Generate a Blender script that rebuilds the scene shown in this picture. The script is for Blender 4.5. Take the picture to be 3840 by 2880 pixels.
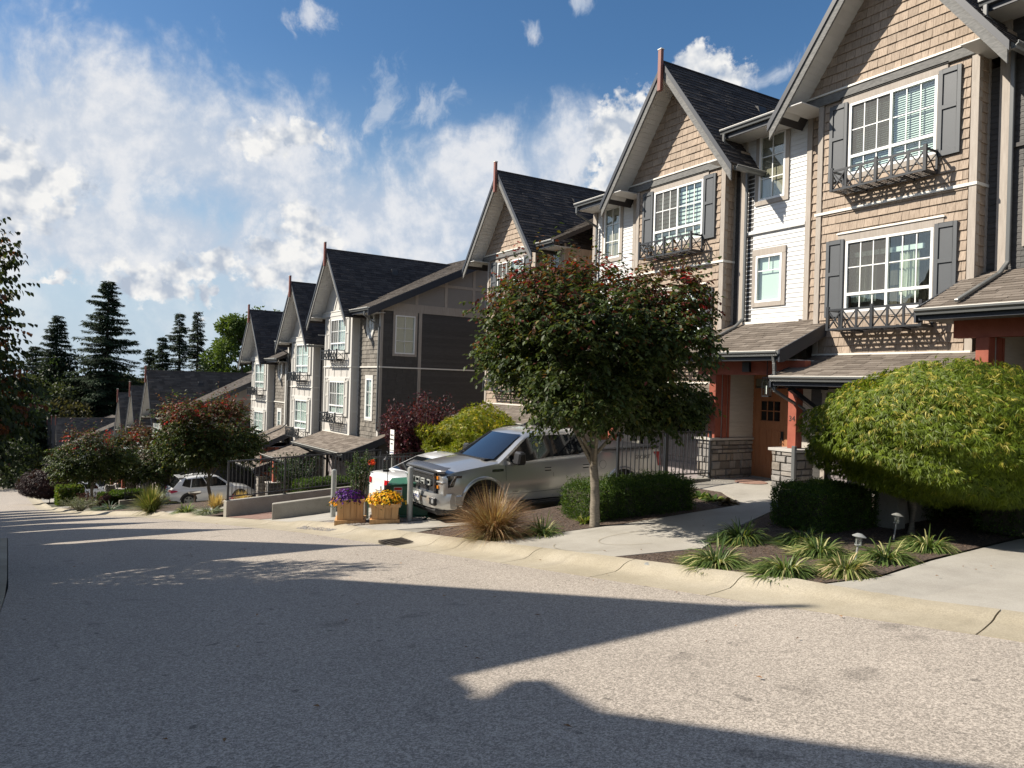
import bpy, bmesh, math, random, zlib
import numpy as np
from mathutils import Vector, Matrix
R = math.radians
SC = bpy.context.scene
for o in list(bpy.data.objects): bpy.data.objects.remove(o)
# ------------------------------------------------------------------ camera
YAW, ROLL = R(31.5), R(1.65)
EYE = Vector((0, 0, 1.6))
_f = Vector((math.sin(YAW), math.cos(YAW), 0)); _r0 = Vector((math.cos(YAW), -math.sin(YAW), 0)); _u0 = _r0.cross(_f)
_r = _r0*math.cos(ROLL)+_u0*math.sin(ROLL); _u = _u0*math.cos(ROLL)-_r0*math.sin(ROLL)
cam = bpy.data.objects.new('camera', bpy.data.cameras.new('camera')); SC.collection.objects.link(cam)
cam.matrix_world = Matrix(((_r.x,_u.x,-_f.x,EYE.x),(_r.y,_u.y,-_f.y,EYE.y),(_r.z,_u.z,-_f.z,EYE.z),(0,0,0,1)))
cam.data.sensor_width = 36; cam.data.lens = 26.25; cam.data.clip_end = 3000; cam.data.clip_start = .05
SC.camera = cam
# ------------------------------------------------------------------ light
SUN_EL, SUN_AZ = R(39), R(-56)          # azimuth measured from +Y towards +X
SD = Vector((math.sin(SUN_AZ)*math.cos(SUN_EL), math.cos(SUN_AZ)*math.cos(SUN_EL), math.sin(SUN_EL)))
sun = bpy.data.lights.new('sun', 'SUN'); sun.energy = 5.0; sun.angle = R(.53); sun.color = (1, .915, .79)
so = bpy.data.objects.new('sun', sun); SC.collection.objects.link(so); so.location = SD*60
so.rotation_euler = (-SD).to_track_quat('-Z', 'Y').to_euler()
SC.view_settings.view_transform = 'Standard'; SC.view_settings.look = 'None'
SC.view_settings.exposure = 0.72; SC.view_settings.gamma = 1; SC.view_settings.use_curve_mapping = False
SKY_STRENGTH = .08
W = bpy.data.worlds.new('World'); SC.world = W; W.use_nodes = True
SC.cycles.max_bounces = 8; SC.cycles.transparent_max_bounces = 16; SC.cycles.diffuse_bounces = 3
SC.cycles.glossy_bounces = 3; SC.cycles.transmission_bounces = 3; SC.cycles.caustics_reflective = False; SC.cycles.caustics_refractive = False
SC.cycles.use_denoising = True
SC.cycles.sample_clamp_indirect = 4

def pdir(px, py):     # direction through a pixel of the 3840x2880 photo, used only to find the compass direction of clouds
    return (_f+_r*((px-1920)/2800)+_u*((1440-py)/2800)).normalized()

class NT:
    """small helper that writes node trees"""
    def __init__(s, tree): s.t = tree; s.n = tree.nodes; s.l = tree.links
    def new(s, typ, **kw):
        n = s.n.new(typ)
        for k, v in kw.items():
            if k == 'inp':
                for a, b in v.items(): s.set(n, a, b)
            else: setattr(n, k, v)
        return n
    def set(s, n, key, val):
        i = n.inputs[key]
        if isinstance(val, bpy.types.NodeSocket): s.l.new(val, i)
        elif isinstance(val, bpy.types.Node): s.l.new(val.outputs[0], i)
        else: i.default_value = val
    def math(s, op, a, b=None, c=None, clamp=False):
        n = s.n.new('ShaderNodeMath'); n.operation = op; n.use_clamp = clamp
        for i, v in enumerate((a, b, c)):
            if v is not None: s.set(n, i, v)
        return n.outputs[0]
    def mix(s, f, a, b, typ='RGBA', blend='MIX'):
        n = s.n.new('ShaderNodeMix'); n.data_type = typ; n.blend_type = blend
        k = {'RGBA': (6, 7, 2), 'FLOAT': (2, 3, 0)}[typ]
        s.set(n, 0, f); s.set(n, k[0], a); s.set(n, k[1], b)
        return n.outputs[k[2]]
    def ramp(s, f, stops, interp='LINEAR'):
        n = s.n.new('ShaderNodeValToRGB'); e = n.color_ramp.elements; n.color_ramp.interpolation = interp
        while len(e) > 1: e.remove(e[0])
        e[0].position = stops[0][0]; e[0].color = c4(stops[0][1])
        for p, c in stops[1:]:
            x = e.new(p); x.color = c4(c)
        s.set(n, 0, f); return n.outputs[0]
    def noise(s, vec, scale, detail=3, rough=.5, out=0, dist=0.):
        n = s.new('ShaderNodeTexNoise'); s.set(n, 'Vector', vec); n.inputs['Scale'].default_value = scale
        n.inputs['Detail'].default_value = detail; n.inputs['Roughness'].default_value = rough; n.inputs['Distortion'].default_value = dist
        return n.outputs[out]
    def smooth(s, x, a, b):
        n = s.new('ShaderNodeMapRange', interpolation_type='SMOOTHSTEP'); s.set(n, 0, x); s.set(n, 1, a); s.set(n, 2, b); return n.outputs[0]
def c4(c):
    if isinstance(c, (int, float)): return (c, c, c, 1)
    return tuple(c)+((1,) if len(c) == 3 else ())

def build_world():
    T = NT(W.node_tree); T.n.clear()
    out = T.new('ShaderNodeOutputWorld'); bg = T.new('ShaderNodeBackground'); T.l.new(bg.outputs[0], out.inputs[0])
    sky = T.new('ShaderNodeTexSky', sky_type='NISHITA'); sky.sun_disc = False; sky.sun_elevation = SUN_EL; sky.sun_rotation = SUN_AZ % (2*math.pi)
    sky.altitude = 50; sky.air_density = 1.0; sky.dust_density = .6; sky.ozone_density = 2.0
    hsv = T.new('ShaderNodeHueSaturation'); T.l.new(sky.outputs[0], hsv.inputs['Color']); hsv.inputs['Saturation'].default_value = 1.24
    hsv.inputs['Value'].default_value = .90
    tc = T.new('ShaderNodeTexCoord'); sep = T.new('ShaderNodeSeparateXYZ'); T.l.new(tc.outputs['Generated'], sep.inputs[0])
    az = T.math('MULTIPLY', T.math('ARCTAN2', sep.outputs[0], sep.outputs[1]), 180/math.pi)
    el = T.math('MULTIPLY', T.math('ARCSINE', sep.outputs[2]), 180/math.pi)
    comb = T.new('ShaderNodeCombineXYZ'); T.l.new(az, comb.inputs[0]); T.l.new(el, comb.inputs[1]); ae = comb.outputs[0]
    def blob(px, py, rx, ry, rot=0., pw=1):     # soft ellipse, centre & radii given in the photo, turned into compass degrees
        d = pdir(px, py); a = math.degrees(math.atan2(d.x, d.y)); e = math.degrees(math.asin(d.z))
        m = T.new('ShaderNodeMapping', vector_type='TEXTURE'); T.set(m, 0, vec); k = 1/48.9
        m.inputs['Location'].default_value = (a, e, 0); m.inputs['Rotation'].default_value = (0, 0, R(rot)); m.inputs['Scale'].default_value = (rx*k, ry*k, 1)
        ln = T.new('ShaderNodeVectorMath', operation='LENGTH'); T.l.new(m.outputs[0], ln.inputs[0])
        return T.math('SUBTRACT', 1, ln.outputs['Value'])
    def union(bl):
        x = bl[0]
        for b in bl[1:]: x = T.math('SMOOTH_MAX', x, b, .3)
        return x
    # ---- thin high cloud sheet
    wob = T.noise(ae, .09, 4, .55, out=1)
    wv = T.new('ShaderNodeVectorMath', operation='MULTIPLY_ADD'); T.l.new(wob, wv.inputs[0]); wv.inputs[1].default_value = (9, 5, 0); T.l.new(ae, wv.inputs[2])
    sh = T.new('ShaderNodeVectorMath', operation='SUBTRACT'); T.l.new(wv.outputs[0], sh.inputs[0]); sh.inputs[1].default_value = (4.5, 2.5, 0)
    vec = sh.outputs[0]
    S = 1.736
    bank = union([blob(60*S, 290*S, 480*S, 230*S, 0), blob(330*S, 290*S, 360*S, 195*S, -8), blob(600*S, 400*S, 330*S, 190*S, -14), blob(820*S, 470*S, 330*S, 170*S, -6),
                  blob(1040*S, 400*S, 230*S, 140*S, 6), blob(1190*S, 340*S, 170*S, 120*S, 20), blob(300*S, 520*S, 620*S, 120*S), blob(1000*S, 500*S, 420*S, 150*S)])
    st = T.new('ShaderNodeMapping'); T.set(st, 0, vec); st.inputs['Rotation'].default_value = (0, 0, R(22)); st.inputs['Scale'].default_value = (.8, .5, 1)
    n1 = T.noise(st.outputs[0], .20, 8, .6, dist=.25); n2 = T.noise(ae, .6, 7, .62)
    low = T.smooth(el, 17., 4.)
    cov = T.math('ADD', T.math('MULTIPLY', bank, 3.0), T.math('MULTIPLY', T.math('SUBTRACT', n1, .50), 5.2))
    cov = T.math('ADD', cov, T.math('MULTIPLY', T.math('SUBTRACT', n2, .5), 1.5))
    a_sheet = T.math('MULTIPLY', T.smooth(cov, -.1, 2.1), .95)
    far = T.math('MULTIPLY', T.smooth(T.noise(st.outputs[0], .07, 6, .6), .42, .62), .8)        # scattered cloud outside the view, unseen, coverage raised as neutral fill for the shade
    outside = T.smooth(T.math('ABSOLUTE', T.math('SUBTRACT', az, 31)), 38, 60)
    a_sheet = T.math('MAXIMUM', a_sheet, T.math('MULTIPLY', far, outside))
    thin = T.noise(st.outputs[0], .12, 5, .6)
    a_low = T.math('MULTIPLY', low, T.math('ADD', .30, T.math('MULTIPLY', T.smooth(thin, .4, .65), .38)))
    a_sheet = T.math('MAXIMUM', a_sheet, a_low)
    # wisps
    wis = union([blob(690*S, 15*S, 60*S, 45*S), blob(1155*S, 95*S, 28*S, 26*S), blob(1265*S, 20*S, 40*S, 26*S), blob(850*S, 215*S, 60*S, 95*S), blob(1680*S, 125*S, 90*S, 30*S), blob(960*S, 250*S, 80*S, 60*S)])
    a_w = T.math('MULTIPLY', T.smooth(T.math('ADD', wis, T.math('MULTIPLY', T.math('SUBTRACT', T.noise(st.outputs[0], .8, 6, .65), .5), 3.2)), .05, 1.2), .75)
    a_sheet = T.math('MAXIMUM', a_sheet, a_w)
    # ---- puffy cumulus
    pw = T.noise(ae, .5, 5, .6, out=1)
    pv = T.new('ShaderNodeVectorMath', operation='MULTIPLY_ADD'); T.l.new(pw, pv.inputs[0]); pv.inputs[1].default_value = (3.6, 3.0, 0); T.l.new(ae, pv.inputs[2])
    ps = T.new('ShaderNodeVectorMath', operation='SUBTRACT'); T.l.new(pv.outputs[0], ps.inputs[0]); ps.inputs[1].default_value = (1.8, 1.5, 0)
    vec = ps.outputs[0]
    P = [(40, 420, 95, 75), (110, 400, 75, 45), (30, 340, 60, 45), (655, 490, 58, 48), (600, 540, 80, 32), (700, 515, 55, 32), (600, 605, 70, 32), (650, 575, 70, 40), (470, 568, 62, 30), (430, 590, 60, 22), (290, 575, 55, 20), (340, 620, 80, 40), (450, 640, 22, 30),
         (640, 290, 85, 36), (560, 320, 60, 26), (1345, 300, 78, 95), (1330, 370, 75, 60), (1510, 140, 62, 40), (1540, 175, 80, 50), (1430, 250, 60, 60), (115, 595, 38, 13)]
    def puff(k=0.):
        return union([blob((x+k*.6)*S, (y+k)*S, rx*S*1.08, ry*S*1.08) for x, y, rx, ry in P])
    pf = puff(); nz = T.noise(ae, .75, 7, .62)
    nz2 = T.noise(ae, 2.3, 3, .5)
    nzl = T.noise(ae, .62, 3, .5)
    pc = T.math('ADD', pf, T.math('MULTIPLY', T.math('SUBTRACT', nz, .5), 2.0))
    pc = T.math('ADD', pc, T.math('MULTIPLY', T.math('SUBTRACT', nz2, .5), .35))
    a_p = T.smooth(pc, .0, .52)
    # light side of the puffs: compare the noise with itself a little towards the sun
    off = T.new('ShaderNodeVectorMath', operation='ADD'); T.l.new(ae, off.inputs[0]); off.inputs[1].default_value = (-1.0, .9, 0)
    nzs = T.noise(off.outputs[0], .62, 3, .5)
    rel = T.math('ADD', T.math('MULTIPLY', T.math('SUBTRACT', nzl, nzs), 3.6), T.math('ADD', .40, T.math('MULTIPLY', nz, .42)), clamp=True)
    core = T.smooth(pc, .4, 1.5)
    pcol = T.mix(rel, (.50, .57, .68, 1), (1, .99, .97, 1)); pcol = T.mix(T.math('MULTIPLY', core, .35), pcol, (.66, .70, .77, 1))
    scol = T.mix(T.smooth(T.math('ADD', n1, T.math('MULTIPLY', T.math('SUBTRACT', n2, .5), .5)), .38, .66), (.55, .64, .78, 1), (.90, .91, .94, 1))
    warm = T.smooth(az, 30, -25)
    scol = T.mix(T.math('MULTIPLY', warm, .35), scol, (1, .97, .93, 1))
    K = 7.2
    def lum(c, k):
        v = T.new('ShaderNodeVectorMath', operation='SCALE'); T.l.new(c, v.inputs[0]); v.inputs['Scale'].default_value = k; return v.outputs[0]
    pale = T.mix(T.math('MULTIPLY', T.smooth(el, 24., -1.), .92), hsv.outputs[0], lum((.50, .66, .80, 1), K*1.0)) if False else T.mix(T.math('MULTIPLY', T.smooth(el, 24., -1.), .92), hsv.outputs[0], (.50*K, .66*K, .80*K, 1))
    c = T.mix(a_sheet, pale, lum(scol, K*.97)); c = T.mix(a_p, c, lum(pcol, K*.98))
    T.l.new(c, bg.inputs[0]); bg.inputs[1].default_value = SKY_STRENGTH
build_world()

# ------------------------------------------------------------------ materials
MATS = {}
def material(name, fn):
    if name in MATS: return MATS[name]
    m = bpy.data.materials.new(name); m.use_nodes = True; T = NT(m.node_tree); T.n.clear()
    out = T.new('ShaderNodeOutputMaterial'); b = T.new('ShaderNodeBsdfPrincipled'); T.l.new(b.outputs[0], out.inputs[0])
    T.out = out; T.b = b; T.tc = T.new('ShaderNodeTexCoord'); T.geo = T.new('ShaderNodeNewGeometry')
    T.ob = T.tc.outputs['Object']; T.pos = T.geo.outputs['Position']
    fn(T, b); MATS[name] = m; return m
def sc_vec(T, v, s):
    m = T.new('ShaderNodeMapping'); T.set(m, 0, v); m.inputs['Scale'].default_value = s; return m.outputs[0]
def bump(T, h, strength=.3, dist=.01):
    n = T.new('ShaderNodeBump'); n.inputs['Strength'].default_value = strength; n.inputs['Distance'].default_value = dist
    T.set(n, 'Height', h); T.l.new(n.outputs[0], T.b.inputs['Normal'])
def rnd(T):      # one random number per piece, whether pieces are objects or islands of a joined mesh
    oi = T.new('ShaderNodeObjectInfo')
    return T.math('FRACT', T.math('ADD', oi.outputs['Random'], T.geo.outputs['Random Per Island']))
def plain(name, col, rough=.6, var=.12, metal=0, spec=.5, bmp=.15, scale=6, coat=0, dirt=0.):
    def fn(T, b):
        n = T.noise(T.pos, scale, 5, .6); v = T.math('ADD', 1-var, T.math('MULTIPLY', n, 2*var))
        if dirt:
            d = T.smooth(T.noise(sc_vec(T, T.pos, (1, 1, .35)), 1.3, 6, .65), .42, .75); v = T.math('MULTIPLY', v, T.math('SUBTRACT', 1, T.math('MULTIPLY', d, dirt)))
        s = T.new('ShaderNodeVectorMath', operation='SCALE'); s.inputs[0].default_value = col; T.set(s, 'Scale', v)
        T.l.new(s.outputs[0], b.inputs['Base Color'])
        b.inputs['Roughness'].default_value = rough; b.inputs['Metallic'].default_value = metal
        b.inputs['Specular IOR Level'].default_value = spec; b.inputs['Coat Weight'].default_value = coat
        if bmp: bump(T, T.noise(T.pos, scale*9, 3, .6), bmp, .004)
    return material(name, fn)
def wood(name, cols, rough=.75, grain=(60, 60, 2.2), piece=.25, bmp=.5):
    """painted or stained wood with vertical grain; every piece a little lighter or darker"""
    def fn(T, b):
        r = rnd(T); o = T.new('ShaderNodeCombineXYZ'); T.set(o, 0, T.math('MULTIPLY', r, 37)); T.set(o, 1, T.math('MULTIPLY', r, 13)); T.set(o, 2, r)
        v = T.new('ShaderNodeVectorMath', operation='ADD'); T.l.new(T.pos, v.inputs[0]); T.l.new(o.outputs[0], v.inputs[1])
        g = T.noise(sc_vec(T, v.outputs[0], grain), 1, 4, .65); big = T.noise(T.pos, 1.1, 4, .6)
        c = T.ramp(g, [(.25, cols[0]), (.5, cols[1]), (.78, cols[2])])
        m = T.math('MULTIPLY', T.math('ADD', 1-piece, T.math('MULTIPLY', r, 2*piece)), T.math('ADD', .88, T.math('MULTIPLY', big, .24)))
        s = T.new('ShaderNodeVectorMath', operation='SCALE'); T.l.new(c, s.inputs[0]); T.set(s, 'Scale', m)
        T.l.new(s.outputs[0], b.inputs['Base Color']); b.inputs['Roughness'].default_value = rough; b.inputs['Specular IOR Level'].default_value = .3
        bump(T, g, bmp, .004)
    return material(name, fn)
def leafy(name, rough=.5, trans=.35, spec=.4, tint=(1, 1, 1)):
    def fn(T, b):
        a = T.new('ShaderNodeAttribute', attribute_name='Col'); r = T.geo.outputs['Random Per Island']
        v = T.math('ADD', .72, T.math('MULTIPLY', r, .56)); s = T.new('ShaderNodeVectorMath', operation='SCALE'); T.l.new(a.outputs['Color'], s.inputs[0]); T.set(s, 'Scale', v)
        mu = T.new('ShaderNodeVectorMath', operation='MULTIPLY'); T.l.new(s.outputs[0], mu.inputs[0]); mu.inputs[1].default_value = tint
        T.l.new(mu.outputs[0], b.inputs['Base Color']); b.inputs['Roughness'].default_value = rough; b.inputs['Specular IOR Level'].default_value = spec
        tr = T.new('ShaderNodeBsdfTranslucent'); s2 = T.new('ShaderNodeVectorMath', operation='MULTIPLY'); T.l.new(mu.outputs[0], s2.inputs[0]); s2.inputs[1].default_value = (1.5, 1.45, .7)
        T.l.new(s2.outputs[0], tr.inputs['Color']); mx = T.new('ShaderNodeMixShader'); mx.inputs[0].default_value = trans
        T.l.new(b.outputs[0], mx.inputs[1]); T.l.new(tr.outputs[0], mx.inputs[2]); T.l.new(mx.outputs[0], T.out.inputs[0])
    return material(name, fn)

M = {}
M['shake_tan'] = wood('tan cedar shake', [(.19, .145, .108), (.335, .265, .205), (.44, .36, .285)], piece=.13)
M['shake_grey'] = wood('weathered grey shake', [(.085, .075, .065), (.16, .145, .125), (.27, .25, .215)], piece=.3)
M['lap_white'] = wood('white lap siding', [(.52, .53, .54), (.60, .605, .60), (.66, .665, .66)], rough=.55, grain=(3, 3, 40), piece=.03, bmp=.08)
M['lap_char'] = wood('charcoal lap siding', [(.050, .047, .046), (.066, .063, .060), (.084, .08, .076)], rough=.6, grain=(4, 4, 40), piece=.1, bmp=.12)
M['lap_cream'] = wood('cream vinyl siding', [(.40, .37, .32), (.46, .43, .38), (.52, .49, .43)], rough=.55, grain=(3, 3, 30), piece=.04, bmp=.06)
M['trim'] = wood('taupe painted trim', [(.30, .265, .23), (.36, .32, .28), (.42, .38, .335)], grain=(30, 30, 3), piece=.06, bmp=.3)
M['trim_light'] = plain('light grey painted trim', (.56, .55, .52), .6, .06, bmp=.1)
M['panel'] = plain('warm white cement panel', (.52, .50, .465), .65, .06, bmp=.1, dirt=.12)
M['panel_dark'] = plain('grey taupe cement panel', (.23, .215, .20), .65, .06, bmp=.1)
M['flash'] = plain('pale drip flashing', (.72, .70, .64), .45, .05, bmp=0)
M['darkwood'] = wood('dark grey stained beam', [(.10, .10, .098), (.155, .155, .15), (.225, .22, .21)], grain=(9, 9, 30), piece=.05, bmp=.6)
M['shutter'] = plain('slate grey shutter', (.075, .082, .09), .5, .07, bmp=.1)
M['shutter_light'] = plain('warm white shutter', (.50, .485, .45), .55, .05, bmp=.1)
M['rail'] = plain('charcoal metal rail', (.022, .025, .03), .42, .05, bmp=0)
M['navy'] = plain('dark navy fascia', (.022, .027, .038), .5, .1, bmp=.1)
M['gutter'] = plain('charcoal aluminium gutter', (.115, .12, .12), .32, .05, bmp=0, spec=.6)
M['white'] = plain('white vinyl frame', (.82, .83, .82), .35, .02, bmp=0)
M['soffit'] = wood('white soffit plank', [(.56, .555, .54), (.60, .595, .58), (.64, .635, .62)], rough=.55, grain=(3, 3, 3), piece=.03, bmp=.05)
M['red'] = wood('barn red stained timber', [(.23, .062, .04), (.28, .08, .05), (.33, .10, .065)], grain=(7, 7, 7), piece=.05, bmp=.15, rough=.6)
M['redwood'] = plain('maroon finial', (.21, .075, .055), .5, .08, bmp=.1)
M['door'] = wood('golden brown door', [(.30, .135, .065), (.37, .168, .082), (.43, .20, .10)], grain=(20, 20, 3), piece=.04, bmp=.15, rough=.5)
M['garage'] = wood('mauve grey garage panel', [(.20, .175, .175), (.28, .25, .25), (.36, .325, .32)], grain=(6, 6, 30), piece=.08, bmp=.9)
M['black'] = plain('black metal', (.015, .015, .017), .4, .05, bmp=0)
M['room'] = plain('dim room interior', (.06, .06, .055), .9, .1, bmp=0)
M['blind'] = plain('white blind slat', (.72, .76, .74), .5, .02, bmp=0)
M['curtain'] = plain('cream curtain', (.62, .62, .52), .8, .05, bmp=0)
def _shingle(T, b, cols, sc=1.):
    r = rnd(T); v = T.new('ShaderNodeTexVoronoi'); T.set(v, 'Vector', T.pos); v.inputs['Scale'].default_value = 260*sc
    n = T.noise(T.pos, 1.5, 5, .65); f = T.noise(T.pos, 90, 3, .7)
    c = T.ramp(T.math('ADD', T.math('MULTIPLY', r, .6), T.math('MULTIPLY', f, .4)), [(.1, cols[0]), (.5, cols[1]), (.9, cols[2])])
    s = T.new('ShaderNodeVectorMath', operation='SCALE'); T.l.new(c, s.inputs[0]); T.set(s, 'Scale', T.math('ADD', .75, T.math('MULTIPLY', n, .5)))
    T.l.new(s.outputs[0], b.inputs['Base Color']); b.inputs['Roughness'].default_value = .9; b.inputs['Specular IOR Level'].default_value = .25
    bump(T, f, .6, .006)
M['roof_tab'] = material('weathered brown asphalt shingle', lambda T, b: _shingle(T, b, [(.10, .083, .068), (.165, .14, .118), (.23, .20, .17)]))
M['roof_dark'] = material('dark asphalt shingle', lambda T, b: _shingle(T, b, [(.028, .026, .028), (.048, .044, .045), (.075, .068, .066)]))
M['roof_mid'] = material('brown asphalt shingle', lambda T, b: _shingle(T, b, [(.05, .043, .038), (.08, .07, .062), (.12, .105, .092)]))
def _glass(T, b):
    tr = T.new('ShaderNodeBsdfTransparent'); tr.inputs[0].default_value = (.93, .98, .96, 1)
    gl = T.new('ShaderNodeBsdfGlossy'); gl.inputs['Roughness'].default_value = .012; gl.inputs[0].default_value = (.93, .97, 1, 1)
    fr = T.new('ShaderNodeLayerWeight'); fr.inputs[0].default_value = .5
    f = T.math('ADD', T.math('MULTIPLY', T.math('POWER', fr.outputs['Facing'], 4.0), .75), .10, clamp=True)
    w = T.new('ShaderNodeBump'); w.inputs['Strength'].default_value = .05; w.inputs['Distance'].default_value = .05; T.l.new(T.noise(T.pos, 1.6, 2), w.inputs['Height']); T.l.new(w.outputs[0], gl.inputs['Normal'])
    mx = T.new('ShaderNodeMixShader'); T.l.new(f, mx.inputs[0]); T.l.new(tr.outputs[0], mx.inputs[1]); T.l.new(gl.outputs[0], mx.inputs[2]); T.l.new(mx.outputs[0], T.out.inputs[0])
M['glass'] = material('window glass', _glass)
def _screen(T, b):
    tr = T.new('ShaderNodeBsdfTransparent'); tr.inputs[0].default_value = (.95, .95, .95, 1); d = T.new('ShaderNodeBsdfDiffuse'); d.inputs[0].default_value = (.16, .16, .155, 1)
    mx = T.new('ShaderNodeMixShader'); mx.inputs[0].default_value = .42; T.l.new(tr.outputs[0], mx.inputs[1]); T.l.new(d.outputs[0], mx.inputs[2]); T.l.new(mx.outputs[0], T.out.inputs[0])
M['screen'] = material('insect screen mesh', _screen)
def _tint(T, b):
    b.inputs['Base Color'].default_value = (.008, .009, .01, 1); b.inputs['Roughness'].default_value = .03; b.inputs['Specular IOR Level'].default_value = .45
M['windscreen'] = plain('windscreen glass', (.01, .012, .015), .03, .02, bmp=0, spec=.9, coat=.8)
M['carglass'] = material('tinted car glass', _tint)
def _stone(T, b):
    r = rnd(T); n = T.noise(T.pos, 9, 6, .65); c = T.ramp(r, [(0, (.14, .125, .11)), (.35, (.22, .21, .20)), (.7, (.29, .27, .245)), (1, (.20, .17, .14))])
    s = T.new('ShaderNodeVectorMath', operation='SCALE'); T.l.new(c, s.inputs[0]); T.set(s, 'Scale', T.math('ADD', .55, T.math('MULTIPLY', n, .9)))
    T.l.new(s.outputs[0], b.inputs['Base Color']); b.inputs['Roughness'].default_value = .85; bump(T, n, .9, .02)
M['stone'] = material('split ledge stone', _stone)
M['mortar'] = plain('grey mortar', (.12, .115, .11), .9, .1)
M['cap'] = plain('pale stone cap', (.42, .40, .37), .8, .1)
def _road(T, b):
    v = T.new('ShaderNodeTexVoronoi'); T.set(v, 'Vector', T.pos); v.inputs['Scale'].default_value = 150
    v2 = T.new('ShaderNodeTexVoronoi'); T.set(v2, 'Vector', T.pos); v2.inputs['Scale'].default_value = 75
    n = T.noise(T.pos, .35, 6, .6); n2 = T.noise(T.pos, 2.2, 5, .65)
    sp = T.mix(.45, v.outputs['Color'], v2.outputs['Color']); bw = T.new('ShaderNodeSeparateColor'); T.l.new(sp, bw.inputs[0])
    c = T.ramp(bw.outputs[0], [(.18, (.19, .168, .142)), (.5, (.33, .292, .25)), (.82, (.52, .46, .395))])
    k = T.math('ADD', .80, T.math('ADD', T.math('MULTIPLY', n, .26), T.math('MULTIPLY', n2, .14)))
    st = T.smooth(T.noise(T.pos, 1.9, 2, .5), .66, .74); k = T.math('MULTIPLY', k, T.math('SUBTRACT', 1, T.math('MULTIPLY', st, .25)))
    st2 = T.smooth(T.noise(T.pos, 7.5, 1, .4), .735, .77); k = T.math('MULTIPLY', k, T.math('SUBTRACT', 1, T.math('MULTIPLY', st2, .42)))
    wp = T.noise(sc_vec(T, T.pos, (1.1, .05, 1)), 1, 3, .5); k = T.math('MULTIPLY', k, T.math('ADD', .90, T.math('MULTIPLY', wp, .20)))
    cn = T.noise(T.pos, 1.3, 4, .6, out=1); cv = T.new('ShaderNodeVectorMath', operation='MULTIPLY_ADD'); T.l.new(cn, cv.inputs[0]); cv.inputs[1].default_value = (.5, .5, 0); T.l.new(T.pos, cv.inputs[2])
    cr = T.new('ShaderNodeTexVoronoi', feature='DISTANCE_TO_EDGE'); T.set(cr, 'Vector', cv.outputs[0]); cr.inputs['Scale'].default_value = .22
    ck = T.math('MULTIPLY', T.math('SUBTRACT', 1, T.smooth(cr.outputs[0], .0008, .0035)), T.smooth(T.noise(T.pos, .5, 2, .5), .5, .62)); k = T.math('MULTIPLY', k, T.math('SUBTRACT', 1, T.math('MULTIPLY', ck, .2)))
    s = T.new('ShaderNodeVectorMath', operation='SCALE'); T.l.new(c, s.inputs[0]); T.set(s, 'Scale', k)
    T.l.new(s.outputs[0], b.inputs['Base Color']); b.inputs['Roughness'].default_value = .82; b.inputs['Specular IOR Level'].default_value = .35
    bump(T, bw.outputs[0], .55, .008)
M['road'] = material('worn asphalt with pale aggregate', _road)
def _conc(cols, speck=.5, sc=150):
    def fn(T, b):
        v = T.new('ShaderNodeTexVoronoi'); T.set(v, 'Vector', T.pos); v.inputs['Scale'].default_value = sc
        bw = T.new('ShaderNodeSeparateColor'); T.l.new(v.outputs['Color'], bw.inputs[0]); n = T.noise(T.pos, .9, 7, .62); n2 = T.noise(T.pos, 6, 5, .6)
        c = T.ramp(n, [(.3, cols[0]), (.5, cols[1]), (.7, cols[2])])
        sm = T.smooth(T.noise(sc_vec(T, T.pos, (.6, 2.2, 1)), 1, 6, .68), .52, .78)
        k = T.math('ADD', 1-speck*.5, T.math('MULTIPLY', T.math('ADD', T.math('MULTIPLY', bw.outputs[0], .6), T.math('MULTIPLY', n2, .4)), speck))
        k = T.math('MULTIPLY', k, T.math('SUBTRACT', 1, T.math('MULTIPLY', sm, .22)))
        s = T.new('ShaderNodeVectorMath', operation='SCALE'); T.l.new(c, s.inputs[0]); T.set(s, 'Scale', k)
        T.l.new(s.outputs[0], b.inputs['Base Color']); b.inputs['Roughness'].default_value = .85; b.inputs['Specular IOR Level'].default_value = .3
        bump(T, bw.outputs[0], .3, .004)
    return fn
M['conc'] = material('washed concrete', _conc([(.29, .27, .235), (.345, .325, .285), (.39, .37, .33)], .35))
M['kerb'] = material('yellowed kerb concrete', _conc([(.29, .255, .185), (.345, .305, .23), (.39, .35, .275)], .45, 110))
M['cast'] = material('cast concrete wall', _conc([(.20, .185, .155), (.28, .265, .23), (.36, .345, .305)], .2, 60))
def _mulch(T, b):
    v = T.new('ShaderNodeTexVoronoi'); T.set(v, 'Vector', T.pos); v.inputs['Scale'].default_value = 55; n = T.noise(T.pos, 14, 6, .7)
    bw = T.new('ShaderNodeSeparateColor'); T.l.new(v.outputs['Color'], bw.inputs[0])
    c = T.ramp(T.math('ADD', T.math('MULTIPLY', bw.outputs[0], .6), T.math('MULTIPLY', n, .4)), [(.2, (.03, .02, .014)), (.55, (.075, .05, .036)), (.85, (.15, .11, .085))])
    T.l.new(c, b.inputs['Base Color']); b.inputs['Roughness'].default_value = .95; bump(T, n, 1., .03)
M['mulch'] = material('bark mulch', _mulch)
M['soil'] = plain('rough verge soil', (.06, .058, .038), .95, .35, bmp=.6, scale=3)
M['bark'] = wood('smooth grey bark', [(.10, .085, .065), (.19, .165, .13), (.28, .25, .20)], grain=(14, 14, 60), piece=.02, bmp=.7)
M['barkdark'] = wood('dark furrowed bark', [(.03, .024, .018), (.055, .045, .035), (.085, .07, .055)], grain=(20, 20, 4), piece=.02, bmp=.8)
M['leaf'] = leafy('broad leaf', .55, .32, .3)
M['needle'] = leafy('conifer needles', .7, .12, .2)
M['fine'] = leafy('fine cut leaf', .5, .4, .3)
M['blade'] = leafy('grass blade', .45, .3, .4)
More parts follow.
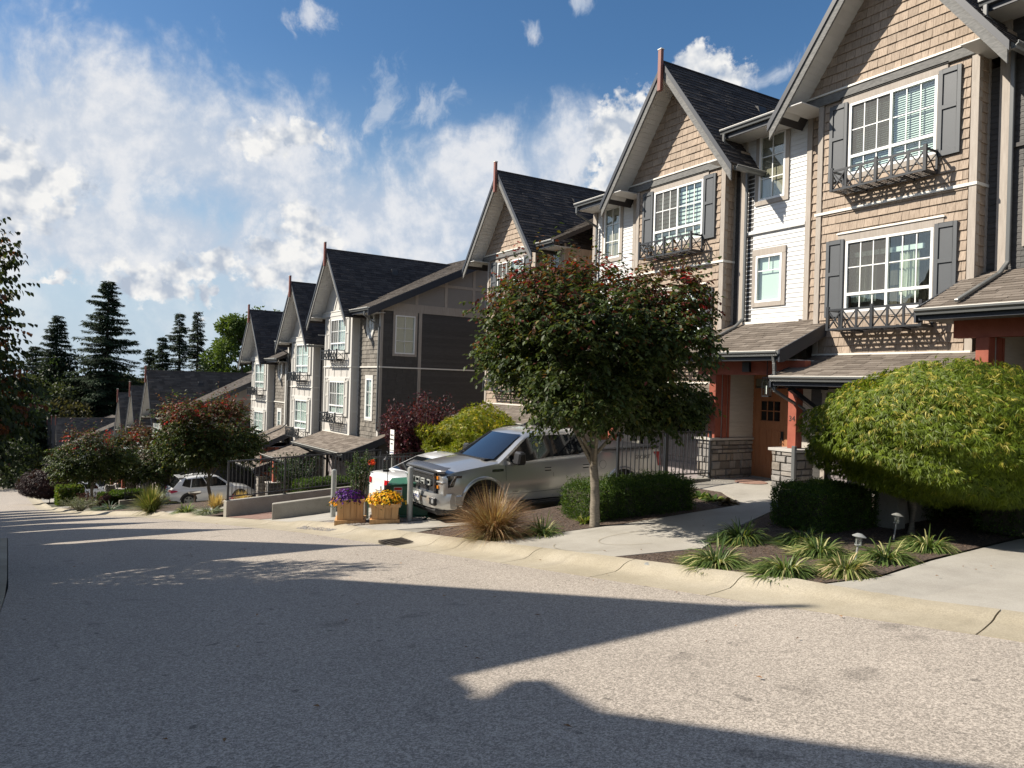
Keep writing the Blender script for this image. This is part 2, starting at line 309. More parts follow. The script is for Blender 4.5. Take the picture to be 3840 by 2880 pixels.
M['cedar'] = wood('new cedar board', [(.42, .23, .095), (.55, .33, .15), (.66, .43, .22)], grain=(24, 24, 2.5), piece=.1, bmp=.3, rough=.6)
M['galv'] = plain('galvanised steel', (.36, .37, .355), .5, .14, metal=.3, scale=14, bmp=.1, dirt=.3)
M['green'] = plain('transformer green paint', (.035, .14, .085), .38, .06, bmp=.03)
M['pebble'] = material('river pebble', _stone)
M['pavers'] = wood('brick paver', [(.20, .12, .09), (.27, .17, .135), (.33, .22, .18)], grain=(12, 12, 12), piece=.25, bmp=.4)
M['tyre'] = plain('black tyre rubber', (.012, .012, .012), .75, .2, bmp=.3, scale=20)
M['silver'] = plain('silver metallic paint', (.60, .60, .585), .28, .015, metal=.7, bmp=0, coat=.9, scale=2)
M['whitepaint'] = plain('white car paint', (.74, .75, .75), .22, .01, bmp=0, coat=1.0, scale=2)
M['plastic'] = plain('black trim plastic', (.02, .02, .022), .45, .05, bmp=.05)
M['grey_plastic'] = plain('dark chrome trim', (.14, .14, .145), .25, .05, metal=.6, bmp=0)
M['chrome'] = plain('chrome', (.75, .75, .76), .12, .02, metal=1, bmp=0)
M['lens_red'] = plain('red lamp lens', (.45, .012, .015), .12, .05, bmp=0, coat=1)
M['lens_amber'] = plain('amber lamp lens', (.65, .22, .02), .15, .05, bmp=0, coat=1)
M['lens'] = plain('clear lamp lens', (.55, .58, .60), .08, .1, bmp=0, metal=.5, coat=1, scale=30)
M['sign'] = plain('white sign face', (.78, .78, .76), .4, .02, bmp=0)
M['ink'] = plain('black lettering', (.012, .012, .014), .5, .02, bmp=0)
M['ink_blue'] = plain('blue lettering', (.02, .06, .30), .5, .02, bmp=0)
M['ink_red'] = plain('red lettering', (.55, .03, .02), .5, .02, bmp=0)
M['yellow'] = plain('yellow plastic', (.75, .60, .03), .45, .03, bmp=0)

# ------------------------------------------------------------------ mesh helpers
COL = SC.collection
def tag(o, label=None, cat=None, group=None, kind=None):
    if label: o['label'] = label
    if cat: o['category'] = cat
    if group: o['group'] = group
    if kind: o['kind'] = kind
    return o
def empty(name, loc=(0, 0, 0), rz=0., label=None, cat=None, group=None):
    o = bpy.data.objects.new(name, None); o.empty_display_size = .1; COL.objects.link(o); o.location = loc; o.rotation_euler = (0, 0, rz)
    return tag(o, label, cat, group)
def link(name, me, parent=None, loc=None):
    o = bpy.data.objects.new(name, me); COL.objects.link(o)
    if parent is not None: o.parent = parent
    if loc is not None: o.location = loc
    return o
class MB:
    def __init__(s): s.v = []; s.f = []
    def add(s, vs, fs):
        n = len(s.v); s.v.extend([tuple(p) for p in vs]); s.f.extend([tuple(i+n for i in f) for f in fs]); return s
    def box(s, x0, x1, y0, y1, z0, z1):
        if x0 > x1: x0, x1 = x1, x0
        if y0 > y1: y0, y1 = y1, y0
        if z0 > z1: z0, z1 = z1, z0
        return s.add([(x0,y0,z0),(x1,y0,z0),(x1,y1,z0),(x0,y1,z0),(x0,y0,z1),(x1,y0,z1),(x1,y1,z1),(x0,y1,z1)],
                     [(0,3,2,1),(4,5,6,7),(0,1,5,4),(1,2,6,5),(2,3,7,6),(3,0,4,7)])
    def prism(s, pts, d):      # polygon + extrusion vector
        n = len(pts); d = Vector(d); a = [Vector(p) for p in pts]
        s.add(a+[p+d for p in a], [tuple(range(n)), tuple(range(2*n-1, n-1, -1))]+[(i, i+n, (i+1) % n+n, (i+1) % n) for i in range(n)]); return s
    def beam(s, p0, p1, w, h, up=(0, 0, 1)):
        p0 = Vector(p0); p1 = Vector(p1); d = (p1-p0).normalized(); up = Vector(up); sd = d.cross(up)
        if sd.length < 1e-4: sd = d.cross(Vector((1, 0, 0)))
        sd.normalize(); u2 = sd.cross(d).normalized(); a = sd*(w/2); b = u2*(h/2)
        return s.add([p0-a-b, p0+a-b, p0+a+b, p0-a+b, p1-a-b, p1+a-b, p1+a+b, p1-a+b], [(0,3,2,1),(4,5,6,7),(0,1,5,4),(1,2,6,5),(2,3,7,6),(3,0,4,7)])
    def tube(s, pts, rad, n=8, cap=True):
        pts = [Vector(p) for p in pts]; k = len(pts); rad = rad if isinstance(rad, (list, tuple)) else [rad]*k
        vs = []; up = Vector((0, 0, 1))
        for i, p in enumerate(pts):
            d = (pts[min(i+1, k-1)]-pts[max(i-1, 0)]).normalized(); a = d.cross(up)
            if a.length < .05: a = d.cross(Vector((1, 0, 0)))
            a.normalize(); b = d.cross(a)
            vs += [p+(a*math.cos(2*math.pi*j/n)+b*math.sin(2*math.pi*j/n))*rad[i] for j in range(n)]
        fs = [(i*n+j, i*n+(j+1) % n, (i+1)*n+(j+1) % n, (i+1)*n+j) for i in range(k-1) for j in range(n)]
        if cap: fs += [tuple(range(n-1, -1, -1)), tuple(range((k-1)*n, k*n))]
        return s.add(vs, fs)
    def lathe(s, prof, n=16, c=(0, 0, 0), axis='z'):
        vs = []
        for r_, h in prof:
            for j in range(n):
                a = 2*math.pi*j/n; p = (r_*math.cos(a), r_*math.sin(a), h)
                if axis == 'y': p = (p[0], p[2], p[1])
                if axis == 'x': p = (p[2], p[0], p[1])
                vs.append((p[0]+c[0], p[1]+c[1], p[2]+c[2]))
        k = len(prof); fs = [(i*n+j, i*n+(j+1) % n, (i+1)*n+(j+1) % n, (i+1)*n+j) for i in range(k-1) for j in range(n)]
        return s.add(vs, fs)
    def mesh(s, name, mat, smooth=False, angle=None):
        me = bpy.data.meshes.new(name); me.from_pydata(s.v, [], s.f); me.materials.append(mat if not isinstance(mat, str) else M[mat])
        if smooth or angle:
            me.shade_smooth()
            if angle: me.set_sharp_from_angle(angle=R(angle))
        me.update(); return me
    def obj(s, name, mat, parent=None, smooth=False, angle=None, bev=0, **kw):
        if not s.v: return None
        me = s.mesh(name, mat, smooth, angle)
        if bev: bevel_mesh(me, bev)
        o = link(name, me, parent); tag(o, **kw); return o
def bevel_mesh(me, w, seg=1, ang=40):
    bm = bmesh.new(); bm.from_mesh(me); bmesh.ops.remove_doubles(bm, verts=bm.verts, dist=1e-5)
    ed = [e for e in bm.edges if len(e.link_faces) == 2 and e.calc_face_angle(0) > R(ang)]
    if ed: bmesh.ops.bevel(bm, geom=ed, offset=w, segments=seg, affect='EDGES', clamp_overlap=True)
    bm.to_mesh(me); bm.free()
def children(o): return [c for c in bpy.data.objects if c.parent is o]
def copy_tree(root, kids, loc, rz, label, skip=()):
    r = root.copy(); COL.objects.link(r); r.location = loc; r.rotation_euler = (0, 0, rz); r['label'] = label
    mp = {root: r}
    for o in kids:      # parents come before children in the list
        if o.parent not in mp or any(o.name.startswith(s) for s in skip): continue
        c = o.copy(); COL.objects.link(c); c.parent = mp[o.parent]; mp[o] = c
    return r
def kids_of(root, start):
    ids = [o for o in bpy.data.objects if o.parent is not None]; res = []; cur = {root}
    for _ in range(3):
        nxt = [o for o in ids if o.parent in cur]; res += nxt; cur = set(nxt)
    return res
def clip(poly, a, b, c):     # keep a*u+b*v<=c
    out = []; n = len(poly)
    for i in range(n):
        p, q = poly[i], poly[(i+1) % n]; dp = a*p[0]+b*p[1]-c; dq = a*q[0]+b*q[1]-c
        if dp <= 1e-9: out.append(p)
        if (dp < -1e-9 and dq > 1e-9) or (dp > 1e-9 and dq < -1e-9):
            t = dp/(dp-dq); out.append((p[0]+(q[0]-p[0])*t, p[1]+(q[1]-p[1])*t))
    return out
def area(p): return abs(sum(p[i][0]*p[(i+1) % len(p)][1]-p[(i+1) % len(p)][0]*p[i][1] for i in range(len(p))))/2 if len(p) > 2 else 0
def sub_holes(rects, holes):
    for (a0, a1, b0, b1) in holes:
        new = []
        for (u0, u1, v0, v1) in rects:
            if u1 <= a0+1e-6 or u0 >= a1-1e-6 or v1 <= b0+1e-6 or v0 >= b1-1e-6: new.append((u0, u1, v0, v1)); continue
            if u0 < a0-1e-3: new.append((u0, a0, v0, v1))
            if u1 > a1+1e-3: new.append((a1, u1, v0, v1))
            m0, m1 = max(u0, a0), min(u1, a1)
            if v0 < b0-1e-3: new.append((m0, m1, v0, b0))
            if v1 > b1+1e-3: new.append((m0, m1, b1, v1))
        rects = new
    return rects
# ------------------------------------------------------------------ terrain
ZR=[(-40,3.2),(-10,.9),(0,0),(5,-.46),(10,-.97),(15,-1.5),(20,-2.12),(25,-2.82),(30,-3.53),(35,-4.25),(43.5,-5.5),(52,-6.7),(60,-7.8),(70,-9.05),(77,-9.8),(90,-10.7),(101,-11),(140,-11.5),(600,-11.5)]
LOT=[(-40,2.5),(-8,.9),(0,-.0),(5.9,-.40),(12.40,-.50),(12.46,-1.08),(18.3,-1.1),(18.6,-1.7),(24,-1.95),(27.5,-2.6),(29.5,-3.6),(36,-3.85),(36.6,-4.7),(41,-4.85),(42,-5.6),(49,-5.8),(50,-6.5),(56,-6.8),(57,-7.5),(70,-9.2),(77,-9.9),(110,-11.5),(600,-11.5)]
XK=[(-40,6.6),(0,6.7),(3,6.35),(5,5.8),(8.3,5.3),(11,4.85),(13,4.6),(16,4.1),(19.2,3.5),(24,2.9),(28.5,2.45),(34.4,1.0),(45,.2),(60,-.8),(75,-1.4),(90,-2.5),(97,-4.5),(101,-9),(103,-20),(104,-60)]
def _pl(t):
    xs = [p[0] for p in t]; ys = [p[1] for p in t]
    ys_s = np.interp(np.linspace(-40, 140, 721), xs, ys)
    return xs, ys
def lin(t, y, w=0.):
    xs, ys = zip(*t)
    if w <= 0: return float(np.interp(y, xs, ys))
    return float((np.interp(y-w, xs, ys)+2*np.interp(y, xs, ys)+np.interp(y+w, xs, ys))/4)
def zr(y): return lin(ZR, y, 1.5)
def xk(y): return lin(XK, y, .9)
def lot(y): return lin(LOT, y)
def drop(y):      # kerb is dropped where driveways meet the road
    d = 0
    for a, b in ((.4, 4.6), (12.9, 14.2), (16.4, 24), (25.5, 27.5), (39, 46), (56, 60), (70, 76)):
        d = max(d, min(1, max(0, min((y-a)/.5, (b-y)/.5))))
    return 1-.55*d
def g(x, y):
    z = zr(y); k = xk(y)
    if x > k:
        t = x-k
        if t < .45: return z
        if t < .8: return z+(.1-.05*(drop(y) < .5))*(t-.45)/.35
        h = z+.1-.05*(drop(y) < .5); f = min((t-.8)/(12.8-k-.8), 1)
        return h+(lot(y)-h)*f
    if x < -7.5:
        return z+(-7.5-x)*.01
    return z
def sheet(name, poly, off, mat, cell=.5, parent=None, fn=None, skirt=0., **kw):
    """a patch of ground cover that follows the terrain"""
    fn = fn or g
    bm = bmesh.new(); vs = [bm.verts.new((p[0], p[1], 0)) for p in poly]; bm.faces.new(vs)
    xs = [p[0] for p in poly]; ys = [p[1] for p in poly]
    x = math.ceil(min(xs)/cell)*cell
    while x < max(xs):
        bmesh.ops.bisect_plane(bm, geom=bm.verts[:]+bm.edges[:]+bm.faces[:], plane_co=(x, 0, 0), plane_no=(1, 0, 0)); x += cell
    y = math.ceil(min(ys)/cell)*cell
    while y < max(ys):
        bmesh.ops.bisect_plane(bm, geom=bm.verts[:]+bm.edges[:]+bm.faces[:], plane_co=(0, y, 0), plane_no=(0, 1, 0)); y += cell
    bmesh.ops.triangulate(bm, faces=bm.faces[:])
    for v in bm.verts: v.co.z = fn(v.co.x, v.co.y)+off
    for f in bm.faces:
        if f.normal.z < 0: f.normal_flip()
    if skirt:
        be = [e for e in bm.edges if len(e.link_faces) == 1]; r = bmesh.ops.extrude_edge_only(bm, edges=be)
        for e in r['geom']:
            if isinstance(e, bmesh.types.BMVert): e.co.z -= skirt
    me = bpy.data.meshes.new(name); bm.to_mesh(me); bm.free(); me.materials.append(M[mat])
    o = link(name, me, parent); tag(o, **kw); return o
def terrain():
    X = list(np.arange(-14, 16.01, .5))+[18, 22, 28, 40, 60, 90, 150, 300, 700]; X = [-700, -300, -150, -80, -40, -25, -18]+X
    Y = list(np.arange(-12, 60, .5))+list(np.arange(60, 112, 2))+[120, 140, 180, 260, 400, 700, 1200]; Y = [-300, -100, -50, -25, -16]+Y
    vs = [(x, y, min(g(x, y)-.07, 4) if y < 140 else -11.6) for y in Y for x in X]; n = len(X)
    fs = [(j*n+i, j*n+i+1, (j+1)*n+i+1, (j+1)*n+i) for j in range(len(Y)-1) for i in range(n-1)]
    mb = MB(); mb.add(vs, fs); mb.obj('terrain', 'soil', kind='structure')
terrain()
def strip(name, fL, fR, y0, y1, dy, off, mat, cols=2, zf=None, **kw):
    mb = MB(); Y = list(np.arange(y0, y1, dy))+[y1]; vs = []
    for y in Y:
        a, b = fL(y), fR(y)
        for i in range(cols+1):
            x = a+(b-a)*i/cols; vs.append((x, y, (zf(x, y) if zf else g(x, y))+off))
    n = cols+1; mb.add(vs, [(j*n+i, j*n+i+1, (j+1)*n+i+1, (j+1)*n+i) for j in range(len(Y)-1) for i in range(cols)])
    return mb.obj(name, mat, smooth=True, **kw)
def road_left(y): return lin([(-40,-.3),(0,-.28),(20,-.8),(20.3,-.9),(22,-6.4),(60,-8),(80,-9.5),(104,-25),(106,-60)], y)
zroad = lambda x, y: zr(y)
road = strip('road', lambda y: lin([(-40,-.25),(11,-.42),(19.6,-.78),(20.2,-7.2),(60,-8.2),(80,-10),(100,-26),(106,-60)], y), xk, -12, 97, .5, 0., 'road', 12, zroad, kind='structure')
sheet('road_bend', [(-60, 96.9), (-4.45, 96.9), (-4, 98), (-2.6, 101), (-1.8, 106.5), (-12, 107.5), (-60, 108)], .01, 'road', 4, fn=zroad, kind='structure')
# left gutter slab beside the camera, split by joints
edge_l = lambda y: lin([(-12,-.25),(11,-.42),(19.6,-.78)], y)
y = -11.
gl = empty('left_gutter_pan'); gl['kind'] = 'structure'
while y < 19.3:
    y2 = min(y+3.05, 19.55); mb = MB(); vs = []
    for yy in (y+.006, (y+y2)/2, y2-.006):
        e = edge_l(yy); vs += [(e-6.6, yy, zr(yy)+.09), (e-.55, yy, zr(yy)+.03), (e-.012, yy, zr(yy)+.004), (e-.012, yy, zr(yy)-.05)]
    mb.add(vs, [(0,1,5,4),(1,2,6,5),(2,3,7,6),(4,5,9,8),(5,6,10,9),(6,7,11,10)]); mb.obj('concrete_slab', 'kerb', gl); y = y2
# right kerb: gutter pan and rolled kerb in cast lengths with open joints
kr = empty('kerb'); kr['kind'] = 'structure'
joints = [-10, -6, -3, 0.6, 3.1, 5.45, 7.05, 8.7, 10.35, 11.05, 12.1, 13.9, 15.8, 17.7, 19.6, 21.5, 24.4, 27.3, 30.2, 33.1, 36, 39, 42, 45, 48, 51, 54, 57, 60, 64, 68, 72, 76, 80, 84, 88, 92]
prof = [(0, -.04), (0.002, .004), (.20, .0), (.44, .006), (.52, .03), (.60, .075), (.68, .1), (.80, .112), (.81, .03)]
for a, b in zip(joints[:-1], joints[1:]):
    mb = MB(); n = max(2, int((b-a)/.5)); vs = []
    for i in range(n+1):
        yy = a+.007+(b-a-.014)*i/n; k = xk(yy); s = xk(yy+.1)-xk(yy-.1); nx, ny = .2, -s; L = math.hypot(nx, ny); nx /= L; ny /= L; dd = drop(yy)
        vs += [(k+nx*t, yy+ny*t, zr(yy)+(h if h < .02 else h*dd)) for t, h in prof]
    m = len(prof); mb.add(vs, [(i*m+j, i*m+j+1, (i+1)*m+j+1, (i+1)*m+j) for i in range(n) for j in range(m-1)]+[tuple(range(m-1, -1, -1)), tuple(range(n*m, n*m+m))])
    mb.obj('kerb_length', 'kerb', kr, angle=50)
# concrete walks and driveways
bk = lambda y, d=.82: (xk(y)+d, y)
def slabs(name, polys, off, mat='conc', **kw):
    root = empty(name); root['kind'] = 'structure'
    for p in polys: sheet('concrete_slab', p, off, mat, .5, root, skirt=.05, **kw)
    return root
slabs('front_walk', [[bk(7.62), bk(8.8), bk(10.05), (7.45, 9.84), (8.35, 9.73), (7.55, 7.28)],
                     [(7.565, 7.275), (8.365, 9.73), (9.79, 9.73), (10.9, 9.72), (11.2, 9.0), (8.9, 8.05)],
                     [(11.22, 9.0), (10.92, 9.72), (11.6, 10.3), (12.0, 11.0), (12.0, 12.2), (14.4, 12.2), (14.4, 8.9)]], .004)
slabs('driveway', [[bk(.6), bk(2.5), bk(4.78), (7.49, 4.66), (8.9, 4.9), (8.9, .6)], [(8.915, .6), (8.915, 4.9), (10.99, 5.1), (14.2, 5.3), (14.2, .6)]], .004)
slabs('driveway', [[bk(13.0), bk(13.6), bk(14.35), (6.6, 14.0), (7.4, 15.4), (9.2, 15.9), (9.2, 12.56), (7.3, 12.5), (6.2, 12.75)], [(9.215, 12.56), (9.215, 15.9), (14.2, 16.2), (14.2, 12.56)]], .004)
slabs('visitor_bay', [[bk(16.2), bk(17.5), bk(20.55), (5.1, 20.9), (6.1, 21.3), (12.5, 23.4), (12.5, 17.6), (7.8, 16.3), (5.9, 15.6)]], .004)
slabs('driveway', [[bk(25.8), bk(27), bk(29.8), (11, 31.5), (11, 35.5), (7, 27)], [bk(40.5), bk(43), bk(46), (11, 45.5), (11, 41)], [bk(53), bk(58), (5.5, 58), (5.5, 53)], [bk(71), bk(75), bk(79), (6, 79), (6, 71)]], .004)
# planting beds
sheet('mulch_bed', [bk(4.82, .84), bk(6.2, .84), bk(7.58, .84), (7.55, 7.22), (8.9, 7.98), (11.25, 8.98), (14.2, 8.8), (14.2, 5.35), (10.99, 5.15), (8.9, 4.96), (7.49, 4.7)], .006, 'mulch', .5, kind='structure')
sheet('mulch_bed', [bk(10.12, .84), bk(11.4, .84), bk(12.3, .84), (6.2, 12.6), (7.3, 12.4), (12.0, 12.35), (11.95, 11.0), (11.5, 10.35), (10.9, 9.78), (8.35, 9.79), (7.45, 9.9)], .0, 'mulch', .5, kind='structure')
sheet('aggregate_pad', [bk(12.2, .84), bk(12.9, .84), (6.0, 12.7), (6.1, 12.25)], .006, 'cast', .5, kind='structure')
sheet('gravel_bed', [bk(14.4, .84), bk(15.3, .84), bk(16.1, .84), (5.9, 15.55), (6.6, 16.3), (8.3, 16.0), (7.35, 15.45), (6.55, 14.05), (5.9, 14.2)], .002, 'mortar', .5, kind='structure')
sheet('mulch_bed', [bk(22.9, .84), bk(24.2, .84), bk(25.6, .84), (5.6, 26.2), (9, 24.6), (5.5, 22.6)], .004, 'mulch', .5, kind='structure')
sheet('mulch_bed', [bk(30, .84), bk(35, .84), bk(40, .84), (6, 40.5), (9, 34), (5, 30)], .004, 'mulch', .5, kind='structure')
sheet('mulch_bed', [bk(46.5, .84), bk(49, .84), bk(52.5, .84), (5.5, 52), (5, 47)], .004, 'mulch', .5, kind='structure')
# ------------------------------------------------------------------ townhouses
# local axes of a unit: x into the building, y down the street, z up from the porch floor; origin = middle of the bay
MESHC = {}
def put_pieces(root, name, mat, pieces, maxn, eye, **kw):
    """pieces: (poly2d, frame, thick_top, thick_bottom). The pieces nearest the eye become objects, the rest one part."""
    P = []
    for poly, fr, t0, t1 in pieces:
        if len(poly) < 3 or area(poly) < 2e-4: continue
        u = sum(p[0] for p in poly)/len(poly); v = sum(p[1] for p in poly)/len(poly); P.append(((fr(u, v, 0)-eye).length, poly, fr, t0, t1))
    P.sort(key=lambda t: t[0]); rest = MB()
    for i, (d, poly, fr, t0, t1) in enumerate(P):
        v0 = min(p[1] for p in poly); v1 = max(p[1] for p in poly); h = max(v1-v0, 1e-6)
        th = lambda v: t1+(t0-t1)*(v-v0)/h
        n = len(poly)
        if i < maxn:
            o0 = fr(poly[0][0], poly[0][1], 0)
            key = (name, mat, tuple(round(c, 3) for p in poly for c in ((fr(p[0], p[1], th(p[1]))-o0)[:]+(fr(p[0], p[1], 0)-o0)[:])))
            me = MESHC.get(key)
            if me is None:
                vs = [fr(p[0], p[1], th(p[1]))-o0 for p in poly]+[fr(p[0], p[1], -.004)-o0 for p in poly]
                mb = MB().add(vs, [tuple(range(n))]+[(j, j+n, (j+1) % n+n, (j+1) % n) for j in range(n)]); me = mb.mesh(name, mat); MESHC[key] = me
            link(name, me, root, o0)
        else:
            vs = [fr(p[0], p[1], th(p[1])) for p in poly]+[fr(p[0], p[1], -.004) for p in poly]
            rest.add(vs, [tuple(range(n))]+[(j, j+n, (j+1) % n+n, (j+1) % n) for j in range(n)])
    if rest.v: rest.obj(name+('_field' if maxn else '_courses'), mat, root, kind='stuff')
def F_front(x0): return lambda u, v, n: Vector((x0-n, u, v))          # wall that faces the street
def F_side(y0): return lambda u, v, n: Vector((u, y0-n, v))            # wall that faces up the street
def F_slope(p0, pu, pv):                                               # roof plane: origin, unit vector along, unit vector up the slope
    p0, pu, pv = Vector(p0), Vector(pu).normalized(), Vector(pv).normalized(); nn = pu.cross(pv)
    if nn.z < 0: nn = -nn
    return lambda u, v, n: p0+pu*u+pv*v+nn*n
def shakes(u0, u1, v0, v1, fr, holes=(), clips=(), expo=.187, wr=(.13, .25), seed=1, t=.026, hz0=None):
    rg = random.Random(seed); out = []; v = v0 if hz0 is None else hz0
    while v < v1:
        a, b = max(v, v0), min(v+expo, v1); u = u0-rg.random()*wr[1]
        if b-a > .012:
            while u < u1:
                w = rg.uniform(*wr); l, r = max(u, u0), min(u+w-.006, u1); u += w
                if r-l < .012: continue
                for (c0, c1, d0, d1) in sub_holes([(l, r, a, b-.0)], holes):
                    p = [(c0, d0), (c1, d0), (c1, d1), (c0, d1)]
                    for k in clips: p = clip(p, *k)
                    if len(p) >= 3: out.append((p, fr, .003, t*rg.uniform(.75, 1.25)))
        v += expo
    return out
def planks(u0, u1, v0, v1, fr, holes=(), clips=(), expo=.105, t=.014, seam=None, seed=3):
    out = []; v = v0; rg = random.Random(seed)
    while v < v1:
        b = min(v+expo, v1); segs = [(u0, u1)]
        if seam and u1-u0 > seam:
            c = rg.uniform(u0+.8, u1-.8); segs = [(u0, c-.001), (c+.001, u1)]
        for (l, r) in segs:
            for (c0, c1, d0, d1) in sub_holes([(l, r, v, b)], holes):
                if d1-d0 < .012: continue
                p = [(c0, d0), (c1, d0), (c1, d1), (c0, d1)]
                for k in clips: p = clip(p, *k)
                if len(p) >= 3: out.append((p, fr, .002, t))
        v += expo
    return out
def wall_panel(mb, fr, u0, u1, v0, v1, holes=(), depth=.03, clips=()):
    for (a, b, c, d) in sub_holes([(u0, u1, v0, v1)], holes):
        p = [(a, c), (b, c), (b, d), (a, d)]
        for k in clips: p = clip(p, *k)
        if len(p) < 3: continue
        vs = [fr(q[0], q[1], -.006) for q in p]+[fr(q[0], q[1], -.006-depth) for q in p]; n = len(p)
        mb.add(vs, [tuple(range(n)), tuple(range(2*n-1, n-1, -1))]+[(j, j+n, (j+1) % n+n, (j+1) % n) for j in range(n)])
def tabs(fr, U, V, clips=(), holes=(), course=.142, w=.32, seed=5, t=.013, jag=True):
    rg = random.Random(seed); out = []; v = 0.; k = 0
    while v < V:
        u = -rg.uniform(0, w)
        while u < U:
            ww = w*rg.uniform(.7, 1.2); l, r = max(u, 0), min(u+ww-.007, U); u += ww
            if r-l < .03: continue
            j = rg.choice((0, 0, -.018)) if jag else 0
            p = [(l, v+j if v > 0 else v), (r, v+j if v > 0 else v), (r, min(v+course, V)), (l, min(v+course, V))]
            for c in clips: p = clip(p, *c)
            if len(p) >= 3: out.append((p, fr, .003, t*rg.uniform(.8, 1.6)))
        v += course; k += 1
    return out
SPLIT = {'corner_board', 'porch_beam', 'porch_trim', 'stone_core', 'door_surround', 'porch_wall', 'garage_trim', 'garage_wall', 'end_board', 'belly_band', 'gable_beam'}
def BX(root, name, mat, *boxes, bev=0, **kw):
    if name in SPLIT and len(boxes) > 1:
        for b in boxes: MB().box(*b).obj(name, mat, root, bev=bev, **kw)
        return None
    mb = MB()
    for b in boxes: mb.box(*b)
    return mb.obj(name, mat, root, bev=bev, **kw)

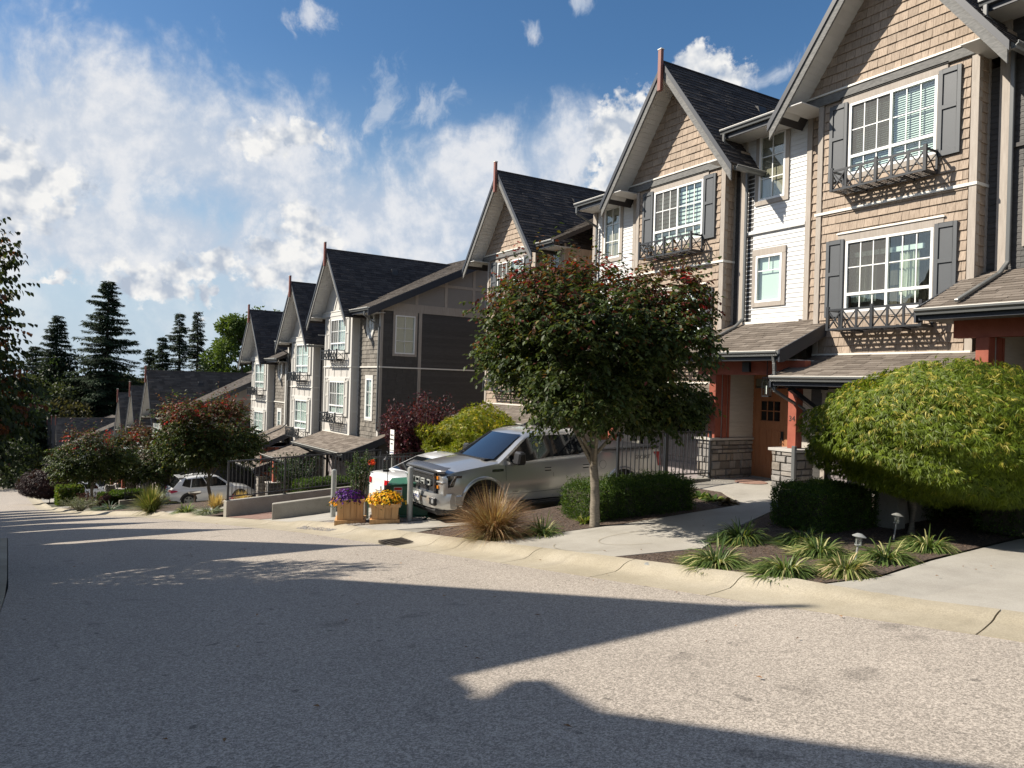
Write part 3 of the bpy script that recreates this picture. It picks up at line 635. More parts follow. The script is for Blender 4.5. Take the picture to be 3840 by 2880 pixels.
def window(root, x, yc, z0, w, h, kind='double', inner='blind', trim='trim', frs='front', big=True, fine=True):
    """a white vinyl window on the wall plane x (front) with its casing, glass, bars and what hangs behind it"""
    if frs == 'front': P = lambda u, v, n: Vector((x-n, yc+u, z0+v))
    else: P = lambda u, v, n: Vector((yc+u, x-n, z0+v))
    def bar(mb, u0, u1, v0, v1, n0, n1):
        a = P(u0, v0, n0); b = P(u1, v1, n1); mb.box(a.x, b.x, a.y, b.y, a.z, b.z)
    hw = w/2; f = MB(); fw = .05
    bar(f, -hw, hw, 0, fw, -.03, .035); bar(f, -hw, hw, h-fw, h, -.03, .035); bar(f, -hw, -hw+fw, fw, h-fw, -.03, .0349); bar(f, hw-fw, hw, fw, h-fw, -.03, .0349)
    panes = []; mun = MB(); tz = None
    if kind == 'double':      # slider over fixed lights
        tz = h-1.12 if h > 1.3 else 0
        bar(f, -.025, .025, fw, h-fw, -.02, .033)
        if tz: bar(f, -hw+fw, -.025, tz-.03, tz+.03, -.02, .0345); bar(f, .025, hw-fw, tz-.03, tz+.03, -.02, .0345)
        for s in (-1, 1):
            a, b = (-hw+fw, -.025) if s < 0 else (.025, hw-fw); pw_ = b-a
            for q in (1/3, 2/3): bar(mun, a+pw_*q-.011, a+pw_*q+.011, fw, h-fw, .0, .012)
            mz = (tz+h)/2 if tz else h/2; bar(mun, a, b, mz-.011, mz+.011, .0, .0115)
            panes.append((a, b, fw, h-fw))
    elif kind == 'casement':
        for q in (.5,): bar(mun, -.011, .011, fw, h-fw, 0, .012)
        k = 3 if h > 1.2 else 2
        if k == 3:
            for q in (1/3, 2/3): bar(mun, -hw+fw, hw-fw, h*q-.011, h*q+.011, 0, .0115)
        panes.append((-hw+fw, hw-fw, fw, h-fw))
    elif kind == 'cottage':
        bar(mun, -hw+fw, hw-fw, h*.67-.011, h*.67+.011, 0, .0115); bar(mun, -.011, .011, h*.67, h-fw, 0, .012); panes.append((-hw+fw, hw-fw, fw, h-fw))
    W_ = f.obj('window', 'white', root)
    g_ = MB()
    for a, b, c, d in panes: bar(g_, a, b, c, d, -.012, -.006)
    g_.obj('pane', 'glass', W_)
    mun.obj('glazing_bar', 'white', W_)
    # casing
    t = MB(); cw = .105
    bar(t, -hw-cw, -hw, -cw, h+.02, -.0, .03); bar(t, hw, hw+cw, -cw, h+.02, -.0, .03); bar(t, -hw, hw, -cw, 0, 0, .032); bar(t, -hw-cw-.08*big, hw+cw+.08*big, h, h+.16, 0, .036)
    t.obj('casing', trim, W_)
    if big: c = MB(); bar(c, -hw-.21, hw+.21, h+.16, h+.185, 0, .06); bar(c, -hw-.19, hw+.19, h+.185, h+.2, 0, .045); c.obj('drip_cap', 'flash', W_)
    # dark room behind the glass
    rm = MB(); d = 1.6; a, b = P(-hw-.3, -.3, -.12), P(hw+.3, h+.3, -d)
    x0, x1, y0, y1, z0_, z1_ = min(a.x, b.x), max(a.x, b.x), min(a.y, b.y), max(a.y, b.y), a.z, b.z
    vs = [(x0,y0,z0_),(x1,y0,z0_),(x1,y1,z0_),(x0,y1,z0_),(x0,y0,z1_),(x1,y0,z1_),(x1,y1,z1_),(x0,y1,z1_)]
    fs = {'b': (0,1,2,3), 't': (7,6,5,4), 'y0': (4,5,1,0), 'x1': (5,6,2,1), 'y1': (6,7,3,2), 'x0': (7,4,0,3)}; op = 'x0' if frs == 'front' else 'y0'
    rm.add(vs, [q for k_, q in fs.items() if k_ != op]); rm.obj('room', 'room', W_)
    if inner in ('blind', 'zebra') and fine:
        bl = MB(); step = .045 if inner == 'blind' else .11; v = h-.06
        while v > .03:
            if inner == 'blind':
                p = [P(-hw+.02, v, -.075), P(hw-.02, v, -.075), P(hw-.02, v-.034, -.052), P(-hw+.02, v-.034, -.052)]
            else: p = [P(-hw+.02, v, -.06), P(hw-.02, v, -.06), P(hw-.02, v-.068, -.06), P(-hw+.02, v-.068, -.06)]
            bl.add(p, [(0, 1, 2, 3)]); v -= step
        bl.obj('blind', 'blind', W_, kind='stuff')
    elif inner == 'sheer' or (inner and not fine):
        bl = MB(); p = [P(-hw+.02, h-.03, -.07), P(hw-.02, h-.03, -.07), P(hw-.02, .03, -.07), P(-hw+.02, .03, -.07)]; bl.add(p, [(0, 1, 2, 3)]); bl.obj('blind', 'blind', W_)
    elif inner == 'curtain':
        for s in (-1, 1):
            cm = MB(); n = 26; u0, u1 = (-hw*.62, -hw*.18) if s < 0 else (hw*.38, hw*.97); vs = []
            for i in range(n+1):
                u = u0+(u1-u0)*i/n; dd = -.16-.035*math.sin(i*1.5+s)
                vs += [P(u, h-.35, dd), P(u+(.02*math.sin(i)), .22, dd)]
            cm.add(vs, [(2*i, 2*i+2, 2*i+3, 2*i+1) for i in range(n)]); cm.obj('curtain', 'curtain', W_, smooth=True)
        bm_ = MB(); bar(bm_, -hw+.25, hw-.02, h-.34, h-.24, -.14, -.10); bm_.obj('blind', 'blind', W_)
    if kind == 'double' and fine:
        s_ = MB(); bar(s_, .0+(.025), hw-fw, (tz or fw)+.03, h-fw, -.002, .004); s_.obj('insect_screen', 'screen', W_)
    return W_
def shutter(root, x, y0, y1, z0, z1, mat):
    mb = MB(); n0, n1 = x-.055, x-.012; fw = .075; m = (z0+z1)/2+.1
    mb.box(n0, n1, y0, y0+fw, z0, z1); mb.box(n0, n1, y1-fw, y1, z0, z1)
    for a, b in ((z0, z0+.11), (m-.04, m+.04), (z1-.09, z1)): mb.box(n0, n1, y0+fw, y1-fw, a, b)
    o = mb.obj('shutter', mat, root, bev=.004)
    p = MB(); p.box(x-.03, x-.012, y0+fw, y1-fw, z0+.11, m-.04); p.box(x-.03, x-.012, y0+fw, y1-fw, m+.04, z1-.09); p.obj('shutter_panel', mat, o)
def flower_rail(root, x, yc, z0, fine=True):
    H, D, w = .43, .42, .98; mb = MB(); y0, y1 = yc-w, yc+w; x0 = x-D
    L = []
    for y in (y0, yc, y1): mb.box(x0-.025, x0+.03, y-.03, y+.03, z0, z0+H+.06)
    for y in (y0, y1): mb.box(x-.045, x-.01, y-.02, y+.02, z0, z0+H+.04)
    mb.box(x0-.015, x0+.015, y0, y1, z0+H-.03, z0+H+.01); mb.box(x0-.015, x0+.015, y0, y1, z0, z0+.04)
    for y in (y0, y1): mb.box(x0+.015, x-.01, y-.015, y+.015, z0+H-.03, z0+H+.01); mb.box(x0+.015, x-.01, y-.015, y+.015, z0, z0+.04)
    n = 6; ww = 2*w/n
    for i in range(n):
        a, b = y0+ww*i, y0+ww*(i+1)
        if i and i != 3: mb.box(x0-.014, x0+.014, a-.022, a+.022, z0+.04, z0+H-.03)
        mb.beam((x0, a+.02, z0+.04), (x0, b-.02, z0+H-.03), .018, .026, (1, 0, 0)); mb.beam((x0+.012, b-.02, z0+.04), (x0+.016, a+.02, z0+H-.03), .018, .026, (1, 0, 0))
    for y in (y0, y1):
        mb.beam((x0, y, z0+.04), (x-.03, y, z0+H-.03), .012, .022, (0, 1, 0)); mb.beam((x-.03, y+.012, z0+.04), (x0, y+.012, z0+H-.03), .012, .022, (0, 1, 0))
    o = mb.obj('window_box_rail', 'rail', root)
    fl = MB(); k = 5
    for i in range(k): xx = x0+.03+(D-.06)*i/(k-1); fl.box(xx-.022, xx+.022, y0+.01, y1-.01, z0+.008, z0+.018)
    for i in range(9): yy = y0+.05+(2*w-.1)*i/8; fl.box(x0+.02, x-.02, yy-.02, yy+.02, z0-.004, z0+.0075)
    for s in (-.55, .45): fl.beam((x-.01, yc+s, z0-.02), (x0+.05, yc+s, z0+.0), .03, .03)
    fl.obj('slat_floor', 'rail', o)
def gutter_run(root, p0, p1, out, name='gutter', mat='gutter'):
    """K-style gutter from p0 to p1 (top back edge), out = direction away from the roof"""
    p0, p1, o = Vector(p0), Vector(p1), Vector(out).normalized(); prof = [(0, 0), (.0, -.115), (.075, -.115), (.085, -.07), (.12, -.045), (.12, 0), (.108, 0), (.108, -.03), (.02, -.1), (.012, 0)]
    mb = MB(); n = len(prof); vs = [p+o*a+Vector((0, 0, b)) for p in (p0, p1) for a, b in prof]
    mb.add(vs, [(j, (j+1) % n, (j+1) % n+n, j+n) for j in range(n)]+[tuple(range(n)), tuple(range(2*n-1, n-1, -1))])
    g_ = mb.obj(name, mat, root)
    l = MB(); l.add([p+o*a+Vector((0, 0, b)) for p in (p0, p1) for a, b in ((.1205, -.012), (.1205, .001), (.107, .001))], [(0, 1, 4, 3), (1, 2, 5, 4)]); l.obj('gutter_lip', 'flash', g_)
    return g_
def downspout(root, pts, name='downspout', mat='gutter', w=.075, d=.055):
    mb = MB()
    for a, b in zip(pts[:-1], pts[1:]): mb.beam(a, b, d, w, (0, 1, 0))
    mb.obj(name, mat, root, bev=.01)

def rake_and_roof(root, S, dz, detail, eye, lx1=6.3, ridge=11.33, half=2.42, sl=1.33, label=None):
    """steep front gable: two slopes, rake boards, soffit planks and the finial"""
    rz = ridge-dz; run = half; k = math.hypot(1, sl); L = run*k; x0 = -.65
    for s in (-1, 1):
        pv = Vector((0, -s/k, sl/k)); p0 = Vector((x0-.03, s*run, rz-sl*run))
        fr = F_slope(p0, (1, 0, 0), pv); U = lx1-x0+.03
        mb = MB(); a = p0; b = p0+Vector((U, 0, 0)); c = b+pv*L; d = a+pv*L; nn = Vector((0, s*sl/k, 1/k)); vs = [a, b, c, d]; mb.add([q-nn*.004 for q in vs]+[q-nn*.05 for q in vs], [(0,1,2,3),(7,6,5,4),(0,4,5,1),(1,5,6,2),(2,6,7,3),(3,7,4,0)])
        mb.obj('gable_roof', S['roof'], root)
        if detail: put_pieces(root, 'roof_shingle', S['roof'], tabs(fr, U, L, seed=7+s, w=.34, course=.14), 0 if detail < 2 else 0, eye)
        # rake board, upper trim and soffit
        r = MB(); t0 = rz-.02; dn = Vector((0, 0, -1)); hh = .30
        for nm, xx0, xx1, top, bot, ext, mt in (('rake_board', x0-.045, x0, -.06, -.40, .02, 'darkwood' if S['style'] == 'tan' else 'darkwood'), ('rake_trim', x0-.075, x0-.046, .02, -.15, .06, 'navy')):
            q = MB(); y1 = s*(run+ext); ya = 0.0
            z1 = rz-sl*(run+ext)
            poly = [(0, rz+top), (y1, z1+top), (y1, z1+bot), (0, rz+bot)]
            q.prism([(xx0, y, z) for y, z in poly], (xx1-xx0, 0, 0)); q.obj(nm, mt, root)
        # plumb cut foot of the rake
        pl = []
        n = int((L-.1)/.125); wv = (L)/n
        frs = lambda u, v, nn_, s=s, pv=pv: Vector((x0+u, s*run, rz-sl*run-.17))+pv*v-Vector((0, s*sl/k, 1/k))*nn_
        for i in range(n):
            v0, v1 = i*wv+.004, (i+1)*wv-.004
            if rz-sl*run-.17+v0*sl/k < 8.30-dz: continue
            pl.append(([(.0, v0), (.66, v0), (.66, v1), (.0, v1)], frs, .008, .008))
        put_pieces(root, 'soffit_plank', 'soffit', pl, 30 if detail > 1 else 0, eye)
        bk_ = MB(); a = frs(0, .30, 0); b = frs(.66, .30, 0); c = frs(.66, L-.1, 0); d = frs(0, L-.1, 0); bk_.add([a, b, c, d], [(0, 1, 2, 3)]); bk_.obj('soffit_backing', 'soffit', root)
    # flat soffit return under the feet of the gable
    for s in (-1, 1):
        a, b = (1.64, 2.20); f = MB(); f.box(x0, .36, min(s*a, s*b), max(s*a, s*b), 8.285-dz, 8.305-dz); f.obj('soffit_return', 'soffit', root)
    # finial
    fm = MB(); fm.box(x0-.17, x0-.075, -.06, .06, rz-.78, rz+.30); fo = fm.obj('finial', 'redwood', root, bev=.006)
    cp = MB(); cp.box(x0-.18, x0-.065, -.07, .07, rz+.30, rz+.325); cp.obj('finial_cap', 'flash', fo)
    cp = MB(); cp.tube([(x0-.08, 0, rz+.01), (lx1, 0, rz+.01)], .035, 6); cp.obj('ridge_cap', S['roof'], root)
    v = MB(); zc = rz-sl*.55+.07; v.prism([(2.3, -.72, zc-.35), (2.3, -.62, zc-.02), (2.3, -.42, zc+.06), (2.3, -.38, zc-.05)], (.32, 0, 0)); v.obj('roof_vent', 'black', root, bev=.01)

def unit(name, loc, rz, S, label, group, dy=0., left=None, right=None, detail=2, win=('blind', 'curtain'), end=False, porch=True, nshake=300, number=None, gar=True, lane=True):
    """one townhouse. dy: how much lower the upper floors sit (2.91 for a two-storey unit)"""
    root = empty(name, loc, rz, label, 'house', group)
    mw = Matrix.Translation(loc) @ Matrix.Rotation(rz, 4, 'Z'); eye = mw.inverted() @ EYE
    two = dy > 1; fine = detail > 1
    gz = lambda z: z-dy
    style = S['style']; half_b = 1.64
    Zb = 2.80 if not two else 2.80
    # ---------------- walls
    w = MB(); holes = []
    wz = [(8.17-1.5-dy, 8.17-dy)] + ([] if two else [(5.28-1.5, 5.28)])
    for a, b in wz: holes.append((-.92, .92, a, b))
    fr0 = F_front(0); rk = [(1.33, 1, 11.33-dy-.16), (-1.33, 1, 11.33-dy-.16)]
    wall_panel(w, fr0, -half_b, half_b, 2.2, gz(8.5), holes)
    wall_panel(w, fr0, -2.2, 2.2, gz(8.5), gz(11.2), clips=rk)
    w.box(.03, .40, -2.1, 2.1, gz(8.31), gz(8.6))
    for s in (-1, 1): w.box(.0, .40, s*half_b-.015, s*half_b+.015-(.03 if s > 0 else -.03)*0, 2.2, 8.6-dy)
    fr1 = F_front(.36)
    lay = []; hl = []
    top = gz(8.42)
    if left:
        y0, y1 = half_b, left['y1']; lw = left.get('wins', [])
        hl = [(c-ww/2, c+ww/2, gz(z) if up else z, (gz(z) if up else z)+h) for c, z, ww, h, up in lw if not (two and not up)]
        wall_panel(w, fr1, y0, y1, 2.2, top, hl)
    hr = []
    if right:
        y0, y1 = -right['y1'], -half_b; lw = right.get('wins', [])
        hr = [(c-ww/2, c+ww/2, gz(z) if up else z, (gz(z) if up else z)+h) for c, z, ww, h, up in lw if not (two and not up)]
        wall_panel(w, fr1, y0, y1, 2.2, top, hr+([(c-.34, c+.34, gz(zc)-.44, gz(zc)+.44) for c, zc in right.get('octo', [])]))
    yl = left['y1'] if left else half_b; yr = right['y1'] if right else half_b
    w.box(.42, 11.5, -yr+.04, yl-.04, -.3, top-.1)      # body of the house
    wo = w.obj('wall', S['back'], root)
    # ---------------- cladding of the bay
    eyel = eye
    if style == 'tan':
        hz = 2.93
        P = shakes(-half_b+.125, half_b-.125, 2.93, gz(8.30), fr0, [(h[0]-.05, h[1]+.05, h[2]-.05, h[3]+.05) for h in holes], seed=11, hz0=2.9)
        P += shakes(-2.15, 2.15, gz(8.56), gz(11.2), fr0, clips=rk, seed=12)
        P += shakes(0, .36, 2.6, gz(8.3), F_side(-half_b-.015), seed=13)
        P += shakes(half_b, 2.10, 2.6, gz(8.36), fr1, seed=14) if left else []
        put_pieces(root, 'wall_shingle', 'shake_tan', P, nshake if fine else 0, eye)
    else:
        pb = MB(); b = .018
        for z0_, z1_ in ((2.93, gz(5.93)), (gz(6.0), gz(8.32))):
            pass
        for y in (-1.12, -.42, .42, 1.12):
            if not two: pb.box(-b, -.003, y-.02, y+.02, 5.5, 5.93)
        for y in (-.5, .4):
            pb.box(-b, -.003, y-.02, y+.02, 2.93, 3.7); pb.box(-b, -.003, y-.02, y+.02, gz(6.0), gz(6.6))
        pb.box(-b*1.4, -.003, -1.5, 1.5, gz(5.42)+dy*0, gz(5.5)+dy*0) if not two else None
        for s in (-1, 1):
            pb.box(-b*1.2, -.003, s*1.36-.03, s*1.36+.03, gz(6.55), gz(8.25)); 
            if not two: pb.box(-b*1.2, -.003, s*1.36-.03, s*1.36+.03, 3.65, 5.42)
        # struts of the gable
        pb.box(-b*1.6, -.003, -.05, .05, gz(8.62), gz(10.75)); pb.beam((-b*1.1, .62, gz(8.62)), (-b*1.1, .05, gz(9.6)), b*1.2, .09, (0, 1, 1)); pb.beam((-b*1.1, -.62, gz(8.62)), (-b*1.1, -.05, gz(9.6)), b*1.2, .09, (0, 1, 1))
        for i in range(0, len(pb.v), 8): MB().add(pb.v[i:i+8], [(0,3,2,1),(4,5,6,7),(0,1,5,4),(1,2,6,5),(2,3,7,6),(3,0,4,7)]).obj('batten', S['trim'], root)
        pl = MB()
        for h0, h1 in ((2.93, gz(8.34)),):
            wall_panel(pl, lambda u, v, n: Vector((-.003-n+.0, u, v)), -half_b, half_b, h0, h1, holes, .004)
        wall_panel(pl, lambda u, v, n: Vector((-.003-n, u, v)), -2.15, 2.15, gz(8.5), gz(11.2), (), .004, clips=rk)
        pl.box(0, .36, -half_b-.02, -half_b-.016, 2.6, gz(8.3))
        pl.obj('cement_panel', 'panel', root)
        sb = MB()
        for z in (2.95, 3.9, 5.3, gz(6.5), gz(8.0)): sb.box(.08, .30, -half_b-.035, -half_b-.021, z, z+.1)
        sb.obj('side_batten', S['trim'], root)
    # beam, band, corner boards
    BX(root, 'gable_beam', S['beam'], (-.06, -.004, -2.08, 2.08, gz(8.32), gz(8.52)), bev=.005)
    BX(root, 'beam_flashing', 'flash', (-.085, -.004, -1.98, 1.98, gz(8.523), gz(8.56)))
    if not two: BX(root, 'belly_band', S['band'], (-.055, -.004, -half_b-.05, half_b+.05, 5.93, 5.985), (-.03, .36, -half_b-.06, -half_b-.017, 5.925, 5.98), (.29, .356, -yr, -half_b-.061, 5.925, 5.98) if right or lane else (.29, .356, -half_b-.4, -half_b-.061, 5.925, 5.98))
    cb = MB(); seg = ((2.6, 5.93), (5.985, gz(8.32))) if not two else ((2.6, gz(8.32)),)
    for a, b in seg:
        cb = MB(); cb.box(-.035, -.004, -half_b-.035, -half_b+.10, a, b); cb.box(-.004, .09, -half_b-.035, -half_b-.016, a, b); cb.obj('corner_board', S['trim'], root)
        BX(root, 'corner_board', S['trim'], (-.035, -.004, half_b-.10, half_b+.02, a, b), (.30, .355, -half_b-.05, -half_b-.017, a, b))
    BX(root, 'wall_flashing', 'flash', (-.05, -.004, -half_b-.02, half_b+.02, 2.88, 2.925))
    # windows and shutters
    inn = win
    for i, (a, b) in enumerate(wz):
        window(root, 0, 0, a, 1.84, 1.5, 'double', inn[i], S['trim'], fine=fine, big=(style == 'tan'))
        for s in (-1, 1):
            y = sorted((s*.95, s*1.37)); shutter(root, -.01, y[0], y[1], a-.08, b+.05, S['shutter'])
        flower_rail(root, -.03, 0.02, a-.40)
    # ---------------- side sections
    if left:
        y0, y1 = half_b+.43, left['y1']
        BX(root, 'corner_board', S['trim'], (.31, .355, y0, y0+.13, 2.9, top), (.30, .355, y1-.14, y1+.0, 2.9, top), (.30, .42, y1+.001, y1+.03, 2.9, top))
        P = planks(y0+.13, y1-.14, 3.2, top, fr1, [(h[0]-.05, h[1]+.05, h[2]-.05, h[3]+.05) for h in hl], expo=.107)
        put_pieces(root, 'siding_plank', left['mat'], P, 90 if fine else 0, eye)
        BX(root, 'lap_band', left['mat'], (.30, .35, y0+.131, y1-.141, 5.90, 5.97)) if not two else None
        for i, (c, z, ww, h, up) in enumerate(left.get('wins', [])):
            if two and not up: continue
            window(root, .36-.012, c, gz(z) if up else z, ww, h, 'casement' if up else 'cottage', None if up else 'sheer', S['trim'], big=False, fine=fine)
    if right:
        y0, y1 = -right['y1'], -half_b
        P = (shakes if right['kind'] == 'shake' else planks)(y0+.13, y1-.017, 2.6, top, fr1, [(h[0]-.05, h[1]+.05, h[2]-.05, h[3]+.05) for h in hr])
        put_pieces(root, 'wall_shingle' if right['kind'] == 'shake' else 'siding_plank', right['mat'], P, right.get('n', 0) if fine else 0, eye)
        BX(root, 'corner_board', S['trim'], (.30, .355, y0-.015, y0+.13, 2.6, top))
        for i, (c, z, ww, h, up) in enumerate(right.get('wins', [])):
            if two and not up: continue
            window(root, .36-.012, c, z, ww, h, 'casement', 'blind', 'trim_light' if style != 'tan' else 'trim', big=False, fine=fine)
        for c, zc in right.get('octo', []):
            zc = gz(zc); q = MB(); n = 8; rad = lambda r_, x_: [(x_, c+r_*.62*math.sin(2*math.pi*(i+.5)/8), zc+r_*math.cos(2*math.pi*(i+.5)/8)) for i in range(8)]
            ro, ri, rg_ = rad(.72, .29), rad(.50, .29), rad(.50, .36)
            q.add(ro+ri+rg_+rad(.72, .37), [(i, (i+1) % 8, (i+1) % 8+8, i+8) for i in range(8)]+[(i+8, (i+1) % 8+8, (i+1) % 8+16, i+16) for i in range(8)]+[(i, i+24, (i+1) % 8+24, (i+1) % 8) for i in range(8)])
            ow = q.obj('octagon_window', 'trim_light' if style != 'tan' else 'trim', root)
            gm = MB(); gm.add(rad(.505, .335), [tuple(range(8))]); gm.obj('pane', 'glass', ow)
            gm = MB(); gm.add(rad(.505, .40), [tuple(range(8))]); gm.obj('room', 'room', ow)
            gm = MB(); gm.box(.318, .33, c-.01, c+.01, zc-.46, zc+.46); gm.box(.3185, .33, c-.28, c+.28, zc-.01, zc+.01)
            r1, r2 = rad(.505, .31), rad(.45, .31); gm.add(r1+r2+rad(.45, .335), [(i, (i+1) % 8, (i+1) % 8+8, i+8) for i in range(8)]+[(i+8, (i+1) % 8+8, (i+1) % 8+16, i+16) for i in range(8)]); gm.obj('sash', 'white', ow)
    elif lane:      # narrow recess beside the bay, clad in dark lap
        P = planks(-half_b-.62, -half_b-.05, 2.6, gz(8.05), fr1, expo=.107)
        put_pieces(root, 'recess_plank', 'lap_char', P, 60 if fine else 0, eye)
        BX(root, 'recess_wall', 'lap_char', (.365, .44, -half_b-.62, -half_b-.05, -.3, gz(8.1)))
    # ---------------- roofs
    rake_and_roof(root, S, dy, detail, eye)
    sl = .47; ex, ez = -.33, gz(8.42); xr = 6.6; zt = ez+sl*(xr-ex)
    segs = []
    if left: segs.append((2.30, yl+.06, ex))
    if right: segs.append((-yr-.34, -2.30, ex))
    segs.append((-2.30 if right else -yr, 2.30 if left else yl, 1.2))
    for a, b, x0 in segs:
        z0_ = ez+sl*(x0-ex); mb = MB(); mb.prism([(x0, a, z0_-.01), (xr, a, zt-.01), (xr, a, zt-.14), (x0, a, z0_-.14)], (0, b-a, 0)); mb.obj('main_roof', S['roof2'], root)
        if detail:
            k = math.hypot(1, sl); fr = F_slope((x0-.03, a, z0_-sl*.03), (0, 1, 0), (1/k, 0, sl/k)); L = (xr-x0)*k
            cl = [] if x0 < 0 else []
            put_pieces(root, 'roof_shingle', S['roof2'], tabs(fr, b-a, L, seed=21), 0, eye)
        if x0 < 0:
            BX(root, 'eave_fascia', 'navy', (x0-.02, x0+.01, a, b, z0_-.22, z0_-.012))
            BX(root, 'eave_soffit', 'soffit', (x0+.011, .36, a+.01, b-.01, z0_-.20, z0_-.185))
            gutter_run(root, (x0-.021, a, z0_-.0), (x0-.021, b, z0_-.0), (-1, 0, 0))
    mb = MB(); mb.prism([(xr, -yr-(.34 if right else 0), zt-.01), (12.6, -yr-(.34 if right else 0), zt-.01-sl*6), (12.6, -yr-(.34 if right else 0), zt-.14-sl*6), (xr, -yr-(.34 if right else 0), zt-.14)], (0, yl+yr+(.34 if right else 0), 0)); mb.obj('rear_roof', S['roof2'], root)
    # gutters along the foot of the gable slopes
    zf = gz(11.33-1.33*2.42)
    if not right: gutter_run(root, (-.62, -2.46, zf-.06), (.40, -2.46, zf-.06), (0, -1, 0))
    if left and fine:      # downspout on the corner board
        pass
    # ---------------- end wall
    if right and right.get('endwall'):
        ye = -right['y1']; fs = F_side(ye); zs = top; beamz = gz(8.36)
        e = MB(); gp = [(.36, .0), (11.5, .0), (11.5, gz(8.9)), (xr, zt-.15), (.36, ez+sl*(.36-ex)-.15)]
        hs = [(.98, 1.92, gz(6.55), gz(8.2))]
        for (a, b, c, d) in sub_holes([(.36, 11.5, -.3, gz(12))], hs):
            p = [(a, c), (b, c), (b, d), (a, d)]; p = clip(p, -sl, 1, ez-sl*ex-.15); p = clip(p, sl, 1, zt+sl*xr-.15)
            if len(p) > 2: e.prism([fs(q[0], q[1], -.006) for q in p], (0, .03, 0))
        e.obj('end_wall', 'lap_char' if style != 'tan' else 'lap_char', root)
        P = shakes(.42, 2.1, 2.2, beamz, fs, [(.93, 1.97, gz(6.5), gz(8.25))], wr=(.3, .5), seed=31, t=.014)
        put_pieces(root, 'end_shingle', 'lap_char', P, 0, eye)
        P = planks(2.25, 11.3, 2.2 if not two else 0, beamz, fs, expo=.107, seed=8)
        put_pieces(root, 'end_plank', S.get('endlap', 'lap_char'), P, 120 if detail else 0, eye)
        clips = [(-sl, 1, ez-sl*ex-.16), (sl, 1, zt+sl*xr-.16)]
        q = MB()
        for u in (1.9, 3.35, 4.8, 6.25, 7.7, 9.15): 
            p = [(u, beamz+.36), (u+.14, beamz+.36), (u+.14, gz(13)), (u, gz(13))]
            for c in clips: p = clip(p, *c)
            if len(p) > 2: q.prism([fs(a, b, .024) for a, b in p], (0, .02, 0))
        for v in (beamz+1.25,):
            p = [(.4, v), (11.4, v), (11.4, v+.12), (.4, v+.12)]
            for c in clips: p = clip(p, *c)
            if len(p) > 2: q.prism([fs(a, b, .022) for a, b in p], (0, .018, 0))
        q.obj('gable_batten', S.get('endtrim', 'trim'), root)
        q = MB(); p = [(.3, beamz+.3), (11.4, beamz+.3), (11.4, gz(13)), (.3, gz(13))]
        for c in clips: p = clip(p, *c)
        q.prism([fs(a, b, .004) for a, b in p], (0, .01, 0)); q.obj('gable_panel', 'panel_dark', root)
        BX(root, 'end_beam', S.get('endtrim', 'trim'), (.3, 11.3, ye-.03, ye-.004, beamz, beamz+.36))
        BX(root, 'end_board', S.get('endtrim', 'trim'), (.30, .42, ye-.03, ye-.004, 2.2, beamz-.002), (2.1, 2.25, ye-.03, ye-.004, 2.2, beamz-.002))
        if not two: BX(root, 'end_band', S['band'], (.28, 11.3, ye-.05, ye-.031, 5.925, 5.98))
        window(root, ye+.0, 1.45, gz(6.55), .94, 1.65, 'casement', 'sheer', S.get('endtrim', 'trim'), frs='side', big=False, fine=fine)
        # barge board of the main roof
        b_ = MB(); b_.prism([(ex-.12, -yr-.36, ez-.06), (xr, -yr-.36, zt), (xr, -yr-.36, zt-.32), (ex-.12, -yr-.36, ez-.38)], (0, -.035, 0)); b_.prism([(xr+.001, -yr-.36, zt), (12.6, -yr-.36, zt-sl*6), (12.6, -yr-.36, zt-.32-sl*6), (xr+.001, -yr-.36, zt-.32)], (0, -.035, 0)); b_.obj('barge_board', 'navy', root)
        so_ = MB(); so_.prism([(ex, -yr-.345, ez-.16), (xr, -yr-.345, zt-.16), (xr, -yr-.345, zt-.18), (ex, -yr-.345, ez-.18)], (0, .34, 0)); so_.obj('barge_soffit', 'soffit', root)
        downspout(root, [(-.40, ye+.1, top-.15), (-.40, ye+.1, top-.32), (.26, ye+.06, top-.75), (.26, ye+.06, 3.25)], w=.08)
    # ---------------- ground floor: garage and porch roofs
    gs = .34; gx = -1.45; zg = 2.90-gs*1.45; ga, gb = (-2.30, 1.55) if not right else (-yr-.66, 1.55)
    def lean(nm, a, b, x0, z0_, x1, slope, mat_n, hangR=True, hangL=True, maxn=0):
        zt_ = z0_+slope*(x1-x0); mb = MB(); mb.prism([(x0, a, z0_-.004), (x1, a, zt_-.004), (x1, a, zt_-.05), (x0, a, z0_-.05)], (0, b-a, 0)); o = mb.obj(nm, mat_n, root)
        k = math.hypot(1, slope); fr = F_slope((x0-.03, a, z0_-slope*.03), (0, 1, 0), (1/k, 0, slope/k))
        put_pieces(root, 'roof_shingle', mat_n, tabs(fr, b-a, (x1-x0+.03)*k, seed=int(abs(a*77))+3), maxn, eye)
        BX(root, 'eave_fascia', 'navy', (x0-.02, x0+.012, a, b, z0_-.20, z0_-.012))
        gutter_run(root, (x0-.021, a+.02, z0_-.002), (x0-.021, b-.02, z0_-.002), (-1, 0, 0))
        y_ = [a-.0] if hangR else []
        y_ += [b] if hangL else []
        for yy in y_:
            f = MB(); f.prism([(x0-.06, yy-.018, z0_+.01), (x1+.1, yy-.018, zt_+.04), (x1+.1, yy-.018, zt_-.22), (x0+.06, yy-.018, z0_-.24), (x0-.06, yy-.018, z0_-.24)], (0, .036, 0)); f.obj('barge_board', 'navy', root)
        BX(root, 'soffit', 'darkwood', (x0+.013, x1, a+.02, b-.02, z0_-.19, z0_-.17))
        return o
    lean('garage_roof', ga, gb, gx, zg, .0 if not right else .0, gs, 'roof_tab', maxn=130 if fine else 0)
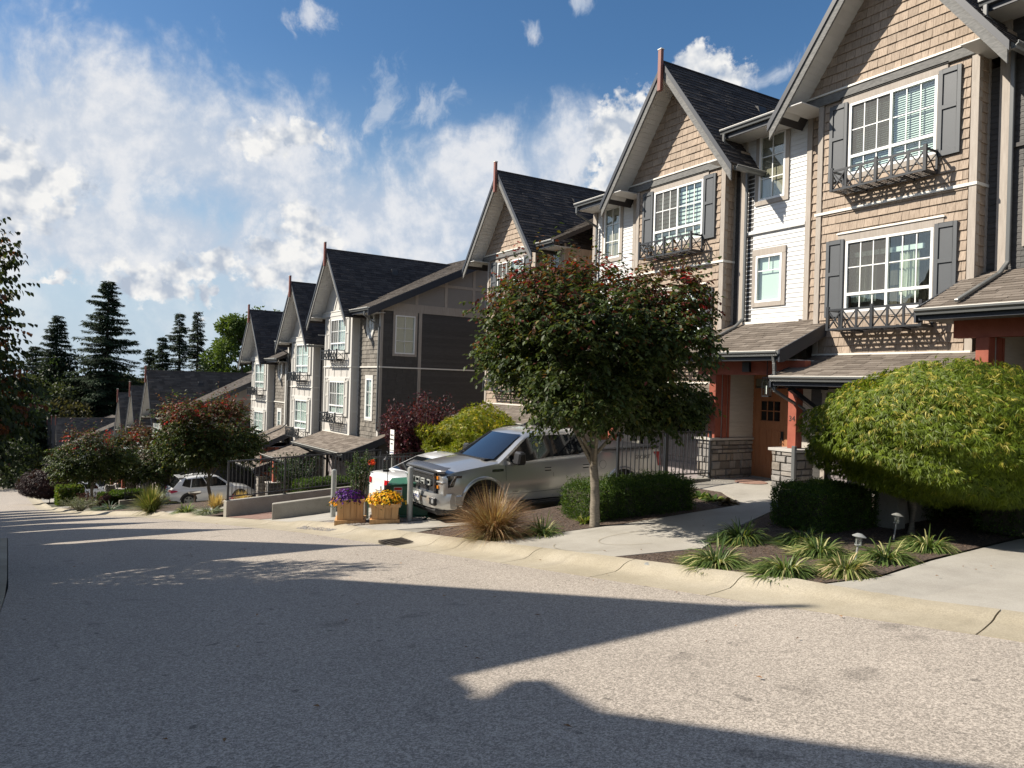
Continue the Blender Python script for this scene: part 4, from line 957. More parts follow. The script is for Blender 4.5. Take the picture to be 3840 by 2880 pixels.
    if right:
        k = math.hypot(1, .40); sx0, sx1 = .0, 2.5
        mb = MB(); z0_ = 2.90; mb.prism([(sx0, -yr-.66, z0_), (sx1, -yr-.66, z0_+.43*2.5), (sx1, -yr-.66, z0_+.43*2.5-.06), (sx0, -yr-.66, z0_-.06)], (0, .66, 0)); mb.obj('side_roof', 'roof_tab', root)
        mb = MB(); mb.prism([(-1.5, -yr-.70, zg+.0), (sx0, -yr-.70, z0_+.02), (sx1, -yr-.70, z0_+.43*2.5+.02), (sx1, -yr-.70, z0_+.43*2.5-.28), (sx0, -yr-.70, z0_-.28), (-1.5, -yr-.70, zg-.28)], (0, .035, 0)); mb.obj('side_barge_board', 'navy', root)
        w2 = MB(); w2.box(.2, 6, -yr-.36, -yr-.02, -.3, 2.75); w2.box(2.5, 6, -yr-.36, -yr-.02, 2.7, 3.1); w2.obj('lower_side_wall', 'lap_char', root)
        put_pieces(root, 'lower_plank', 'lap_char', planks(.2, 6, 0, 2.8, F_side(-yr-.36), expo=.107), 0, eye)
    # garage walls, door
    if gar:
        y0, y1 = (-1.15, 1.35); zt_ = 2.35
        BX(root, 'garage_wall', 'lap_char', (.10, .42, -2.35, y0-.1, 0, zt_+.5), (.10, .42, y1+.1, 1.75, -.3, zt_+.5), (.10, .42, y0-.1, y1+.1, 2.08, zt_+.5), (-.0, .0999, -2.35, 1.6, zt_+.1, 2.84))
        BX(root, 'garage_trim', 'trim', (.06, .10, y0-.1, y0, -.25, 2.08), (.06, .10, y1, y1+.1, -.25, 2.08), (.055, .10, y0-.12, y1+.12, 2.08, 2.17))
        gd = BX(root, 'garage_door', 'garage', (.2, .22, y0, y1, -.35, 2.08))
        hh = .59; nz = 4
        for r_ in range(nz):
            za = -.33+r_*(2.4/nz); zb_ = za+2.4/nz-.012
            if r_ < nz-1:
                for c_ in range(3):
                    ya = y0+.02+c_*(y1-y0-.04)/3; yb = ya+(y1-y0-.04)/3-.05
                    mb = MB(); mb.box(.165, .2, ya+.05, yb, za+.07, zb_-.07); mb.obj('door_panel', 'garage', gd, bev=.012)
                mb = MB(); mb.box(.185, .2, y0, y1, za, za+.04); mb.obj('door_rail', 'garage', gd)
            else:
                for c_ in range(4):
                    ya = y0+.04+c_*(y1-y0-.08)/4; yb = ya+(y1-y0-.08)/4-.08
                    mb = MB(); mb.box(.185, .19, ya+.05, yb, za+.12, zb_-.10); mb.obj('door_window', 'carglass', gd)
                    mb = MB(); 
                    for q in ((ya+.01, yb+.04, za+.08, za+.12), (ya+.01, yb+.04, zb_-.10, zb_-.06), (ya+.01, ya+.05, za+.12, zb_-.10), (yb, yb+.04, za+.12, zb_-.10)): mb.box(.178, .2, *q)
                    mb.obj('window_surround', 'garage', gd)
        for yy in ((ga+.1), (gb-.25)):      # knee brace under each end of the garage roof
            br = MB(); br.beam((-1.3, yy, zg-.2), (-.0, yy, zg-.22), .09, .09, (0, 1, 0)); br.beam((-1.2, yy, zg-.25), (.05, yy, 1.55), .09, .09, (0, 1, 0)); br.obj('knee_brace', 'navy', root)
    if porch and left:
        pa, pb_ = 1.35, 4.50; px, ps = -1.45, .45; zp = 2.93
        lean('porch_roof', pa, pb_, px, zp, .30, ps, 'roof_tab', maxn=160 if fine else 0)
        if fine: BX(root, 'roof_flashing', 'flash', (.24, .355, 2.25, 3.85, zp+ps*1.75-.02, zp+ps*1.75+.04))
        BX(root, 'porch_beam', 'red', (-.93, -.75, 1.15, 4.15, 2.44, 2.74), (-.749, .3, 3.58, 3.76, 2.44, 2.74), (-.749, .1, 1.34, 1.52, 2.44, 2.74))
        BX(root, 'beam_end', 'black', (-1.0, -.935, 2.55, 2.75, 2.5, 2.72))
        BX(root, 'porch_post', 'red', (-.95, -.74, 3.56, 3.77, .955, 2.438), bev=.006)
        BX(root, 'porch_post', 'red', (-.95, -.74, 1.32, 1.53, .90, 2.438), bev=.006)
        # left side wall of the porch: siding over stone
        y0 = 3.55
        BX(root, 'porch_wall', 'lap_cream', (-.735, .45, y0, y0+.10, .956, 2.7), (.46, .50, 1.5, y0, 2.0, 2.9))
        put_pieces(root, 'siding_plank', 'lap_cream', planks(-.50, .42, .97, 2.44, F_side(y0), expo=.105), 20 if fine else 0, eye)
        BX(root, 'porch_trim', 'red', (-.735, -.60, y0-.03, y0-.001, .956, 2.44), (-.56, -.50, y0-.025, y0-.001, .956, 2.44))
        BX(root, 'stone_core', 'mortar', (-1.04, .45, y0+.02, y0+.42, -.55, .9), (-1.18, -.62, 1.14, 1.70, -.35, .84))
        BX(root, 'stone_cap', 'cap', (-1.12, .46, y0-.05, y0+.48, .9, .955), bev=.006)
        BX(root, 'stone_cap', 'cap', (-1.25, -.55, 1.07, 1.77, .84, .90), bev=.006)
        # red post on the stone wall corner already above; individual stones
        rg = random.Random(5)
        def stones(fr, u0, u1, v0, v1):
            v = v0; out = []
            while v < v1-.02:
                h = min(rg.uniform(.09, .2), v1-v); u = u0
                while u < u1-.01:
                    ww = min(rg.uniform(.12, .36), u1-u)
                    if u1-(u+ww) < .08: ww = u1-u
                    out.append((u+.006, u+ww-.006, v+.006, v+h-.006, rg.uniform(.02, .055))); u += ww
                v += h
            for a, b, c, d, t in out:
                e = .012; vs = [fr(a, c, 0), fr(b, c, 0), fr(b, d, 0), fr(a, d, 0)]+[fr(a+e, c+e, t), fr(b-e, c+e, t*rg.uniform(.7, 1.1)), fr(b-e, d-e, t), fr(a+e, d-e, t*rg.uniform(.7, 1.1))]
                mb = MB().add(vs, [(4,5,6,7),(0,1,5,4),(1,2,6,5),(2,3,7,6),(3,0,4,7)])
                if fine: mb.obj('stone', 'stone', root)
                else: rest.add(mb.v, mb.f)
        rest = MB()
        stones(F_side(y0+.02), -1.04, .42, -.2, .9); stones(F_front(-1.04), y0+.02, y0+.42, -.5, .9)
        stones(F_front(-1.18), 1.14, 1.70, -.3, .84); stones(F_side(1.14), -1.18, -.62, -.3, .84)
        if rest.v: rest.obj('stonework', 'stone', root, kind='stuff')
        # door wall, frame and door
        x = .35
        BX(root, 'porch_wall', 'lap_cream', (x, x+.06, 1.62, 2.49, 0, 2.7)); BX(root, 'door_surround', 'door', (x-.02, x+.03, 2.50, 2.60, 0, 2.44), (x-.02, x+.03, 3.50, 3.549, 0, 2.44), (x-.018, x+.03, 2.60, 3.50, 2.06, 2.15), (x-.018, x+.03, 2.60, 3.50, 2.38, 2.7))
        BX(root, 'transom', 'glass', (x, x+.01, 2.60, 3.50, 2.15, 2.38)); BX(root, 'transom_room', 'room', (x+.04, x+.05, 2.60, 3.50, 2.1, 2.4))
        d0, d1 = 2.60, 3.50; D = MB(); gl0, gl1, g0, g1 = d0+.17, d1-.17, 1.38, 1.85
        for q in sub_holes([(d0, d1, .02, 2.06)], [(gl0, gl1, g0, g1), (d0+.15, (d0+d1)/2-.05, .3, 1.2), ((d0+d1)/2+.05, d1-.15, .3, 1.2)]): D.box(x+.0, x+.045, q[0], q[1], q[2], q[3])
        for a, b in ((d0+.15, (d0+d1)/2-.05), ((d0+d1)/2+.05, d1-.15)): D.box(x+.018, x+.045, a, b, .3, 1.2); D.box(x+.006, x+.018, a+.05, b-.05, .35, 1.15)
        do = D.obj('door', 'door', root)
        q = MB()
        for i in range(1, 3): yy = gl0+(gl1-gl0)*i/3; q.box(x+.005, x+.03, yy-.012, yy+.012, g0, g1)
        q.box(x+.004, x+.029, gl0, gl1, (g0+g1)/2-.012, (g0+g1)/2+.012); q.obj('glazing_bar', 'door', do)
        for i in range(3):
            for j in range(2):
                q = MB(); w3 = (gl1-gl0)/3; h2 = (g1-g0)/2; q.box(x+.02, x+.024, gl0+w3*i+.012, gl0+w3*(i+1)-.012, g0+h2*j+.012, g0+h2*(j+1)-.012); q.obj('pane', 'carglass', do)
        q = MB(); q.box(x-.02, x, d0+.05, d0+.12, .95, 1.15); q.tube([(x-.02, d0+.085, 1.0), (x-.07, d0+.085, 1.0), (x-.07, d0+.085, .9), (x-.02, d0+.085, .9)], .012, 6); q.obj('handle', 'black', do)
        BX(root, 'threshold', 'cast', (x-.12, x+.03, d0-.02, d1+.02, -.01, .03))
        # wall lantern
        q = MB(); q.box(-1.03, -.93, 1.98, 2.16, 1.96, 1.99); q.box(-1.03, -.93, 1.98, 2.16, 2.36, 2.39)
        for a in (-1.03, -.94):
            for b in (1.98, 2.15): q.box(a, a+.01, b, b+.01, 1.99, 2.36)
        q.tube([(-.98, 2.07, 2.39), (-.98, 2.07, 2.76)], .01, 6)
        lo = q.obj('porch_lantern', 'black', root); q = MB(); q.box(-1.02, -.94, 1.99, 2.15, 2.0, 2.35); q.obj('lantern_glass', 'glass', lo); q = MB(); q.box(-.99, -.97, 2.06, 2.08, 2.02, 2.2); q.obj('lantern_bulb', 'white', lo)
        BX(root, 'porch_ceiling', 'soffit', (-1.0, .45, 1.3, 3.54, 2.745, 2.76))
        # downspouts: off the high eave, down the wall, across the porch roof, then off its corner
        if detail:
            yd = yl-.20
            downspout(root, [(-.42, yl-.05, gz(8.30)), (-.42, yl-.05, gz(8.1)), (.27, yd, gz(7.75)), (.27, yd, zp+ps*1.7+.16), (-.02, yd, zp+ps*1.4+.06), (-1.38, yd, zp+ps*.07+.07)])
            downspout(root, [(-1.50, 1.50, zp-.1), (-1.46, 1.50, zp-.25), (-1.42, 1.52, zg+.1), (-1.42, 1.52, zg-.3), (-.72, 1.30, 1.72), (-.70, 1.28, 1.55)])
            downspout(root, [(-1.24, 1.12, .98), (-1.24, 1.12, .30), (-1.34, 1.22, -.12)], w=.09, d=.07)
        if number: text_part(root, number, .16, (-.953, 1.42, 1.52), 'ink', 'front', 'house_number')
    return root
def text_mesh(s, size, ext=.002):
    cu = bpy.data.curves.new('lettering', 'FONT'); cu.body = s; cu.size = size; cu.extrude = ext; cu.resolution_u = 3
    cu.align_x = 'CENTER'; cu.align_y = 'CENTER'
    o = bpy.data.objects.new('lettering', cu); COL.objects.link(o); dg = bpy.context.evaluated_depsgraph_get(); dg.update()
    me = bpy.data.meshes.new_from_object(o.evaluated_get(dg)); bpy.data.objects.remove(o); return me
def text_part(root, s, size, p, mat, face, name, sx=1., shear=0.):
    me = text_mesh(s, size); me.materials.clear(); me.materials.append(M[mat])
    if face == 'front': m = Matrix(((0,0,-1,p[0]),(-sx,-shear,0,p[1]-.0),(0,1,0,p[2]),(0,0,0,1)))      # read from the street, x axis towards -y
    else: m = Matrix(((sx,shear,0,p[0]),(0,0,-1,p[1]),(0,1,0,p[2]),(0,0,0,1)))
    me.transform(m); o = link(name, me, root); return o

TAN = dict(style='tan', roof='roof_dark', roof2='roof_dark', back='shake_tan', trim='trim', beam='darkwood', band='flash', shutter='shutter', endlap='lap_char')
GRY = dict(style='grey', roof='roof_dark', roof2='roof_mid', back='panel', trim='trim_light', beam='trim_light', band='flash', shutter='shutter_light', endlap='lap_char', endtrim='trim')
TAN['roof2'] = 'roof_mid'
lapL = dict(y1=4.08, mat='lap_white', wins=[(3.18, 6.68, .76, 1.57, True), (3.2, 4.22, .76, 1.13, False)])
GR = 'townhouses stepping down the street in one row'
A1 = unit('townhouse', (14.15, 8.85, -.48), 0, TAN, 'tan townhouse with orange brown door numbered 34 and a white sided wall', GR, left=lapL, number='34', win=('blind', 'curtain'), nshake=300)
A2 = unit('townhouse', (14.15, 14.82, -1.14), 0, TAN, 'tan shingled gabled townhouse behind the silver pickup, second from the right edge', GR, left=lapL, win=('zebra', 'blind'), nshake=220)
A0 = unit('townhouse', (14.15, 2.88, .17), 0, TAN, 'townhouse cut off at the right edge, its red post above the mounded maple', GR, left=dict(lapL, mat='lap_char'), detail=1, win=('blind', 'blind'))
oct_r = dict(y1=3.94, kind='shake', mat='shake_grey', endwall=True, octo=[(-2.88, 7.86)], wins=[(-2.86, 3.72, .62, 1.72, False)])
A3 = unit('townhouse', (14.15, 23.4, -2.05), 0, TAN, 'tan end townhouse half hidden by the red tipped tree, its octagon window showing', GR, right=dict(y1=2.9, kind='plank', mat='lap_char', octo=[(-2.35, 7.86)]), win=('blind', 'blind'), nshake=120, detail=2)
B1 = unit('townhouse', (11.2, 33.8, -3.79), R(3), GRY, 'pale panelled end townhouse with octagon window and dark side wall, nearest of its block', GR, right=oct_r, win=('blind', 'blind'))
def bpos(d): return (11.2-math.sin(R(3))*d, 33.8+math.cos(R(3))*d)
x_, y_ = bpos(4.9)
B2 = unit('townhouse', (x_, y_, -4.82), R(3), GRY, 'middle pale panelled townhouse between two gabled neighbours of the same block', GR, left=dict(y1=3.35, mat='lap_char', wins=[]), win=('blind', 'blind'), detail=1)
x_, y_ = bpos(12.45)
B3 = unit('townhouse', (x_, y_, -5.76), R(3), GRY, 'pale panelled townhouse at the downhill end of its block, in front of tall poplars', GR, right=dict(oct_r, endwall=False), win=('blind', 'blind'), detail=1)
GRC = dict(GRY, roof='roof_mid')
C1 = unit('townhouse', (5.75, 53.2, -6.62), R(3), GRC, 'low townhouse with a wide brown roof behind the white hatchback suv, first of its block', GR, dy=2.91, right=oct_r, win=('blind',), detail=1)
C2 = unit('townhouse', (5.4, 60.0, -7.75), R(3), GRC, 'low gabled townhouse, middle one of the block with three narrow white gable ends', GR, dy=2.91, left=dict(y1=4.08, mat='lap_char', wins=[]), win=('blind',), detail=1)
C3 = unit('townhouse', (5.1, 67.2, -8.42), R(3), GRC, 'low gabled townhouse, farthest of the three white gable ends above the street trees', GR, dy=2.91, left=dict(y1=4.08, mat='lap_char', wins=[]), win=('blind',), detail=1)
for i, (x_, y_, z_, lb) in enumerate(((1.0, 96, -12.0, 'far townhouse with long dark roof facing the bend, nearest of four thin maroon finials'), (.6, 101.7, -12.3, 'far townhouse, second of the four thin maroon finials by the bend'),
        (.15, 107.5, -12.7, 'far townhouse, third of the four thin maroon finials by the bend'), (-.3, 113.5, -13.0, 'farthest townhouse, last of the four thin maroon finials by the bend'))):
    unit('townhouse', (x_, y_, z_), R(2), GRC, lb, GR, dy=2.91, right=oct_r if i == 0 else None, left=dict(y1=4.08, mat='lap_char', wins=[]), win=('blind',), detail=1 if i == 0 else 0, gar=False)
# houses across the road: out of the frame, they throw the pointed shadows and show in the window glass
OP = 'townhouses on the shaded side of the road'
def opposite(x, y, z, w=3.0, label='', dz=0):
    r = empty('townhouse', (x, y, z), math.pi, label, 'house', OP)
    mb = MB(); mb.box(.0, 11, -w, w, -.5, 8.2); mb.prism([(0, -2.2, 8.2), (0, 2.2, 8.2), (0, 0, 11.1)], (5, 0, 0)); mb.obj('wall', 'lap_char', r)
    for s in (-1, 1):
        q = MB(); q.prism([(-.7, 0, 11.33), (-.7, s*2.44, 8.08), (-.7, s*2.44, 7.8), (-.7, 0, 11.08)], (7, 0, 0)); q.obj('gable_roof', 'roof_dark', r)
    q = MB(); q.prism([(-.35, -w, 8.42), (6.6, -w, 11.6), (6.6, -w, 11.4), (-.35, -w, 8.2)], (0, 2*w, 0)); q.prism([(6.6, -w, 11.6), (12, -w, 8.9), (12, -w, 8.7), (6.6, -w, 11.4)], (0, 2*w, 0)); q.obj('main_roof', 'roof_dark', r)
    q = MB(); q.box(-.82, -.72, -.06, .06, 10.5, 11.65); q.obj('finial', 'redwood', r)
    for z0_ in (3.8, 6.7):
        wn = MB(); wn.box(-.03, 0.02, -.95, .95, z0_, z0_+1.5); wo = wn.obj('window', 'white', r); wn = MB(); wn.box(-.045, -.031, -.85, -.04, z0_+.08, z0_+1.42); wn.box(-.045, -.031, .04, .85, z0_+.08, z0_+1.42); wn.obj('pane', 'carglass', wo)
    q = MB(); q.box(-.02, 0.01, -2.6, -.2, 0, 2.2); q.obj('garage_door', 'garage', r)
    return r
OPP = [(-5.6, 6.2, -.85, 3.4), (-5.6, 11.9, -1.36, 2.6), (-5.6, 18.2, -3.39, 2.25), (-5.7, 22.8, -4.89, 2.3), (-5.9, 27.5, -6.06, 2.3), (-6.3, 33, -6.4, 2.4), (-6.8, 38.6, -7.0, 2.4), (-7.3, 45, -7.6, 2.4), (-8.0, 51.5, -8.4, 2.4), (-8.8, 58.5, -9.2, 2.4)]
for i, (x, y, z, w) in enumerate(OPP):
    opposite(x, y, z, w, 'dark gabled townhouse across the road whose pointed shadow falls over the asphalt')
# ------------------------------------------------------------------ vehicles
def interp(t, x):
    xs = [p[0] for p in t]; return float(np.interp(x, xs, [p[1] for p in t]))
def loft(stations, close=True):
    """stations: (x, [(y,z)...]) half sections from bottom centre to top centre, mirrored"""
    mb = MB(); rings = []
    for x, h in stations:
        ring = [(x, y, z) for y, z in h]+[(x, -y, z) for y, z in reversed(h) if y > 1e-6]
        rings.append(ring)
    n = len(rings[0]); vs = [p for r_ in rings for p in r_]
    fs = [(i*n+j, i*n+(j+1) % n, (i+1)*n+(j+1) % n, (i+1)*n+j) for i in range(len(rings)-1) for j in range(n)]
    if close: fs += [tuple(range(n-1, -1, -1)), tuple(range((len(rings)-1)*n, len(rings)*n))]
    mb.add(vs, fs); return mb
def cut(me, cyls, width):
    """cut wheel openings"""
    ob = bpy.data.objects.new('tmp', me); COL.objects.link(ob); tools = []
    for cx, cz, r_ in cyls:
        c = MB(); n = 40; c.add([(cx+r_*math.cos(2*math.pi*i/n), s*width, cz+r_*math.sin(2*math.pi*i/n)) for s in (-1, 1) for i in range(n)],
            [tuple(range(n)), tuple(range(2*n-1, n-1, -1))]+[(i, i+n, (i+1) % n+n, (i+1) % n) for i in range(n)])
        m2 = c.mesh('tool', 'black'); bm = bmesh.new(); bm.from_mesh(m2); bmesh.ops.recalc_face_normals(bm, faces=bm.faces); bm.to_mesh(m2); bm.free()
        t = bpy.data.objects.new('tool', m2); COL.objects.link(t); tools.append(t)
        md = ob.modifiers.new('b', 'BOOLEAN'); md.operation = 'DIFFERENCE'; md.object = t; md.solver = 'EXACT'
    bm = bmesh.new(); bm.from_mesh(me); bmesh.ops.recalc_face_normals(bm, faces=bm.faces); bm.to_mesh(me); bm.free()
    dg = bpy.context.evaluated_depsgraph_get(); dg.update(); out = bpy.data.meshes.new_from_object(ob.evaluated_get(dg))
    for t in tools+[ob]: bpy.data.objects.remove(t)
    return out
def finish(me, ang=38):
    me.shade_smooth(); me.set_sharp_from_angle(angle=R(ang)); return me
def wheel(root, x, y, z, r_, side, spokes=6, rimmat='grey_plastic', w=.26):
    """side -1: outer face towards -y"""
    t = MB(); s = side; prof = [(r_*.66, -w*.42), (r_*.9, -w*.5), (r_*.985, -w*.36), (r_, -w*.15), (r_, w*.15), (r_*.985, w*.36), (r_*.9, w*.5), (r_*.66, w*.42)]
    t.lathe([(a, b*s) for a, b in prof], 36, (x, y, z), 'y'); W_ = t.obj('wheel', 'tyre', root, angle=50)
    h = MB(); h.lathe([(r_*.66, s*w*.42), (r_*.60, s*w*.40), (r_*.58, s*-w*.1), (.001, s*-w*.1)], 36, (x, y, z), 'y')
    for i in range(spokes):
        a = 2*math.pi*i/spokes+.2; ca, sa = math.cos(a), math.sin(a); ra = Vector((ca, 0, sa)); tn = Vector((-sa, 0, ca)); c = Vector((x, y, z)); o = Vector((0, s*w*.36, 0)); o2 = Vector((0, s*w*.16, 0))
        k0, k1 = r_*.1, r_*.62
        vs = [c+ra*k0-tn*.05+o2+o*.4, c+ra*k0+tn*.05+o2+o*.4, c+ra*k1+tn*.03+o, c+ra*k1-tn*.03+o, c+ra*k0-tn*.05, c+ra*k0+tn*.05, c+ra*k1+tn*.035, c+ra*k1-tn*.035]
        h.add(vs, [(0,1,2,3),(0,1,5,4),(1,2,6,5),(3,0,4,7)])
    h.lathe([(r_*.17, s*w*.1), (r_*.15, s*w*.42), (.001, s*w*.44)], 16, (x, y, z), 'y')
    h.obj('rim', rimmat, W_, angle=40)
    d = MB(); d.lathe([(r_*.5, s*-w*.05), (.001, s*-w*.05)], 24, (x, y, z), 'y'); d.obj('brake_disc', 'galv', W_)
    return W_
def panel_on(root, name, mat, pts, fy, off, thick=.01, side=-1, smooth=False):
    """flat piece laid on the flank: pts (x,z); fy(x,z) gives half width"""
    mb = MB(); a = [(x, side*(fy(x, z)+off), z) for x, z in pts]; b = [(x, side*(fy(x, z)-thick), z) for x, z in pts]; n = len(pts)
    mb.add(a+b, [tuple(range(n)), tuple(range(2*n-1, n-1, -1))]+[(i, i+n, (i+1) % n+n, (i+1) % n) for i in range(n)]); return mb.obj(name, mat, root)
def seam(mb, pts, fy, side=-1, w=.006):
    for p, q in zip(pts[:-1], pts[1:]):
        a = Vector((p[0], side*(fy(*p)+.001), p[1])); b = Vector((q[0], side*(fy(*q)+.001), q[1])); mb.beam(a, b, w, .005, (0, 1, 0))

# ---- silver pickup
gx0, gy0 = 6.62, 14.32
zf_, zr_ = g(7.57, 13.4)+.0, g(11.24, 13.4)+.0
tl = math.atan2(zr_-zf_, 3.67)
TR = empty('pickup_truck', (gx0, gy0, zf_-math.tan(tl)*.95-.08), 0, 'silver crew cab pickup with a black mesh grille, parked nose to the street', 'pickup truck')
TR.rotation_euler = (0, -tl, 0)
ZT = [(.0, .98), (.1, 1.06), (.3, 1.135), (.8, 1.20), (1.25, 1.255), (1.5, 1.27), (3.75, 1.30), (3.80, 1.30), (3.86, 1.385), (5.6, 1.385), (5.82, 1.37)]
WW = [(.0, .86), (.12, .93), (.3, .97), (.6, .985), (1.0, 1.0), (1.5, .995), (3.7, .995), (4.6, 1.0), (5.4, .985), (5.82, .96)]
def half(x):
    w, zt = interp(WW, x), interp(ZT, x); zb = .40 if 0.3 < x < 5.6 else .5
    cr = .045 if x < 1.4 else .0
    sh = .10 if x < 1.3 else .035
    return [(0, zb), (w-.16, zb), (w-.045, zb+.02), (w-.02, zb+.12), (w-.015, .60), (w+.002, .655), (w, .86), (w-.012, 1.0), (w-.03, zt-.09), (w-.045, zt-.035), (w-sh-.03, zt), (w*.62, zt+cr*.65), (w*.56, zt+cr), (0, zt+cr*1.2)]
def flank(x, z):
    w = interp(WW, x); zt = interp(ZT, x); return float(np.interp(z, [.42, .52, .60, .655, .86, 1.0, zt-.09, zt], [w-.045, w-.02, w-.015, w+.002, w, w-.012, w-.03, w-.06]))
xs = [.08, .12, .2, .3, .45, .65, .85, 1.05, 1.25, 1.5, 2.0, 2.6, 3.2, 3.74]
FW, RW, AR = (.97, .41), (4.63, .41), .50
me = cut(loft([(x, half(x)) for x in xs]).mesh('body', 'silver'), [(FW[0], FW[1]+.03, AR)], 2); finish(me, 30); link('body', me, TR)
xs = [3.80, 3.9, 4.1, 4.6, 5.0, 5.4, 5.7, 5.80]
me = cut(loft([(x, half(x)) for x in xs]).mesh('cargo_bed', 'silver'), [(RW[0], RW[1]+.03, AR)], 2); finish(me, 30); link('cargo_bed', me, TR)
q = MB(); q.box(.3, 5.6, -.80, .80, .33, .62); q.box(.45, 1.5, -.86, -.6, .5, .98); q.box(.45, 1.5, .6, .86, .5, .98); q.box(4.1, 5.15, -.86, -.6, .5, .98); q.box(3.70, 3.85, -.9, .9, .45, 1.25); q.obj('chassis', 'plastic', TR)
for cx, cz in (FW, RW):      # flared arches
    for s in (-1, 1):
        q = MB(); n = 26; ro, ri = AR+.055, AR-.012; V = []
        for i in range(n+1):
            a = math.radians(-18+216*i/n); c_, s_ = math.cos(a), math.sin(a)
            for r_, o in ((ri, -.03), (ri, .022), (ro-.02, .024), (ro, -.008)):
                x, z = cx+r_*c_, max(cz+.03+r_*s_, .40); V.append((x, s*(flank(x, z)+o), z))
        q.add(V, [(i*4+j, i*4+j+1, (i+1)*4+j+1, (i+1)*4+j) for i in range(n) for j in range(3)]); q.obj('wheel_arch', 'silver', TR, angle=60)
for cx, cz in (FW, RW):
    for s in (-1, 1): wheel(TR, cx, s*.86, cz, .41, s, rimmat='plastic')
# cab
def cabw(x, z):
    t = (z-1.25)/(1.90-1.25); return .945-.20*t-.03*max(0, t)**3
def cab_sections():
    out = []
    for z, xa, xb, rnd_ in ((1.22, 1.20, 3.78, 0), (1.28, 1.30, 3.775, 0), (1.45, 1.54, 3.75, 0), (1.65, 1.82, 3.72, 0), (1.78, 2.04, 3.69, 0), (1.835, 2.18, 3.62, .03), (1.87, 2.42, 3.50, .10), (1.89, 2.75, 3.3, .25)):
        w = cabw(0, min(z, 1.9))-rnd_
        ring = [(xa+.12*(1-0), w-.0, z), (xa+.03, w-.14, z), (xa-.05, w*.5, z), (xa-.07, 0, z)]
        ring = ring+[(x, -y, zz) for x, y, zz in reversed(ring[:-1])]
        back = [(xb, -w+.1, z), (xb, w-.1, z)]; mid = [((xa*2+xb)/3, -w, z), ((xa+2*xb)/3, -w, z), (xb-.08, -w, z)]
        mid2 = [(xb-.08, w, z), ((xa+2*xb)/3, w, z), ((xa*2+xb)/3, w, z)]
        out.append(ring+mid+back+mid2)
    mb = MB(); n = len(out[0]); mb.add([p for r_ in out for p in r_], [(i*n+j, i*n+(j+1) % n, (i+1)*n+(j+1) % n, (i+1)*n+j) for i in range(len(out)-1) for j in range(n)]+[tuple(range((len(out)-1)*n, len(out)*n))])
    return mb
cab_sections().obj('cab', 'silver', TR, angle=40)
